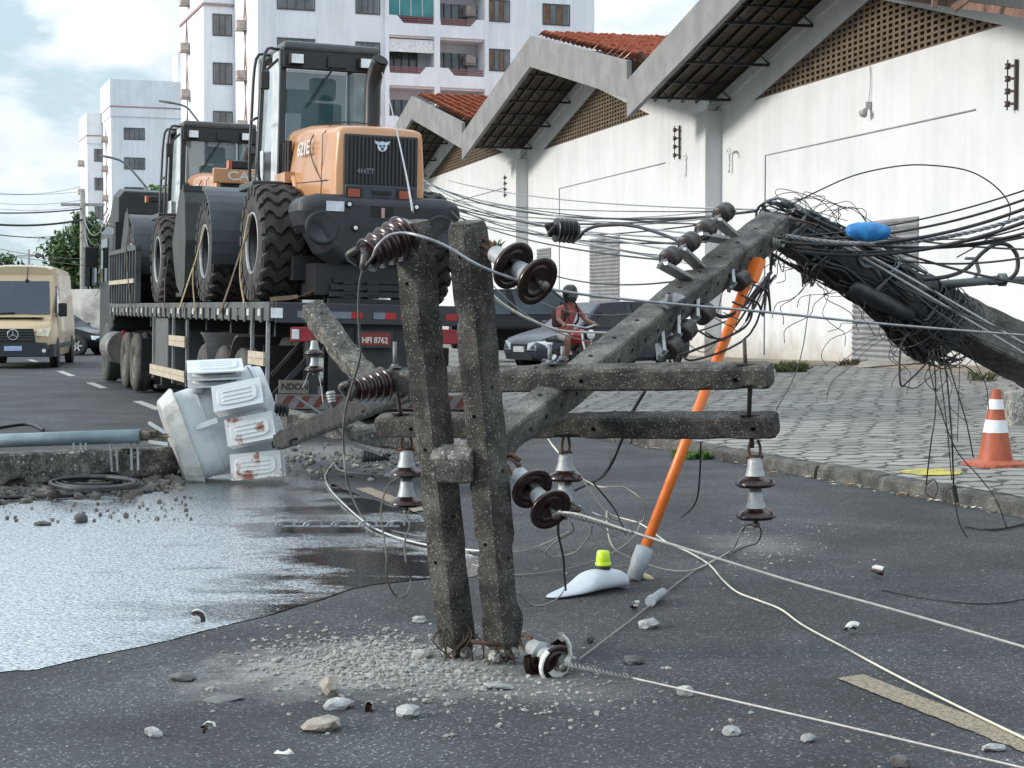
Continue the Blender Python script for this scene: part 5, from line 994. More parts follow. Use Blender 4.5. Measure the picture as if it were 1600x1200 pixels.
# ================================================================== BROKEN POLE STRUCTURE IN THE FOREGROUND
arm_c = concrete('weathered_arm_concrete', (.024, .023, .021), (.095, .091, .083), (.24, .232, .215), .34, 130, 1.0, 2.6)
pole_cc = concrete('old_pole_concrete', (.062, .062, .061), (.15, .148, .142), (.24, .24, .23), .05, 90, .5, 2.0)
pale_cc = concrete('fresh_broken_concrete', (.2, .195, .185), (.36, .35, .33), (.5, .49, .47), .3, 50, 1.0, 5)
def beam(name, a, b, w, h, up, mat, parent, holes=(), w2=None, h2=None, ch=.013, rough=.0022, crush=None, step=.03, chip=.010, hr=.011):
    """chamfered concrete beam with worn edges and real bolt holes. holes: (fraction, axis 'x'|'u', offset)"""
    a, b = Vector(a), Vector(b); d = b - a; Ln = d.length; d.normalize(); up = Vector(up); x = d.cross(up).normalized(); u = x.cross(d).normalized(); w2 = w2 or w; h2 = h2 or h
    n = max(4, int(Ln / step)); secs = []; k = 5
    for i in range(n + 1):
        t = i / n; ww, hh = (w + (w2 - w) * t) / 2, (h + (h2 - h) * t) / 2; c = a + d * Ln * t; ring = []
        cc = ch; sc = 1.0
        if i == 0 or i == n: cc = ch * 1.6; sc = .93
        if crush and t > crush: sc *= 1 - .5 * (t - crush) / (1 - crush)
        lx = [-ww + cc + (2 * ww - 2 * cc) * q / k for q in range(k + 1)]; lu = [-hh + cc + (2 * hh - 2 * cc) * q / k for q in range(k + 1)]
        for q in lx: ring.append((q, -hh))
        for q in lu: ring.append((ww, q))
        for q in reversed(lx): ring.append((q, hh))
        for q in reversed(lu): ring.append((-ww, q))
        out = []
        for (px_, pu) in ring:
            p = c + x * px_ * sc + u * pu * sc; corner = (abs(abs(px_) - ww) + abs(abs(pu) - hh)) < cc * 1.3
            g = mnoise.noise(p * 9) * rough + mnoise.noise(p * 34) * rough * .7
            if corner: g -= max(0, mnoise.noise(p * 7 + Vector((9, 2, 4)))) * chip + max(0, mnoise.noise(p * 5 + Vector((1, 8, 3))) - .32) * chip * 9
            if crush and t > crush - .05: g += mnoise.noise(p * 16) * .010
            r_ = (x * px_ + u * pu); out.append(p + r_.normalized() * g)
        secs.append(out)
    m = MB(); m.loft(secs)
    o = m.build(name, [mat, black_m], parent, True)
    if holes:
        cu = MB()
        for t, axis, off in holes:
            ax = x if axis == 'x' else u; ot = u if axis == 'x' else x; c = a + d * Ln * t + ot * off; p0, p1 = c - ax * .3, c + ax * .3; cu.cyl(p0, p1, hr, 10)
        c_ = cu.build('cutter', black_m, parent, True); bo = o.modifiers.new('b', 'BOOLEAN'); bo.operation = 'DIFFERENCE'; bo.object = c_; bo.solver = 'EXACT'
        try: bo.material_mode = 'TRANSFER'
        except Exception: pass
        dg = bpy.context.evaluated_depsgraph_get(); me = bpy.data.meshes.new_from_object(o.evaluated_get(dg)); o.modifiers.clear(); old = o.data; o.data = me; me.name = name
        if len(me.materials) == 0: me.materials.append(mat)
        cm = c_.data; bpy.data.objects.remove(c_)
    return o
def bolt(par, p, ax, ln, r=.0095, plate=None, nm='bolt'):
    ax = Vector(ax).normalized(); m = MB(); m.cyl(p - ax * .01, p + ax * ln, r, 8); m.cyl(p, p + ax * .018, r * 1.9, 6)
    if plate: Rm = ax.to_track_quat('Z', 'X').to_matrix(); m.box(p + ax * .002, (plate, plate, .007), Rm)
    return m.build(nm, galv, par, True)
YL, YR = 7.84, 7.75
# the four crossarms are one bolted structure with the pole head
arms = thing('fallen_crossarm_frame', 'broken frame of four speckled dark concrete crossarms standing on the asphalt in the foreground', 'crossarm frame', Matrix.Translation(G(760, 1030)))
LT, LB = W(643, 346, 7.5), W(716, 1030, YL); RT, RB = W(730, 347, 7.42), W(790, 1036, YR)
rotL = Vector((-.62, -.78, 0)); rotR = Vector((-.58, -.81, 0))
beam('upright_crossarm', LT, LB, .128, .142, rotL, arm_c, arms, [(.13, 'u', 0), (.5, 'u', 0), (.76, 'u', .01), (.3, 'x', 0), (.66, 'x', .0), (.88, 'x', 0)], crush=.955, hr=.0105)
beam('upright_crossarm', RT, RB, .132, .146, rotR, arm_c, arms, [(.07, 'u', 0), (.42, 'u', 0), (.71, 'u', 0), (.36, 'x', .01), (.75, 'x', 0), (.55, 'x', -.01)], crush=.94, hr=.0105)
A1a, A1b = W(604, 594, 9.42), W(1204, 586, 8.47); A2a, A2b = W(594, 664, 9.78), W(1213, 664, 8.78)
up1 = Vector((.0, -.34, 1)); up2 = Vector((0, -.38, 1))
beam('level_crossarm', A1a, A1b, .125, .118, up1, arm_c, arms, [(.07, 'u', 0), (.545, 'x', .0), (.925, 'x', -.005), (.935, 'u', 0), (.42, 'u', 0)], hr=.014)
beam('level_crossarm', A2a, A2b, .125, .118, up2, arm_c, arms, [(.1, 'x', 0), (.575, 'x', 0), (.955, 'x', 0), (.93, 'u', 0), (.2, 'u', 0)], hr=.014)
zz = Vector((0, 0, 1))
bolt(arms, W(617, 574, 9.38), zz, .14, .011, .06); bolt(arms, W(859, 568, 8.98), zz, .1, .011, .07); bolt(arms, W(879, 562, 8.97), zz, .07, .011, .06)
m = MB(); m.cyl(W(1165, 578, 8.52), W(1163, 530, 8.52), .01, 8); m.cyl(W(1170, 660, 8.84), W(1172, 602, 8.53), .012, 8); m.cyl(W(1175, 700, 8.85), W(1174, 655, 8.85), .012, 8); m.box(W(1164, 569, 8.52), (.1, .09, .008)); m.box(W(1171, 648, 8.83), (.1, .09, .008)); m.build('threaded_rod', MATS['dark_rack_metal'], arms, True)
m = MB(); m.cyl(W(626, 650, 9.72), W(621, 612, 9.4), .012, 8); m.box(W(627, 646, 9.72), (.1, .09, .008)); m.build('threaded_rod', MATS['dark_rack_metal'], arms, True)
beam('spacer_block', W(680, 723, 7.60), W(740, 725, 7.55), .13, .14, (-.2, -.4, 1), concrete('block_concrete', (.10, .098, .092), (.2, .195, .18), (.34, .33, .31), .2, 70, .8, 4), arms, ch=.012, chip=.012)
m = MB(); m.tube(crv([W(778, 735, 7.7), W(786, 716, 7.68), W(800, 712, 7.66), W(812, 720, 7.64)], 4), .011, 8); m.build('eye_bracket', rust, arms, True)
for p0, p1 in ((W(742, 378, 7.42), W(768, 392, 7.36)), (W(668, 378, 7.5), W(690, 380, 7.46)), (W(736, 1002, 7.6), W(780, 1008, 7.6))):
    m = MB(); m.cyl(p0, p1, .0095, 8); m.build('through_bolt', rust, arms, True)
m = MB()
for i in range(8): a = W(690 + 8 * i, 985 + R.uniform(-15, 15), 7.78); m.tube(crv([a, a + Vector((R.uniform(-.05, .05), -.05, -.05)), a + Vector((R.uniform(-.07, .07), -.06, -.13))], 3), .004, 5)
for i in range(7): a = W(770 + 7 * i, 1000 + R.uniform(-10, 10), 7.7); m.tube(crv([a, a + Vector((R.uniform(-.05, .05), -.05, -.04)), a + Vector((R.uniform(-.08, .08), -.06, -.1))], 3), .004, 5)
m.build('bent_rebar', M('dull_rebar', (.04, .028, .022), .85, .2, c2=(.08, .055, .04), vs=20), arms, True)
m = MB()
for (px, py, Y, s) in ((712, 1005, 7.8, .035), (702, 1018, 7.78, .026), (728, 1020, 7.77, .024), (786, 1015, 7.7, .034), (803, 1020, 7.68, .024), (772, 1026, 7.66, .026)): m.stone(W(px, py, Y), s, 0, 1.2, sub=2)
m.build('crushed_end', pale_cc, arms, True)

# tilted pole
PA, PB = W(752, 712, 8.45), W(1212, 352, 11.2)
pole = thing('fallen_pole', 'long tilted concrete pole with two rows of holes, propped behind the crossarms', 'pole', Matrix.Translation((PA.x, PA.y, 0)))
ax = (PB - PA).normalized(); q = Vector((-.696, 0, .718)); n1 = (q * .55 + Vector((0, -.83, 0))); n1 = (n1 - ax * n1.dot(ax)).normalized()
hl = [(.1 + .043 * i, 'x', 0) for i in range(21)] + [(.16 + .075 * i, 'u', 0) for i in range(11)]
beam('shaft', PA, PB, .135, .165, n1, pole_cc, pole, hl, w2=.205, h2=.175, ch=.01, rough=.002, step=.06, chip=.012, hr=.0145)
n2 = ax.cross(n1).normalized(); s1 = n2 if n2.z < 0 else -n2
def PP(px):     # point on the pole axis at a photograph column
    lo_, hi = 0., 1.
    for _ in range(40):
        t = (lo_ + hi) / 2; p = PA.lerp(PB, t); x = p.x * 1.0; u_ = 800 + FPX * p.x / ((p - Vector((0, 0, CAMH))).dot(_f))
        if u_ < px: lo_ = t
        else: hi = t
    return PA.lerp(PB, t)
GS = 'spool insulators along the tilted pole'
def spool(label, c, axd, base):
    t = thing('spool_insulator', label, 'insulator', Matrix.Translation(c), GS); axd = Vector(axd).normalized()
    m = MB(); m.lathe([(.02, -.055), (.05, -.055), (.058, -.045), (.06, -.02), (.054, 0), (.06, .02), (.058, .045), (.05, .055), (.02, .055)], c, axd, 20); m.build('spool', M('dark_brown_spool', (.015, .012, .012), .4, c2=(.03, .022, .02), vs=9), t, True)
    m = MB(); m.cyl(c - axd * .085, c + axd * .15, .014, 8); m.cyl(c - axd * .09, c - axd * .07, .03, 10); m.build('pin', galv, t, True)
    d = (c - base); m = MB()
    for s in (.12,): m.bar(base, c + axd * s, .085, .02, axd)
    m.box(base, (.2, .09, .012), Matrix((ax, axd, ax.cross(axd))).transposed()); m.build('bracket', M('bracket_steel', (.3, .31, .31), .4, .6, var=.2), t, True)
axs = Vector((.62, -.55, .56)).normalized(); axs = Vector((-.35, -.85, -.35)).normalized()
for i, (px, py, bx_, by) in enumerate(((1048, 402, 1075, 436), (1077, 379, 1096, 420), (1103, 358, 1132, 375), (1131, 333, 1146, 368))):
    Y = PP(px + 30).y - .16; spool(('lowest', 'second lowest', 'third', 'topmost')[i] + ' of the four dark spool insulators standing on top of the tilted pole', W(px, py, Y), -ax, W(bx_, by, Y + .12))
for i, (px, py, bx_, by) in enumerate(((1049, 543, 1030, 520), (1071, 517, 1056, 496), (1100, 490, 1086, 470), (1156, 438, 1140, 420))):
    Y = PP(px - 30).y - .06; spool(('lowest', 'second lowest', 'third', 'highest')[i] + ' of the four spool insulators slung beneath the tilted pole', W(px, py, Y), -ax, W(bx_, by, Y + .06))
m = MB(); c = W(1044, 475, 9.75); m.bar(W(1036, 478, 9.8), W(1064, 462, 9.85), .09, .02, n1); m.lathe([(.022, 0), (.022, .05), (.01, .06)], W(1045, 474, 9.78), n1, 8); m.build('step_clamp', galv, pole, True)
# the rest of the shaft, folded over to the right
PC = W(1660, 585, 12.7); PB2 = W(1226, 362, 11.35)
beam('broken_shaft', PB2, PC, .2, .2, (.2, -.9, .3), pole_cc, pole, w2=.36, h2=.34, ch=.015, step=.09, chip=.02)
m = MB()
for i in range(4): a = W(1200 + R.uniform(0, 30), 345 + R.uniform(-15, 45), 11.2 + R.uniform(-.1, .1)); m.tube(crv([a, a + Vector((.08, R.uniform(-.06, .06), R.uniform(-.03, .07))), a + Vector((.2, R.uniform(-.1, .1), R.uniform(-.06, .05)))], 4), .007, 6)
m.build('exposed_rebar', rust, pole, True)

# tangle of cables round the break
tang_b = M('tangled_black_cable', (.013, .014, .016), .45, c2=(.03, .033, .036), vs=8); tang_g = M('tangled_grey_green_cable', (.06, .075, .08), .5, c2=(.12, .14, .15), vs=6)
axb = (PC - PB2); Lb = axb.length; axb.normalize(); bu = Vector((0, 0, 1)); bu = (bu - axb * bu.dot(axb)).normalized(); bv = axb.cross(bu)
def around(t, ang, r): return PB2 + axb * (Lb * t) + (bu * math.sin(ang) + bv * math.cos(ang)) * r
mbk, mgr, mth = MB(), MB(), MB(); rr = random.Random(21)
secs = []
for i in range(26):
    t = -.07 + i / 25 * .68; sw = math.sin(math.pi * min(1, (i + .4) / 25.8)) ** .35; be = .18 * math.exp(-((t - .5) / .12) ** 2)
    secs.append([around(t, a, (.165 + .03 * mnoise.noise(Vector((math.cos(a) * 2, math.sin(a) * 2, t * 14)))) * sw) - Vector((0, 0, be * max(0, .25 - math.sin(a)))) for a in [k * 2 * math.pi / 20 for k in range(20)]])
mbk.loft(secs, sm=True)
def wander(m, t0, t1, r0, rad_, n=12, drop=0.0, seed=0, a0=None, dang=1.2):
    a = rr.uniform(0, 6.3) if a0 is None else a0; pts = []
    for i in range(n):
        f = i / (n - 1); t = t0 + (t1 - t0) * f; a += rr.uniform(-.5, .5) * dang; q = around(t, a, r0 * rr.uniform(.94, 1.08)); belly = math.exp(-((t - .5) / .17) ** 2) * drop; q.z -= belly * rr.uniform(.5, 1.0); pts.append(q)
    m.tube(crv(pts, 3), rad_, 6)
for i in range(54): wander(mbk, rr.uniform(-.06, .25), rr.uniform(.45, .62), rr.uniform(.16, .19), rr.choice((.004, .006, .008, .011)), 10, .10, dang=.45)
for i in range(40): wander(mbk, rr.uniform(.15, .35), rr.uniform(.48, .62), .17, rr.choice((.005, .007, .010)), 9, .24, a0=-1.5 + rr.uniform(-.5, .5), dang=.4)
for i in range(26): wander(mgr, rr.uniform(-.06, .05), rr.uniform(.15, .5), rr.uniform(.15, .21), rr.choice((.006, .009, .013)), 8, .0, a0=rr.uniform(.6, 3.4), dang=.7)
for i in range(30):      # coils wrapped round the shaft
    t = rr.choice((rr.uniform(-.05, .12), rr.uniform(.05, .5), rr.uniform(.45, .58))); rw = rr.uniform(.172, .192); pts = []
    for k in range(16): a = k / 15 * 2 * math.pi * 1.05; pts.append(around(t + .03 * math.sin(a * 2) + k * .001, a, rw * (1 + .1 * rr.uniform(-1, 1))) - Vector((0, 0, .1 * max(0, -math.sin(a)) * rr.random())))
    (mbk if i % 3 else mgr).tube(crv(pts, 2), rr.choice((.004, .006, .010)), 5)
for i in range(14):      # deep loops that sag below the shaft
    t = rr.uniform(.42, .6); rw = rr.uniform(.2, .3); pts = []; dx = rr.uniform(-.06, .06)
    for k in range(14): a = k / 13 * 2 * math.pi; q = around(t + dx * math.sin(a), a, rw); q.z -= .08; pts.append(q)
    mbk.tube(crv(pts, 2), rr.choice((.003, .004, .006)), 5)
for i in range(30):      # hair-thin ends
    t = rr.uniform(-.02, .6); p = around(t, rr.uniform(-2.6, -.6), .2); d = Vector((rr.uniform(-.3, .3), rr.uniform(-.2, .2), rr.uniform(-.35, -.05))); pts = [p]
    for k in range(5): pts.append(pts[-1] + d * .35 + Vector((rr.uniform(-.09, .09), rr.uniform(-.06, .06), rr.uniform(-.03, .06))))
    mth.tube(crv(pts, 3), .0028, 4)
for i in range(14):
    t = rr.uniform(-.02, .3); p = around(t, rr.uniform(.6, 2.4), .18); pts = [p, p + Vector((rr.uniform(-.1, .1), 0, .07)), p + Vector((rr.uniform(-.1, .25), 0, .1)), p + Vector((rr.uniform(.0, .4), 0, -.02))]; mth.tube(crv(pts, 4), .003, 4)
mbk.lathe([(0, -.3), (.05, -.27), (.06, 0), (.05, .27), (0, .3)], around(.3, -.9, .22), axb, 12)
tag(mbk.build('cable_tangle', tang_b), 'thick black tangle of communication cables bundled around the snapped pole', 'cable tangle', kind='stuff')
tag(mgr.build('cable_wrapping', tang_g), 'grey green cable wraps wound over the kink of the snapped pole', 'cable wraps', kind='stuff')
tag(mth.build('loose_wire_ends', cable_blk), 'hair-thin loose wire ends straggling from the black cable tangle', 'wire ends', kind='stuff')
m = MB(); secs = []
for i in range(13):
    f = i / 12; c = W(1322, 360, 10.5).lerp(W(1392, 364, 10.5), f); rr_ = .062 * (math.sin(math.pi * (.05 + .9 * f)) ** .42); secs.append([c + Vector((.015 * mnoise.noise(Vector((a * 3, f * 6, 0))), 0, 0)) + (Vector((0, math.cos(a), 0)) + Vector((0, 0, math.sin(a)))) * rr_ * (1 + .2 * mnoise.noise(Vector((math.cos(a) * 2, math.sin(a) * 2, f * 5))) + .16 * mnoise.noise(Vector((math.cos(a) * 5, math.sin(a) * 5, f * 13)))) for a in [k * 2 * math.pi / 14 for k in range(14)]])
m.loft(secs, sm=True); tag(m.build('blue_wrap', M('blue_plastic', (.012, .13, .36), .5, c2=(.025, .22, .5), vs=14, bump=.4, bs=14), sub=1), 'crumpled bright blue plastic wrap sitting on the cable tangle', 'plastic wrap')
m = MB(); m.cyl(W(1203, 379, 10.95), W(1224, 379, 10.9), .03, 12); m.cyl(W(1206, 379, 10.92), W(1209, 379, 10.92), .034, 12); m.cyl(W(1214, 379, 10.92), W(1217, 379, 10.92), .034, 12); tag(m.build('cable_connector', M('pale_green_grey', (.2, .24, .2), .5)), 'small ribbed pale connector at the kink of the snapped pole', 'connector')
# drop-wire clamp at the right
t = thing('dead_end_clamp', 'grey cable clamp with a bent bracket lying on the descending pole at right', 'clamp', Matrix.Translation(W(1520, 445, 11.9))); m = MB(); m.cyl(W(1470, 445, 11.9), W(1560, 437, 11.9), .03, 10); m.cyl(W(1555, 437, 11.9), W(1605, 436, 11.9), .02, 8); m.cyl(W(1560, 437, 11.9), W(1572, 437, 11.9), .045, 8); m.build('sleeve', M('dull_sleeve', (.12, .13, .13), .5, .3), t, True); m = MB(); m.bar(W(1508, 404, 11.9), W(1526, 404, 11.9), .03, .02); m.bar(W(1524, 403, 11.9), W(1530, 425, 11.9), .03, .02); m.bar(W(1530, 424, 11.9), W(1522, 436, 11.9), .03, .02); m.build('bracket', galv, t, True)

# ------------------------------------------------------------------ insulators
def disc_string(label, M_, group, n=2, step=.166, wire=None, broken=False, rdisc=.098):
    """a string of cap-and-pin discs running along local -z"""
    t = thing('disc_insulator', label, 'insulator', M_, group)
    m = MB(); 
    for s in (-1, 1): m.tube(crv([(s * .018, 0, .04), (s * .03, 0, 0), (s * .026, 0, -.05)], 4), .008, 7)
    m.cyl((-.045, 0, -.045), (.045, 0, -.045), .01, 8); m.build('shackle', rust, t)
    for i in range(n):
        z = -.05 - i * step; m = MB()
        m.lathe([(0, 0), (.028, -.0), (.036, -.012), (.04, -.05), (.052, -.092), (.055, -.1), (.0, -.1)], (0, 0, z), n=22); m.build('cap', grey_cap, t)
        arc = (0, 2 * math.pi * .64) if broken and i == 0 else ((2.2, 2.2 + 2 * math.pi * .6) if broken else None); rb = rdisc * (.72 if broken and i else 1)
        m = MB(); m.lathe([(.053, -.092), (rb * .62, -.1), (rb * .86, -.112), (rb * .985, -.127), (rb, -.136), (rb * .985, -.142), (rb * .9, -.138), (rb * .84, -.15), (rb * .76, -.134), (rb * .64, -.134), (rb * .6, -.149), (rb * .52, -.13), (rb * .38, -.13), (.03, -.125), (0, -.125)], (0, 0, z), n=36, arc=arc)
        d = m.build('disc', brown_glaze, t, fix=not broken)
        if broken:
            m = MB(); m.lathe([(rb * .93, -.112), (rb * 1.04, -.124), (rb * 1.05, -.146), (rb * .97, -.15), (rb * .8, -.125)], (0, 0, z), n=9, arc=(arc[0] - .25, arc[1] - 1.2), sm=False); m.lathe([(.03, -.1), (.06, -.11), (.058, -.15), (.03, -.15)], (0, 0, z), n=7, arc=(0, 3.4), sm=False); m.build('bare_porcelain', porcelain, d)
        m = MB(); m.cyl((0, 0, z - .125), (0, 0, z - .172), .011, 8)
        if i < n - 1: m.box((0, 0, z - .155), (.05, .03, .03)); m.box((.022, 0, z - .15), (.012, .045, .05)); m.box((-.022, 0, z - .15), (.012, .045, .05))
        else: m.lathe([(.011, -.165), (.02, -.172), (.02, -.19), (0, -.195)], (0, 0, z), n=10)
        m.build('pin', M('dull_pin_steel', (.16, .15, .14), .5, .6), t)
    return t
GD = 'porcelain disc insulator strings on the crossarms'
disc_string('pair of brown discs hanging under the left end of the lower crossarm', mtx(W(635, 690, 9.7), .3), GD)
disc_string('pair of brown discs hanging mid way under the lower crossarm, behind the right upright', mtx(W(884, 694, 9.3), .8, ry=rad(2)), GD)
disc_string('pair of brown discs hanging freely under the right end of the lower crossarm', mtx(W(1179, 700, 8.84), .1, ry=rad(-1.5)), GD, rdisc=.102)
def along(o, d): return look(o, -Vector(d), (0, 0, 1))
d_ = Vector((.66, -.62, -.44)).normalized(); o_ = W(796, 411, 7.3) - d_ * .16
disc_string('pair of brown discs held out sideways near the top of the right upright', along(o_, d_), GD, rdisc=.108, step=.152)
d_ = Vector((.47, -.74, -.46)).normalized(); o_ = W(829, 761, 7.66) - d_ * .17
disc_string('pair of brown discs pulled sideways by a twisted cable, midway up the right upright', along(o_, d_), GD, rdisc=.1)
d_ = Vector((.50, -.82, -.18)).normalized(); o_ = W(848, 1022, 7.5) - d_ * .15
disc_string('smashed pair of discs on the asphalt at the foot of the right upright', along(o_, d_), GD, broken=True, step=.085, rdisc=.118)
p = W(491, 524, 17.5); disc_string('small pale capped discs hanging by wires behind the leaning broken beam', mtx(p, .2), GD, rdisc=.1)
def ribbed(label, a, d, Ln=.24, r=.085, n=5, mat=None, cap=True):
    t = thing('ribbed_insulator', label, 'insulator', Matrix.Translation(a)); d = Vector(d).normalized(); pr = [(.0, 0), (r * .5, 0)]
    for i in range(n):
        z = Ln * (i + .1) / n; s = 1 - .06 * i * (1 if cap else 0); pr += [(r * .76 * s, z), (r * .9 * s, z + Ln * .55 / n), (r * s, z + Ln * .72 / n), (r * .98 * s, z + Ln * .84 / n), (r * .78 * s, z + Ln * .92 / n)]
    pr += [(r * .6, Ln), (r * .5, Ln * 1.02), (0, Ln * 1.02)]; m = MB(); m.lathe(pr, a, d, 28); m.build('ribbed_body', mat or brown_glaze, t, True)
    m = MB(); x = d.orthogonal().normalized(); y = d.cross(x)
    m.cyl(a + d * Ln, a + d * (Ln + .035), r * .42, 16); e = a + d * (Ln + .03)
    for s in (-1, 1): m.tube(crv([e + x * s * r * .2 - y * r * .4, e + x * s * r * .48 + d * .03, e + x * s * r * .2 + y * r * .4], 5), r * .17, 8)
    m.build('cap', black_m if not cap else M('dark_end_cap', (.05, .045, .045), .4), t, True)
    return t
ribbed('dark ribbed post insulator jutting left from the top of the left upright', W(640, 366, 7.5), Vector((-.72, -.56, -.4)), .24, .1, 5)
ribbed('dark ribbed post insulator at the left end of the upper crossarm', W(606, 600, 9.36), Vector((-.80, -.58, -.14)), .21, .1, 5)
ribbed('black ribbed polymer insulator strung on the cables in mid air before the white wall', W(902, 362, 12.5), Vector((-.9, -.35, .06)), .17, .09, 5, M('black_polymer', (.014, .015, .016), .35), cap=False)
ribbed('small grey ribbed insulator lying on the rubble by the transformer', W(566, 713, 16.2), Vector((.98, -.1, -.02)), .2, .065, 6, M('grey_glaze', (.06, .06, .06), .3))
ribbed('small pale ribbed insulator standing in front of the striped bar', W(516, 611, 17), Vector((.15, 0, -1)), .11, .05, 4, grey_cap)

# ------------------------------------------------------------------ second broken pole, transformer and wreck on the left
tG = G(350, 756); tank_m = M('pale_grey_transformer_paint', (.36, .385, .40), .45, c2=(.50, .53, .545), vs=3.2, ramp=(.28, .5)); rusty_p = M('rust_streaked_grey_paint', (.46, .48, .48), .5, c2=(.19, .06, .028), vs=5.5, ramp=(.555, .62)); rusty_l = M('lightly_rusted_grey_paint', (.46, .49, .51), .5, c2=(.26, .15, .09), vs=5, ramp=(.6, .7))
T3 = lambda px, py, dy=0: W(px, py, tG.y + dy)
trf = thing('transformer', 'pale grey pole transformer lying on its side with rust stained radiator fins', 'transformer', Matrix.Translation(tG))
# tank: an oval drum whose base plate faces left; axis leans to the upper right
base_c = (T3(247, 632) + T3(298, 752)) * .5; tdir = (T3(428, 560) - T3(280, 612)); tdir = Vector((tdir.x, .25, tdir.z)).normalized()
side = (T3(268, 612) - T3(312, 752)).normalized(); side = (side - tdir * side.dot(tdir)).normalized(); dep = tdir.cross(side); dep = dep if dep.y > 0 else -dep
hw_ = .42; C0 = T3(292, 684) + dep * .3
def oval(t, a, b, k=22): return [C0 + tdir * t + side * (a * math.copysign(abs(math.cos(x)) ** .6, math.cos(x))) + dep * (b * math.copysign(abs(math.sin(x)) ** .6, math.sin(x))) for x in [i * 2 * math.pi / k for i in range(k)]]
m = MB(); m.loft([oval(.02, .40, .3), oval(.03, .42, .32), oval(.2, .42, .32), oval(.205, .428, .328), oval(.225, .428, .328), oval(.23, .42, .32), oval(.74, .42, .32), oval(.745, .44, .34), oval(.775, .44, .34), oval(.78, .42, .32), oval(.85, .40, .3)], sm=True); tk = m.build('tank', tank_m, trf, True); e = tk.modifiers.new('edge', 'EDGE_SPLIT'); e.split_angle = rad(40)
m = MB(); m.loft([oval(-.13, .36, .26), oval(-.12, .4, .3), oval(.015, .47, .36), oval(.03, .47, .36)]); m.build('base_plate', M('scuffed_pale_base', (.30, .30, .285), .5, c2=(.45, .455, .44), vs=5, ramp=(.38, .55)), trf, True, bevel=.008)
def fin_bank(c, nrm, upv, w, h, n, gap, mats, rot=0):
    nrm = Vector(nrm).normalized(); upv = Vector(upv); upv = (upv - nrm * upv.dot(nrm)).normalized(); x = upv.cross(nrm)
    for i in range(n):
        cc = c - nrm * gap * (n - 1 - i); m = MB(); pl = [(-.5, -.5), (.5, -.5), (.5, .5), (-.5, .5)]; a = [cc + x * (px_ * w) + upv * (py_ * h) for px_, py_ in pl]; m.loft([a, [p + nrm * .012 for p in a]])
        for s, d0 in ((.92, .012), ):
            q = []
            for k in range(20): an = k * 2 * math.pi / 20; q.append((.42 * math.copysign(abs(math.cos(an)) ** .5, math.cos(an)), .36 * math.copysign(abs(math.sin(an)) ** .5, math.sin(an))))
            b0 = [cc + x * (p_[0] * w) + upv * (p_[1] * h) + nrm * .012 for p_ in q]; b1 = [cc + x * (p_[0] * w * .93) + upv * (p_[1] * h * .9) + nrm * .026 for p_ in q]; m.loft([b0, b1])
            q2 = [(.05 + .02 * math.cos(k * 2 * math.pi / 10), 0) for k in range(10)]
            for zz_ in (-.16, .0, .16): m.loft([[cc + x * (dx * w) + upv * ((zz_ + dy) * h) + nrm * .026 for dx, dy in ((-.3, -.035), (.3, -.035), (.3, .035), (-.3, .035))], [cc + x * (dx * w) + upv * ((zz_ + dy) * h) + nrm * .034 for dx, dy in ((-.27, -.015), (.27, -.015), (.27, .015), (-.27, .015))]])
        m.build('radiator_fin', mats[min(i, len(mats) - 1)], trf, True)
    m = MB()
    for s in (-.32, .32): m.cyl(c + upv * h * s - nrm * gap * n, c + upv * h * s - nrm * gap * (n - 1) + nrm * .0, .03, 10)
    m.build('radiator_pipe', tank_m, trf, True)
nf = (-dep * .82 + side * .3 + tdir * .2); upd = side
fin_bank(T3(371, 617, -.2), Vector((-.1, -.9, .36)), Vector((-.2, 0, 1)), .45, .245, 4, .05, [tank_m, tank_m, tank_m, rusty_l])
fin_bank(T3(391, 670, -.2), Vector((-.1, -.96, .22)), Vector((-.2, 0, 1)), .44, .245, 4, .05, [tank_m, tank_m, tank_m, rusty_p])
fin_bank(T3(400, 727, -.15), Vector((-.1, -1, .1)), Vector((-.1, 0, 1)), .46, .235, 4, .05, [tank_m, tank_m, rusty_p, rusty_p])
fin_bank(T3(336, 573, .1), Vector((.0, -.2, 1)), Vector((-.2, 1, .1)), .5, .5, 3, .065, [tank_m])
m = MB(); m.tube([T3(309, 614, .1), T3(309, 590, .1)], .05, 12); m.build('riser_pipe', tank_m, trf, True)
m = MB(); m.bar(T3(306, 668, -.02), T3(340, 656, -.04), .01, .05); m.build('lifting_lug', tank_m, trf, True)
for (px, py) in ((433, 690), (437, 640)):
    m = MB(); c = T3(px - 8, py, .05)
    for k in range(4): m.lathe([(.025, 0), (.06, .008), (.06, .02), (.025, .03)], c + Vector((.032 * k, 0, 0)), (1, 0, 0), 14)
    m.build('bushing', black_m, trf, True)

dirty_c = concrete('dirty_fallen_concrete', (.07, .068, .062), (.17, .165, .15), (.34, .33, .31), .2, 35, .7, 3)
pl2 = thing('fallen_pole', 'dirty concrete pole lying flat on the road left of the transformer', 'pole', Matrix.Translation(G(120, 752)))
a, b = G(-190, 782), G(268, 750)
beam('shaft', a + Vector((0, .12, .2)), b + Vector((0, .12, .17)), .26, .3, zz, dirty_c, pl2, w2=.22, h2=.26, ch=.02, step=.08, chip=.04, rough=.008)
m = MB()
for px in (115, 126, 134, 172, 181): u0 = W(px, 690, 15.35); m.bar(W(px, 692, 15.36), W(px + 3, 737, 15.3), .02, .012, (0, 1, 0))
m.build('steel_band', galv, pl2, True); m = MB()
for px in (205, 215): m.bar(W(px, 692, 15.38), W(px + 1, 735, 15.32), .02, .01, (0, 1, 0))
m.build('perforated_strap', M('dull_strap_steel', (.2, .22, .23), .5, .5), pl2, True)
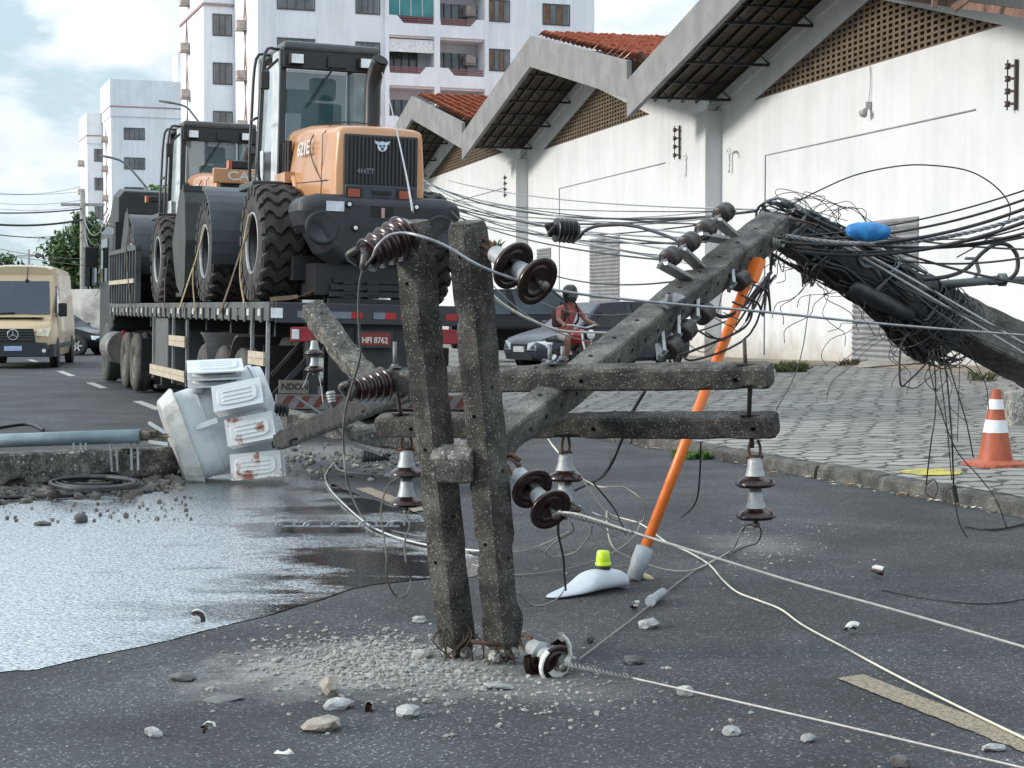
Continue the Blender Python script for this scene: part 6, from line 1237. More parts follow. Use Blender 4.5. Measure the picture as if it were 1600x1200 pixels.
t = thing('conduit_pipe', 'long grey green steel conduit lying on top of the flat pole at left', 'pipe', Matrix.Translation(W(100, 690, 15.3))); m = MB(); m.cyl(W(-150, 694, 15.6), W(220, 681, 15.35), .062, 16); m.build('pipe', M('grey_green_pipe', (.13, .18, .2), .38, .2, c2=(.19, .25, .27), vs=3), t, True)
m = MB(); m.cyl(W(219, 681, 15.35), W(236, 681, 15.35), .045, 12)
for i in range(16): a = W(234, 676 + R.uniform(0, 10), 15.35); m.tube(crv([a, a + Vector((R.uniform(.04, .1), 0, R.uniform(-.03, .03))), a + Vector((R.uniform(.1, .2), R.uniform(-.05, .05), R.uniform(-.09, .06)))], 4), .006, 5)
m.build('frayed_cable', M('frayed_core', (.05, .045, .035), .6, c2=(.3, .25, .16), vs=9), t, True)
m = MB(); m.bar(W(232, 660, 15.3), W(258, 676, 15.3), .012, .03); m.build('torn_strip', M('pale_strip', (.5, .52, .52), .5), t, True); m = MB(); m.bar(W(232, 690, 15.2), W(262, 694, 15.2), .012, .03); m.build('torn_strip', M('pale_strip', (.5, .52, .52), .5), t, True)
# broken beams between the transformer and the crossarms
def piece(label, a, b, w, h, up=zz, mat=None, holes=()):
    t = thing('broken_beam', label, 'beam', Matrix.Translation((a[0], a[1], 0)), 'broken concrete beams by the transformer'); beam('beam', a, b, w, h, up, mat or dirty_c, t, list(holes), step=.05, chip=.035, rough=.006, hr=.012); return t
t = piece('dark broken beam sloping up from the transformer to the left end of the crossarms', W(436, 690, 15.2), W(640, 606, 11.2), .12, .15, (0, -.25, 1), concrete('oily_dark_concrete', (.014, .014, .014), (.034, .033, .032), (.10, .10, .095), .12, 60, .6, 3))
m = MB(); a, b = W(440, 676, 15.15), W(640, 596, 11.2); m.cyl(a, b, .012, 8); m.build('edge_bar', galv, t, True)
piece('pale broken beam leaning diagonally in front of the truck tail', W(486, 482, 17.2), W(592, 618, 16.4), .22, .2, (.3, -.8, .5), None, [(.15, 'u', 0), (.7, 'u', 0)])
piece('pale broken beam lying low behind the dark sloping beam', W(432, 652, 17.4), W(740, 708, 15.0), .2, .16, (0, -.3, 1))
m = MB()
for i in range(6): m.stone(W(560 + i * 12, 600 + R.uniform(-8, 12), 15.8 - i * .2), .07, 0, .8, sub=2)
tag(m.build('shattered_beam_head', pale_cc), 'shattered pale beam head where the leaning beam meets the crossarm', 'rubble')
t = thing('insulator_rack', 'galvanised secondary rack lying flat on the oily asphalt', 'rack', Matrix.Translation(G(530, 820))); m = MB(); a, b = G(440, 822, .035), G(624, 822, .035); m.bar(a, b, .05, .008, zz)
for i in range(5):
    c = a.lerp(b, i / 4 * .94 + .03); m.tube(crv([c + Vector((-.06, -.03, .0)), c + Vector((-.05, -.03, .025)), c + Vector((0, 0, .035)), c + Vector((.05, .03, .025)), c + Vector((.06, .03, 0))], 4), .008, 7); m.cyl(c + Vector((-.03, -.06, .015)), c + Vector((-.03, .06, .015)), .01, 7)
m.build('rack', M('wet_galvanised', (.27, .29, .31), .4, .6, var=.3, vs=15), t, True)

# ------------------------------------------------------------------ orange pole, street light, cone
t = thing('insulated_stick', 'slender orange insulated pole propping up the tilted concrete pole', 'pole', Matrix.Translation(G(987, 908))); a, b = G(988, 908), W(1178, 412, 10.7); dd = (b - a).normalized()
m = MB(); m.cyl(a + dd * .08, b, .0315, 18); m.build('shaft', M('orange_fibreglass', (.68, .155, .025), .38, c2=(.75, .19, .035), vs=3), t, True)
m = MB(); m.lathe([(.0, .0), (.045, .0), (.047, .09), (.0535, .1), (.0535, .2), (.04, .205), (.0, .205)], a + dd * .01, dd, 20); m.build('foot_sleeve', plastic_gr, t, True)
m = MB(); m.bar(W(1172, 440, 10.62), W(1187, 405, 10.66), .1, .05, w2=.07); m.build('forked_head', MATS['orange_fibreglass'], t, True)
c = G(915, 932); lum = thing('street_light_head', 'pale grey street light head on the asphalt with a bright yellow green sensor on top', 'street light', Matrix.Translation(c))
la, lb_ = G(857, 933, .012), G(968, 917, .0); ld = lb_ - la; Ln = ld.length; ld.normalize(); lx = Vector((ld.y, -ld.x, 0))
m = MB(); prof = [(0, .02, .008), (.04, .045, .014), (.15, .07, .022), (.3, .088, .035), (.42, .096, .055), (.5, .1, .09), (.57, .1, .112), (.66, .1, .118), (.85, .098, .112), (.95, .092, .1), (.99, .085, .085), (1, .075, .04)]
secs = []
for f, w_, h_ in prof:
    cc = la + ld * Ln * f; cc.z = 0; secs.append([cc + lx * (w_ * math.cos(x) if 0 <= x <= math.pi else w_ * math.cos(x)) + zz * (.006 + (h_ * max(0, math.sin(x)) ** .45 if math.sin(x) > 0 else 0)) for x in [math.pi * i / 14 for i in range(15)]])
m.loft(secs, sm=True); m.build('housing', M('light_grey_housing', (.46, .5, .54), .38, c2=(.52, .56, .6), vs=3), lum, True, sub=1)
cc = la + ld * Ln * .76; cc.z = .118; m = MB(); m.lathe([(.042, 0), (.042, .025), (.0, .025)], cc, zz, 20); m.build('socket', black_m, lum, True)
m = MB(); m.lathe([(.044, .022), (.046, .035), (.04, .04), (.041, .045), (.036, .095), (.03, .105), (.0, .107)], cc, zz, 24); m.build('photocell', M('yellow_green_plastic', (.5, .72, .01), .3, coat=.3), lum, True)
m = MB(); m.cyl(G(1018, 938, .03), G(1036, 925, .04), .024, 12); m.cyl(G(1016, 940, .03), G(1019, 937, .03), .029, 12); tag(m.build('pipe_stub', plastic_gr), 'short grey pipe stub lying on the asphalt right of the street light head', 'pipe stub')
c = G(1555, 725, .17); c.z = yard_z(c.x, c.y); cone = thing('traffic_cone', 'dirty orange and white traffic cone standing on the paved yard', 'traffic cone', mtx(c, .35))
m = MB(); hb = .245; m.loft([[Vector((x * hb * s, y * hb * s, z)) for x, y in ((-1, -.7), (-.7, -1), (.7, -1), (1, -.7), (1, .7), (.7, 1), (-.7, 1), (-1, .7))] for s, z in ((1, .0), (1, .025), (.72, .045), (.6, .055))]); m.build('base', M('faded_cone_base', (.42, .11, .055), .6, c2=(.3, .075, .04), vs=8), cone)
m = MB(); rz = lambda z: .155 + (.042 - .155) * (z - .05) / .63
m.lathe([(.155, .05), (rz(.3), .3), (rz(.55), .55), (.042, .68), (.038, .69), (.03, .69), (.03, .6)], n=28); m.build('body', M('orange_cone', (.36, .085, .035), .55, c2=(.27, .06, .026), vs=7), cone)
for z0, z1 in ((.30, .415), (.51, .6)):
    m = MB(); m.lathe([(rz(z0) + .003, z0), (rz(z1) + .003, z1)], n=28); m.build('white_band', M('cone_band', (.6, .62, .64), .4, c2=(.68, .7, .72), vs=10), cone)

# ------------------------------------------------------------------ wires
def wire(label, pts, r, mat, group=None, k=6, n=6, name='cable'):
    m = MB(); m.tube(crv(pts, k), r, n); return tag(m.build(name, mat), label, 'cable', group)
wire('grey cable arching over the uprights and running to the right edge at wall height', [W(582, 402, 7.22), W(590, 384, 7.2), W(608, 368, 7.2), W(632, 364, 7.2), W(660, 370, 7.15), W(700, 386, 7.15), W(760, 420, 7.15), (W(862, 452, 7.3)), W(1000, 470, 7.7), W(1200, 488, 8.0), W(1400, 508, 8.4), W(1640, 527, 8.9)], .0062, cable_gry)
wire('dark cable falling from the left post insulator down to the ground behind the uprights', [W(582, 402, 7.22), W(566, 425, 7.35), W(560, 470, 7.6), W(562, 530, 8.1), W(562, 560, 8.3), W(540, 640, 8.5), W(537, 700, 8.7), W(548, 770, 9.0), G(575, 815, .02), G(630, 833, .02), G(690, 842, .02)], .006, M('dull_cable', (.075, .075, .07), .5, c2=(.13, .13, .12), vs=20))
tw = [W(872, 800, 7.45), W(900, 803, 7.4), W(940, 815, 7.35), W(990, 832, 7.3)]
wire('taut pale cable running from the mid height discs to the right edge of the road', tw + [W(1100, 866, 7.2), W(1250, 912, 7.1), W(1430, 962, 6.95), W(1660, 1028, 6.7)], .0056, M('dirty_white_cable', (.34, .33, .3), .5, c2=(.46, .45, .41), vs=30))
wire('taut pale cable running from the smashed discs out of the bottom right corner', [W(884, 1038, 7.35), W(930, 1047, 7.3), G(1000, 1062, .06), G(1120, 1089, .05), G(1300, 1130, .04), G(1480, 1172, .02), G(1660, 1214, .02)], .0045, MATS['dirty_white_cable'])
for lb, a, b in (('twisted grip wound on the cable at the mid height discs', tw[0], tw[3]), ('twisted grip wound on the cable at the smashed discs', W(884, 1038, 7.35), G(985, 1059, .062))):
    m = MB()
    for s in range(3):
        pts = []; d = (b - a).normalized(); x = d.orthogonal().normalized(); y = d.cross(x)
        for i in range(60): f = i / 59; an = f * 34 + s * 2.1; pts.append(a.lerp(b, f) + (x * math.cos(an) + y * math.sin(an)) * .0085 * (1 - .3 * f))
        m.tube(pts, .0034, 5)
    tag(m.build('preformed_grip', galv), lb, 'cable grip')
wire('cream wire snaking across the asphalt to the lower right corner', [W(830, 640, 10), W(862, 694, 9.9), W(905, 742, 9.8), G(948, 800, .14), G(1000, 818, .10), G(1040, 846, .05), G(1075, 862, .02), G(1108, 882, .012), G(1128, 905, .012), G(1152, 925, .012), G(1185, 938, .012), G(1220, 952, .012), G(1255, 977, .012), G(1320, 1012, .012), G(1400, 1055, .012), G(1500, 1105, .012), G(1660, 1182, .012)], .005, cable_crm)
GL = 'loops of wire behind the orange pole'
wire('cream wire loop circling behind the foot of the orange pole', [G(905, 745, .12), W(935, 760, 10.5), W(975, 762, 10.6), W(1005, 785, 10.6), G(1003, 815, .2), G(960, 812, .25), W(948, 800, 10.4), W(955, 850, 10.2), G(985, 872, .1), G(1040, 890, .02), G(1085, 890, .012), G(1130, 868, .015), G(1160, 850, .015)], .005, M('dirty_cream_wire', (.36, .35, .28), .5), GL)
wire('grey wire loop under the hanging mid discs', [W(905, 790, 8.6), W(935, 820, 8.9), G(960, 838, .2), G(975, 842, .15), G(976, 832, .2), W(950, 812, 9.0), W(925, 800, 8.9)], .004, cable_gry, GL)
wire('thin dark wire from the sloping pole down to the loops', [W(925, 752, 9.6), W(960, 795, 10), G(975, 825, .1), W(1002, 838, 10)], .005, cable_blk, GL)
wire('pale wire end tied in a loop at the kerb side of the loops', [W(1183, 824, 8.9), W(1160, 826, 9.0), W(1150, 850, 9.1), G(1140, 862, .02), G(1085, 892, .01), G(1000, 958, .01), G(905, 1030, .02)], .0045, M('dull_grey_wire', (.2, .2, .19), .5), GL)
wire('short dark hook of wire under the right hanging discs', [W(1160, 830, 8.9), W(1166, 822, 8.84), W(1178, 820, 8.84), W(1188, 826, 8.84), W(1188, 840, 8.9), W(1180, 850, 9.0), W(1165, 854, 9.25), G(1145, 864, .01)], .0035, cable_blk, GL)
GT = 'wires trailing below the hanging discs'
wire('black cable dropping from the lower crossarm to the asphalt left of the orange pole', [W(1008, 610, 9.6), W(985, 650, 9.8), W(970, 690, 10), W(945, 740, 10.4), G(915, 758, .2), G(898, 766, .1)], .011, cable_blk, GT)
wire('thin dark wire hanging from the lower crossarm right of the orange pole', [W(1095, 690, 9.2), W(1094, 730, 9.3), W(1090, 775, 9.5), W(1080, 795, 9.7), G(1065, 808, .25)], .005, cable_blk, GT)
wire('thin dark wire rising from the upper crossarm to the cable tangle', [W(1213, 640, 9.1), W(1240, 590, 9.6), W(1255, 540, 10.2), W(1266, 460, 11)], .003, cable_blk, GT)
wire('dark twisted wire dangling from the mid discs to the street light head', [W(876, 800, 7.6), W(872, 830, 7.8), W(880, 870, 8.2), W(882, 900, 8.6), G(884, 922, .06)], .006, cable_blk, GT)
wire('grey wire loop around the street light head', [G(884, 918, .06), G(872, 934, .03), G(850, 945, .01), G(828, 944, .01), W(810, 925, 9)], .004, M('dull_grey_wire', (.2, .2, .19), .5), GT)
wire('looped grey wire in front of the mid discs', [W(893, 815, 7.5), W(895, 830, 7.7), W(870, 845, 8), W(853, 862, 8.4), W(862, 870, 8.6), W(890, 866, 8.6), W(905, 858, 8.5), W(922, 835, 8.2), W(925, 820, 8)], .004, MATS['dull_grey_wire'], GT)
wire('pale wire crossing low between the uprights and the street light head', [G(735, 862, .02), G(812, 862, .02), G(850, 850, .05), W(890, 830, 9.6)], .005, MATS['dull_grey_wire'], GT)
wire('pale wire crossing the asphalt right of the uprights to the grey sleeve', [G(738, 882, .01), G(800, 898, .01), G(880, 890, .02), G(940, 872, .06), W(985, 845, 10.2), W(1000, 820, 10.4)], .005, MATS['dull_grey_wire'], GT)
wire('dark wire hanging below the left pair of discs', [W(640, 795, 9.6), W(636, 810, 9.5), W(640, 822, 9.4), W(632, 850, 9.3), W(635, 880, 9.1), G(642, 905, .1), G(634, 930, .05), G(618, 930, .05), G(605, 905, .15), W(604, 870, 9.1), W(600, 840, 9.2), W(595, 800, 9.4), W(605, 760, 9.5), W(625, 745, 9.5)], .005, M('olive_wire', (.09, .085, .065), .5), GT)
wire('pale bright wire from the rubble across the oil to the left upright', [G(522, 722, .02), G(510, 738, .02), G(508, 748, .02), G(520, 770, .02), G(565, 812, .02), G(600, 832, .02), G(640, 845, .02), G(680, 853, .02), G(760, 862, .02)], .007, M('bright_wire', (.5, .51, .5), .4, .3), GT)
wire('thin pale wire lying on the rubble behind the oil', [G(522, 726, .02), G(535, 736, .02), G(580, 741, .02), G(640, 738, .02)], .006, MATS['dull_grey_wire'], GT)
wire('pale strung cable sagging in front of the parked cars', [W(770, 462, 8.6), W(790, 478, 9), W(830, 500, 9.8), W(880, 517, 11), W(950, 520, 12)], .0075, M('ivory_cable', (.6, .58, .5), .5), GT)
for i, (x, y) in enumerate(((487, 546), (494, 546))): wire('wire leg of the small hanging discs behind the leaning beam', [W(491, 545, 17.5), W(x - 4 + 8 * i, 580, 17.5), W(x - 14 + 26 * i, 606 + 30 * i, 17.4)], .006, cable_gry, 'wire legs of the small discs')
wire('thin cable slung from the loader exhaust down to the left upright', [W(597, 114, 22), W(612, 170, 19), W(632, 260, 13), W(645, 330, 8.4)], .007, cable_gry)
GB = 'cables fanning from the loaders to the top of the tilted pole'
ends = [(1105, 372), (1128, 338), (1132, 352), (1110, 368), (1104, 378), (1080, 384), (1075, 396), (1060, 402), (1150, 330), (1160, 326), (1180, 330), (1055, 408), (1080, 412), (1120, 350), (1135, 345), (1140, 338)]
for i, (ex_, ey) in enumerate(ends):
    a = W(662 + R.uniform(-4, 6), 282 + i * 2.4 + R.uniform(-3, 3), 27); b = W(ex_, ey, 10.6)
    m = MB(); m.tube(sag(a, b, R.uniform(.05, .28), 18), R.choice((.004, .0055, .007, .009)), 5); tag(m.build('cable', cable_blk if i % 3 else cable_gry), 'dark cable in the fan of cables between the loader and the tilted pole top', 'cable', GB)
for i, (ya, xb, yb, sg) in enumerate(((330, 1062, 402, .6), (345, 1065, 410, .9), (356, 1100, 430, 1.1))):
    wire(('upper', 'middle', 'lowest')[i] + ' of three deep sagging cables below the fan of cables, before the white wall', sag(W(705, ya, 20), W(xb + 40, yb + 30 + 20 * i, 10.8), sg * .55, 12), .006, cable_blk, GB, k=2)
wire('twisted black lead joining the polymer insulator to the fan of cables', [W(905, 372, 12.3), W(915, 360, 12.2), W(940, 352, 12), W(985, 352, 11.7), W(1040, 368, 11.2), W(1075, 385, 10.8)], .012, cable_blk, GB)
wire('thin wire high on the white wall running to the kink of the pole', sag(W(700, 282, 26), W(1250, 328, 11.2), .1), .006, cable_gry, GB)
wire('long thin wire arching over the roller door from the kink and looping back', [W(1236, 320, 11.2), W(1275, 300, 11.3), W(1335, 274, 11.5), W(1400, 260, 11.7), W(1450, 258, 11.8), W(1510, 266, 12), W(1550, 287, 12), W(1575, 315, 12), W(1577, 340, 12), W(1560, 360, 12), W(1525, 385, 11.9), W(1495, 402, 11.8)], .005, cable_blk)
wire('thick black cable loop at the right end of the pole', [W(1440, 437, 11.6), W(1480, 432, 11.7), W(1510, 420, 11.8), W(1535, 395, 11.8), W(1555, 382, 11.8), W(1575, 383, 11.8), W(1589, 400, 11.8), W(1588, 425, 11.8), W(1570, 440, 11.8), W(1545, 443, 11.8)], .015, cable_blk)
GRt = 'cables running from the snapped pole to the right edge'
for i, (x0, y0, y1, r, sg) in enumerate(((1210, 370, 288, 0.0053, .08), (1215, 372, 300, 0.0079, .1), (1220, 378, 312, 0.0106, .12), (1240, 392, 332, 0.0119, .12), (1240, 386, 343, 0.0053, .1), (1300, 372, 350, 0.0092, .1), (1310, 376, 358, 0.0079, .08), (1330, 372, 366, 0.0040, .02), (1390, 370, 388, 0.0059, .02), (1400, 406, 392, 0.0066, .05), (1330, 365, 440, 0.0079, .05), (1400, 440, 525, 0.0066, .05), (1410, 410, 535, 0.0053, .1), (1420, 450, 548, 0.0053, .1))):
    wire('dark cable among those stretched from the snapped pole to the right edge', sag(W(x0, y0, 10.85), W(1660, y1 - (y0 - y1) * .15, 10.2), sg, 10), r, cable_blk, GRt, k=2)
m = MB()
for s in range(3):
    pts = []
    a, b = W(1228, 368, 10.7), W(1600, 338, 10.5); P = sag(a, b, .1, 90); 
    for i, p in enumerate(P): an = i * .8 + s * 2.1; pts.append(p + Vector((0, math.cos(an), math.sin(an))) * .0085)
    m.tube(pts, .0065, 5)
tag(m.build('twisted_cable', M('pale_twisted_cable', (.16, .17, .18), .5, c2=(.32, .33, .34), vs=14)), 'pale twisted service cable passing in front of the blue plastic wrap', 'cable')
for i in range(2): wire(('upper', 'lower')[i] + ' pale stay wire crossing the tangle diagonally down to the right', [W(1318, 378 + 6 * i, 10.7), W(1450, 450 + 12 * i, 10.9), W(1640, 560 + 16 * i, 11.2)], .007, M('bright_wire', (.5, .51, .5), .4, .3), GRt)
GH = 'wires hanging from the belly of the tangle over the yard'
hang = [([(1458, 545), (1462, 600), (1461, 650), (1455, 690), (1447, 757)], .004), ([(1470, 540), (1478, 580), (1484, 640), (1488, 700), (1490, 760)], .005), ([(1475, 545), (1492, 600), (1510, 660), (1521, 715)], .004), ([(1465, 548), (1474, 620), (1482, 690), (1487, 750)], .003), ([(1500, 530), (1520, 560), (1540, 600), (1545, 640)], .0028), ([(1452, 548), (1455, 590), (1490, 695), (1530, 745), (1556, 780), (1573, 825)], .0035), ([(1490, 770), (1500, 820), (1520, 850), (1535, 864)], .004), ([(1447, 757), (1460, 750), (1465, 765), (1458, 778), (1447, 770), (1447, 757)], .0035),
        ([(1420, 520), (1407, 545), (1407, 600), (1420, 595), (1455, 560), (1460, 552)], .006), ([(1408, 602), (1430, 606), (1452, 590), (1470, 572)], .003), ([(1462, 560), (1445, 590), (1462, 610), (1480, 590), (1475, 570)], .0028), ([(1500, 550), (1498, 620), (1496, 690)], .0025)]
for i, (pts, r) in enumerate(hang): wire('thin dark wire hanging from the belly of the cable tangle over the paved yard', [W(x, y, 11.6 if y < 740 else 11.9) for x, y in pts], r * 1.15, cable_blk, GH)
m = MB(); c = W(1492, 772, 11.7); m.bar(W(1490, 758, 11.7), W(1495, 785, 11.7), .035, .025); tag(m.build('cable_tag', black_m), 'small black cable clip hanging on a wire above the kerb', 'clip')
wire('black cable end lying on the asphalt at the right edge', [G(1508, 822, .012), G(1540, 827, .012), G(1572, 825, .012), G(1640, 808, .012)], .009, cable_blk)
wire('thin dark cable lying on the asphalt at the right below the shard', [G(1378, 922, .006), G(1440, 934, .006), G(1520, 943, .006), G(1580, 940, .006), G(1640, 925, .006)], .004, cable_blk)
wire('black cable end curving on the yard beside the cone', [W(1552, 727, 15.4), W(1562, 738, 15.3), W(1578, 745, 15.2), W(1590, 744, 15.2)], .006, cable_blk)
GK = 'cables by the flat pole at left'
for i in range(7):
    m = MB(); pts = []; cx, cy = 150 + R.uniform(-15, 15), 752 + R.uniform(-4, 4)
    for k in range(26): a = k * 2 * math.pi / 13; pts.append(G(cx + (48 + 3 * i) * math.cos(a), cy + 9 * math.sin(a), .04 + .015 * i + .01 * R.random()))
    m.tube(crv(pts, 3), .016, 6); tag(m.build('coiled_cable', cable_blk), 'turn of black cable coiled on the rubble before the flat pole', 'cable', GK)
wire('long black cable lying along the front of the rubble', [G(-60, 782, .03), G(40, 776, .03), G(110, 774, .03), G(180, 762, .03), G(230, 752, .03), G(280, 742, .04)], .02, cable_blk, GK)
wire('black cable lying on the road beyond the conduit pipe', [G(-60, 678, .02), G(10, 666, .02), G(45, 663, .02), G(68, 672, .02)], .02, cable_blk, GK)
wire('black lead hanging between the sloping beam and the lower crossarm', [W(465, 622, 15), W(520, 660, 14), W(545, 690, 13), W(600, 712, 12)], .012, cable_blk, GK)
wire('dark drop of cables hanging beside the orange pole head', [W(1205, 425, 10.8), W(1190, 445, 10.7), W(1160, 480, 10.6), W(1130, 495, 10.5), W(1100, 480, 10.4)], .012, cable_blk, GT)
wire('black cable from the spool insulators to the tangle', [W(1212, 430, 10.8), W(1180, 465, 10.75), W(1172, 500, 10.7), W(1150, 520, 10.5), W(1090, 545, 10.3), W(1060, 556, 10.2)], .008, cable_blk, GT)
for i in range(9):
    m = MB(); a = W(1190 + R.uniform(-5, 30), 420 + R.uniform(0, 20), 10.8); b = W(1060 + i * 14, 545 - i * 12 + R.uniform(-10, 10), 10.3); m.tube(crv([a, a.lerp(b, .4) + Vector((R.uniform(-.1, .1), 0, -.2)), b + Vector((.1, 0, -.05)), b], 5), R.choice((.003, .005, .007)), 5); tag(m.build('cable', cable_blk), 'dark cable looping along the underside of the tilted pole', 'cable', 'cables under the tilted pole')

# ------------------------------------------------------------------ debris
crumb = M('concrete_crumb', (.2, .195, .18), .9, c2=(.36, .35, .33), vs=30); m = MB(); r2 = random.Random(5)
def crumb_at(px, py, s): m.stone(G(px, py, s * .3), s, 0, .6)
for i in range(2600):
    px = r2.gauss(600, 88); py = 1034 + r2.gauss(0, 22) + (600 - px) * -.04
    if px > 800: continue
    crumb_at(px, py, abs(r2.gauss(0, .0055)) + .003 + (.014 * r2.random() if r2.random() < .04 else 0))
for i in range(420): crumb_at(r2.uniform(-100, 1700), 700 + 520 * r2.random() ** .7, r2.uniform(.002, .006) * (1 if r2.random() < .93 else 2.2))
for i in range(160): crumb_at(r2.gauss(1190, 60), r2.gauss(850, 28), r2.uniform(.004, .012))
for i in range(150): crumb_at(r2.gauss(840, 60), r2.gauss(1075, 30), r2.uniform(.004, .013))
for i in range(40):
    px = r2.gauss(600, 80); crumb_at(min(px, 780), 1036 + r2.gauss(0, 20) + (600 - px) * -.04, r2.uniform(.012, .028))
for i in range(40): crumb_at(r2.uniform(420, 1150), r2.uniform(1040, 1170), r2.uniform(.006, .014))
tag(m.build('concrete_crumbs', crumb), 'pale concrete crumbs scattered over the asphalt', 'crumbs', kind='stuff')
m = MB()
for i in range(620): px = r2.uniform(-60, 285); m.stone(G(px, r2.gauss(758, 9) + (140 - px) * .05, .02), abs(r2.gauss(0, .024)) + .008, 0, .8)
for i in range(520): m.stone(G(r2.uniform(430, 760), r2.gauss(720, 13), .012), abs(r2.gauss(0, .014)) + .006, r2.choice((0, 0, 0, 1)), .8)
for i in range(90): m.stone(G(r2.uniform(0, 300), r2.uniform(775, 815), .015), abs(r2.gauss(0, .010)) + .005, 0, .8)
tag(m.build('rubble', [M('dark_rubble', (.07, .066, .058), .9, c2=(.17, .16, .14), vs=5), M('pale_rubble', (.22, .215, .2), .9, c2=(.36, .35, .33), vs=5)]), 'broken concrete rubble heaped along the flat pole and behind the oil', 'rubble', kind='stuff')
GC = 'concrete chunks on the asphalt'
ch_m = M('chunk_pale', (.24, .24, .235), .9, c2=(.42, .425, .425), vs=12, bump=.5, bs=50); ch_t = M('chunk_tan', (.24, .215, .18), .9, c2=(.34, .31, .26), vs=18, bump=.7, bs=60); ch_d = M('chunk_dark', (.05, .05, .05), .8, c2=(.12, .12, .12), vs=10)
for lb, px, py, s, mt, fl, el in (('white concrete chunk alone on the asphalt right of the light head', 1013, 975, .058, ch_m, .45, 1), ('dark flat chunk right of the smashed discs', 990, 1032, .05, ch_d, .4, 1), ('white chunk below the street light near the crumbs', 637, 1111, .045, ch_m, .6, 1), ('long tan slab at the bottom of the crumb patch', 505, 1130, .085, ch_t, .32, 1.25), ('tan chunk standing at the edge of the crumb patch', 515, 1072, .062, ch_t, .7, .8), ('pale grey chunk below the standing tan chunk', 527, 1100, .045, ch_m, .6, 1.2), ('flat grey stone left of the crumb patch', 286, 1058, .05, ch_d, .35, 1.5), ('long thin grey splinter left of the crumb patch', 350, 1092, .035, M('chunk_grey', (.12, .12, .12), .9, c2=(.2, .2, .2), vs=9), .3, 2.2), ('pale chunk inside the crumb patch', 660, 1022, .055, M('chunk_dusty', (.27, .265, .25), .9, c2=(.37, .36, .34), vs=9), .5, 1.2), ('flat white chunk right of the crumb patch', 778, 1072, .052, ch_m, .3, 1.2), ('small white chunk behind the left upright', 655, 968, .04, ch_m, .5, 1.3), ('small grey chunk between the discs and the white chunk', 920, 998, .028, ch_d, 1.0, .8), ('small white chunk under the lower cable', 1070, 1080, .035, ch_m, .7, 1), ('white chip at the lower middle', 1142, 1142, .032, ch_m, .6, 1.1), ('small white chip left of the lower middle', 240, 1145, .03, ch_m, .6, 1), ('dark stone on the oil at left', 126, 810, .05, ch_d, .8, 1), ('dark flat stone on the oil left of the dark stone', 66, 818, .05, ch_d, .4, 1.4), ('dark stone on the oil near its far edge', 226, 766, .06, ch_d, .5, 1.2), ('pale chip by the orange pole foot', 1006, 900, .045, M('cream_chip', (.6, .5, .3), .8), .5, 1.2), ('chip at the far right bottom', 1553, 1168, .03, ch_m, .5, 1.2), ('small dark stone under the cream wire', 1406, 1190, .03, ch_d, .8, 1), ('white pebble right of the cables', 1262, 1153, .025, ch_m, .7, 1)):
    mm = MB(); mm.stone((0, 0, 0), s, 0, fl, sub=2); mm.v = [Vector((v.x * el, v.y, v.z)) for v in mm.v]; c = G(px, py, s * fl * .7); a = R.uniform(-.4, .4); mm.v = [c + Matrix.Rotation(a, 3, 'Z') @ v for v in mm.v]; tag(mm.build('concrete_chunk', mt), lb, 'concrete chunk', GC)
GP = 'porcelain shards on the asphalt'
def shard(label, px, py, s, arc, tilt, rz):
    c = G(px, py, s * .25); t = thing('porcelain_shard', label, 'shard', mtx(c, rz, tilt), GP); m = MB(); m.lathe([(s * .55, 0), (s * .8, .012), (s, .0), (s * 1.0, -.012), (s * .8, -.004), (s * .55, -.02)], n=14, arc=(0, arc)); m.build('glaze', brown_glaze, t, fix=False); m = MB(); m.lathe([(s * .56, .004), (s * .8, .016), (s * 1.005, .004), (s * 1.01, .02), (s * .8, .034), (s * .5, .03)], n=14, arc=(.1, arc * .95)); m.build('bare_side', porcelain, t, fix=False)
shard('curved brown and white shard at the bottom left corner area', 447, 1167, .055, 1.9, -1.0, 2.9); shard('square brown and white shard left of the long tan slab', 331, 1153, .06, 1.0, 1.0, 1.6); shard('dark arched shard in front of the crumb patch', 594, 1106, .06, 2.8, -1.25, 0); shard('brown and white shard on the asphalt between the cables at right', 1384, 896, .085, 1.5, .3, 2.0); shard('small brown and white shard below the taut cable at right', 1334, 988, .05, 2.0, 1.0, .2); shard('thin dark horned shard on the edge of the oil', 308, 966, .042, 2.9, 1.35, 3.1); shard('small shard under the street light head', 996, 952, .04, 1.4, .5, .7)
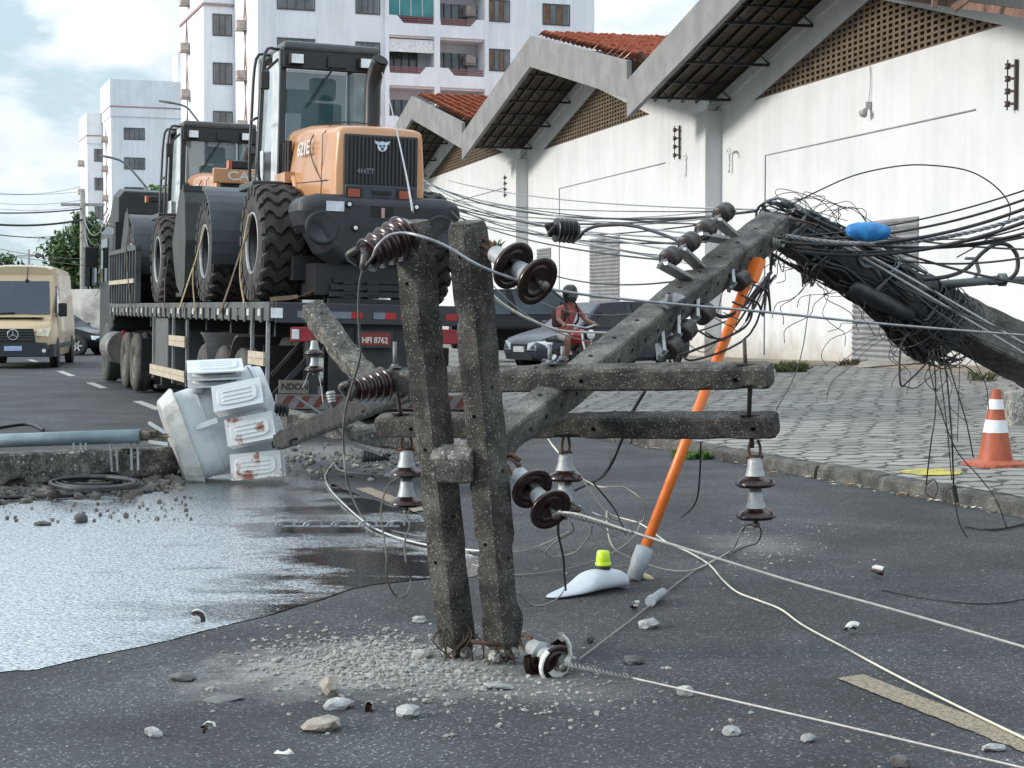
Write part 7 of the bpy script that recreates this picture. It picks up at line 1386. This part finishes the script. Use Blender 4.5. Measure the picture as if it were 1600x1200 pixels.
# leaves and litter along the kerb
lf = [M('dry_tan_leaf', (.4, .28, .13), .8), M('pale_litter', (.55, .53, .48), .8), M('brown_leaf', (.14, .09, .05), .8)]; m = MB()
for i in range(170):
    y = r2.uniform(13, 24); x = KX(y) - abs(r2.gauss(0, .06)) - .01; s = r2.uniform(.01, .035); a = r2.uniform(0, 6.3); d = Vector((math.cos(a), math.sin(a), r2.uniform(-.2, .4))); e = Vector((-d.y, d.x, r2.uniform(0, .3))) * .5; c = Vector((x, y, .012 + s * .3)); m.add([c - d * s, c + e * s, c + d * s, c - e * s], [(0, 1, 2, 3)], r2.choice((0, 1, 1, 2)))
tag(m.build('kerb_litter', lf, fix=False), 'dry leaves and bits of litter lying along the kerb', 'litter', kind='stuff')
for lb, px, py, s in (('yellowish dry leaf by the kerb behind the right hanging discs', 1206, 740, .05), ('curled tan leaf by the kerb left of the black clip', 1328, 759, .045), ('curled tan leaf by the kerb nearer to the black clip', 1408, 773, .04)):
    c = G(px, py, .02); mm = MB(); mm.loft([[c + Vector((s * f, .4 * s * math.sin(math.pi * (f + 1) / 2) * g, .004 + .012 * abs(g) + .006 * f)) for g in (-1, 0, 1)] for f in (-1, -.5, 0, .5, 1)], caps=False, closed=False); tag(mm.build('dry_leaf', M('ochre_leaf', (.5, .36, .14), .8), fix=False), lb, 'leaf')
def tuft(label, c, n, h, sp, mat, seed):
    r = random.Random(seed); mm = MB()
    for i in range(n):
        a = r.uniform(0, 6.3); b0 = c + Vector((math.cos(a), math.sin(a), 0)) * sp * r.random() ** .6; d = Vector((r.gauss(0, .5), r.gauss(0, .5), 1)).normalized() * h * r.uniform(.5, 1.1); x = Vector((-d.y, d.x, .05)).normalized() * .025; q = b0 + d * .55; e = b0 + d + Vector((d.x, d.y, -.2 * h)) * .4; mm.add([b0 - x, b0 + x, q + x * .8, e, q - x * .8], [(0, 1, 2, 3, 4)])
    return tag(mm.build('grass_tuft', mat, fix=False), label, 'grass tuft')
gr_a = M('dry_green_grass', (.07, .09, .03), .8, c2=(.17, .165, .08), vs=9); gr_b = M('fresh_green_grass', (.06, .13, .02), .7)
def on_yard(px, py, z=.25): p = G(px, py, z); p.z = yard_z(p.x, p.y); return p
tuft('round green weed tuft at the foot of the white wall right of the crossarms', on_yard(1236, 584), 360, .26, .3, gr_a, 1); tuft('dark dry weeds at the foot of the left side of the roller door', on_yard(1332, 570, .3), 80, .22, .3, M('dry_weed', (.09, .075, .045), .9), 2); tuft('thin dry weeds near the wall above the cone', on_yard(1534, 596, .3), 40, .25, .25, gr_a, 3); tuft('flat green weeds at the kerb behind the orange pole', G(1080, 715, .01), 160, .1, .2, gr_b, 4)
tuft('small green sprig above the truck tail between upright and discs', W(775, 388, 30), 26, .2, .1, gr_b, 6)
m = MB(); c = W(800, 400, 30)
for (px, py, wd, lb) in ((1390, 572, .9, 'flat pale slab of broken paving in front of the roller door'), (1060, 560, .7, 'pale block on the dirt beside the grey car')):
    c = on_yard(px, py, .3); mm = MB(); mm.stone(c + Vector((0, 0, .06)), wd, 0, .14, sub=3); tag(mm.build('paving_slab', M('old_slab', (.24, .22, .19), .9, c2=(.33, .31, .28), vs=4)), lb, 'slab')
m = MB(); c = W(1590, 578, 20); m.bx(c.x - .1, c.x + .6, 19.9, 20.2, .1, .62); tag(m.build('concrete_stump', pale_cc, bevel=.03), 'grey concrete stump at the right edge below the pole', 'stump')
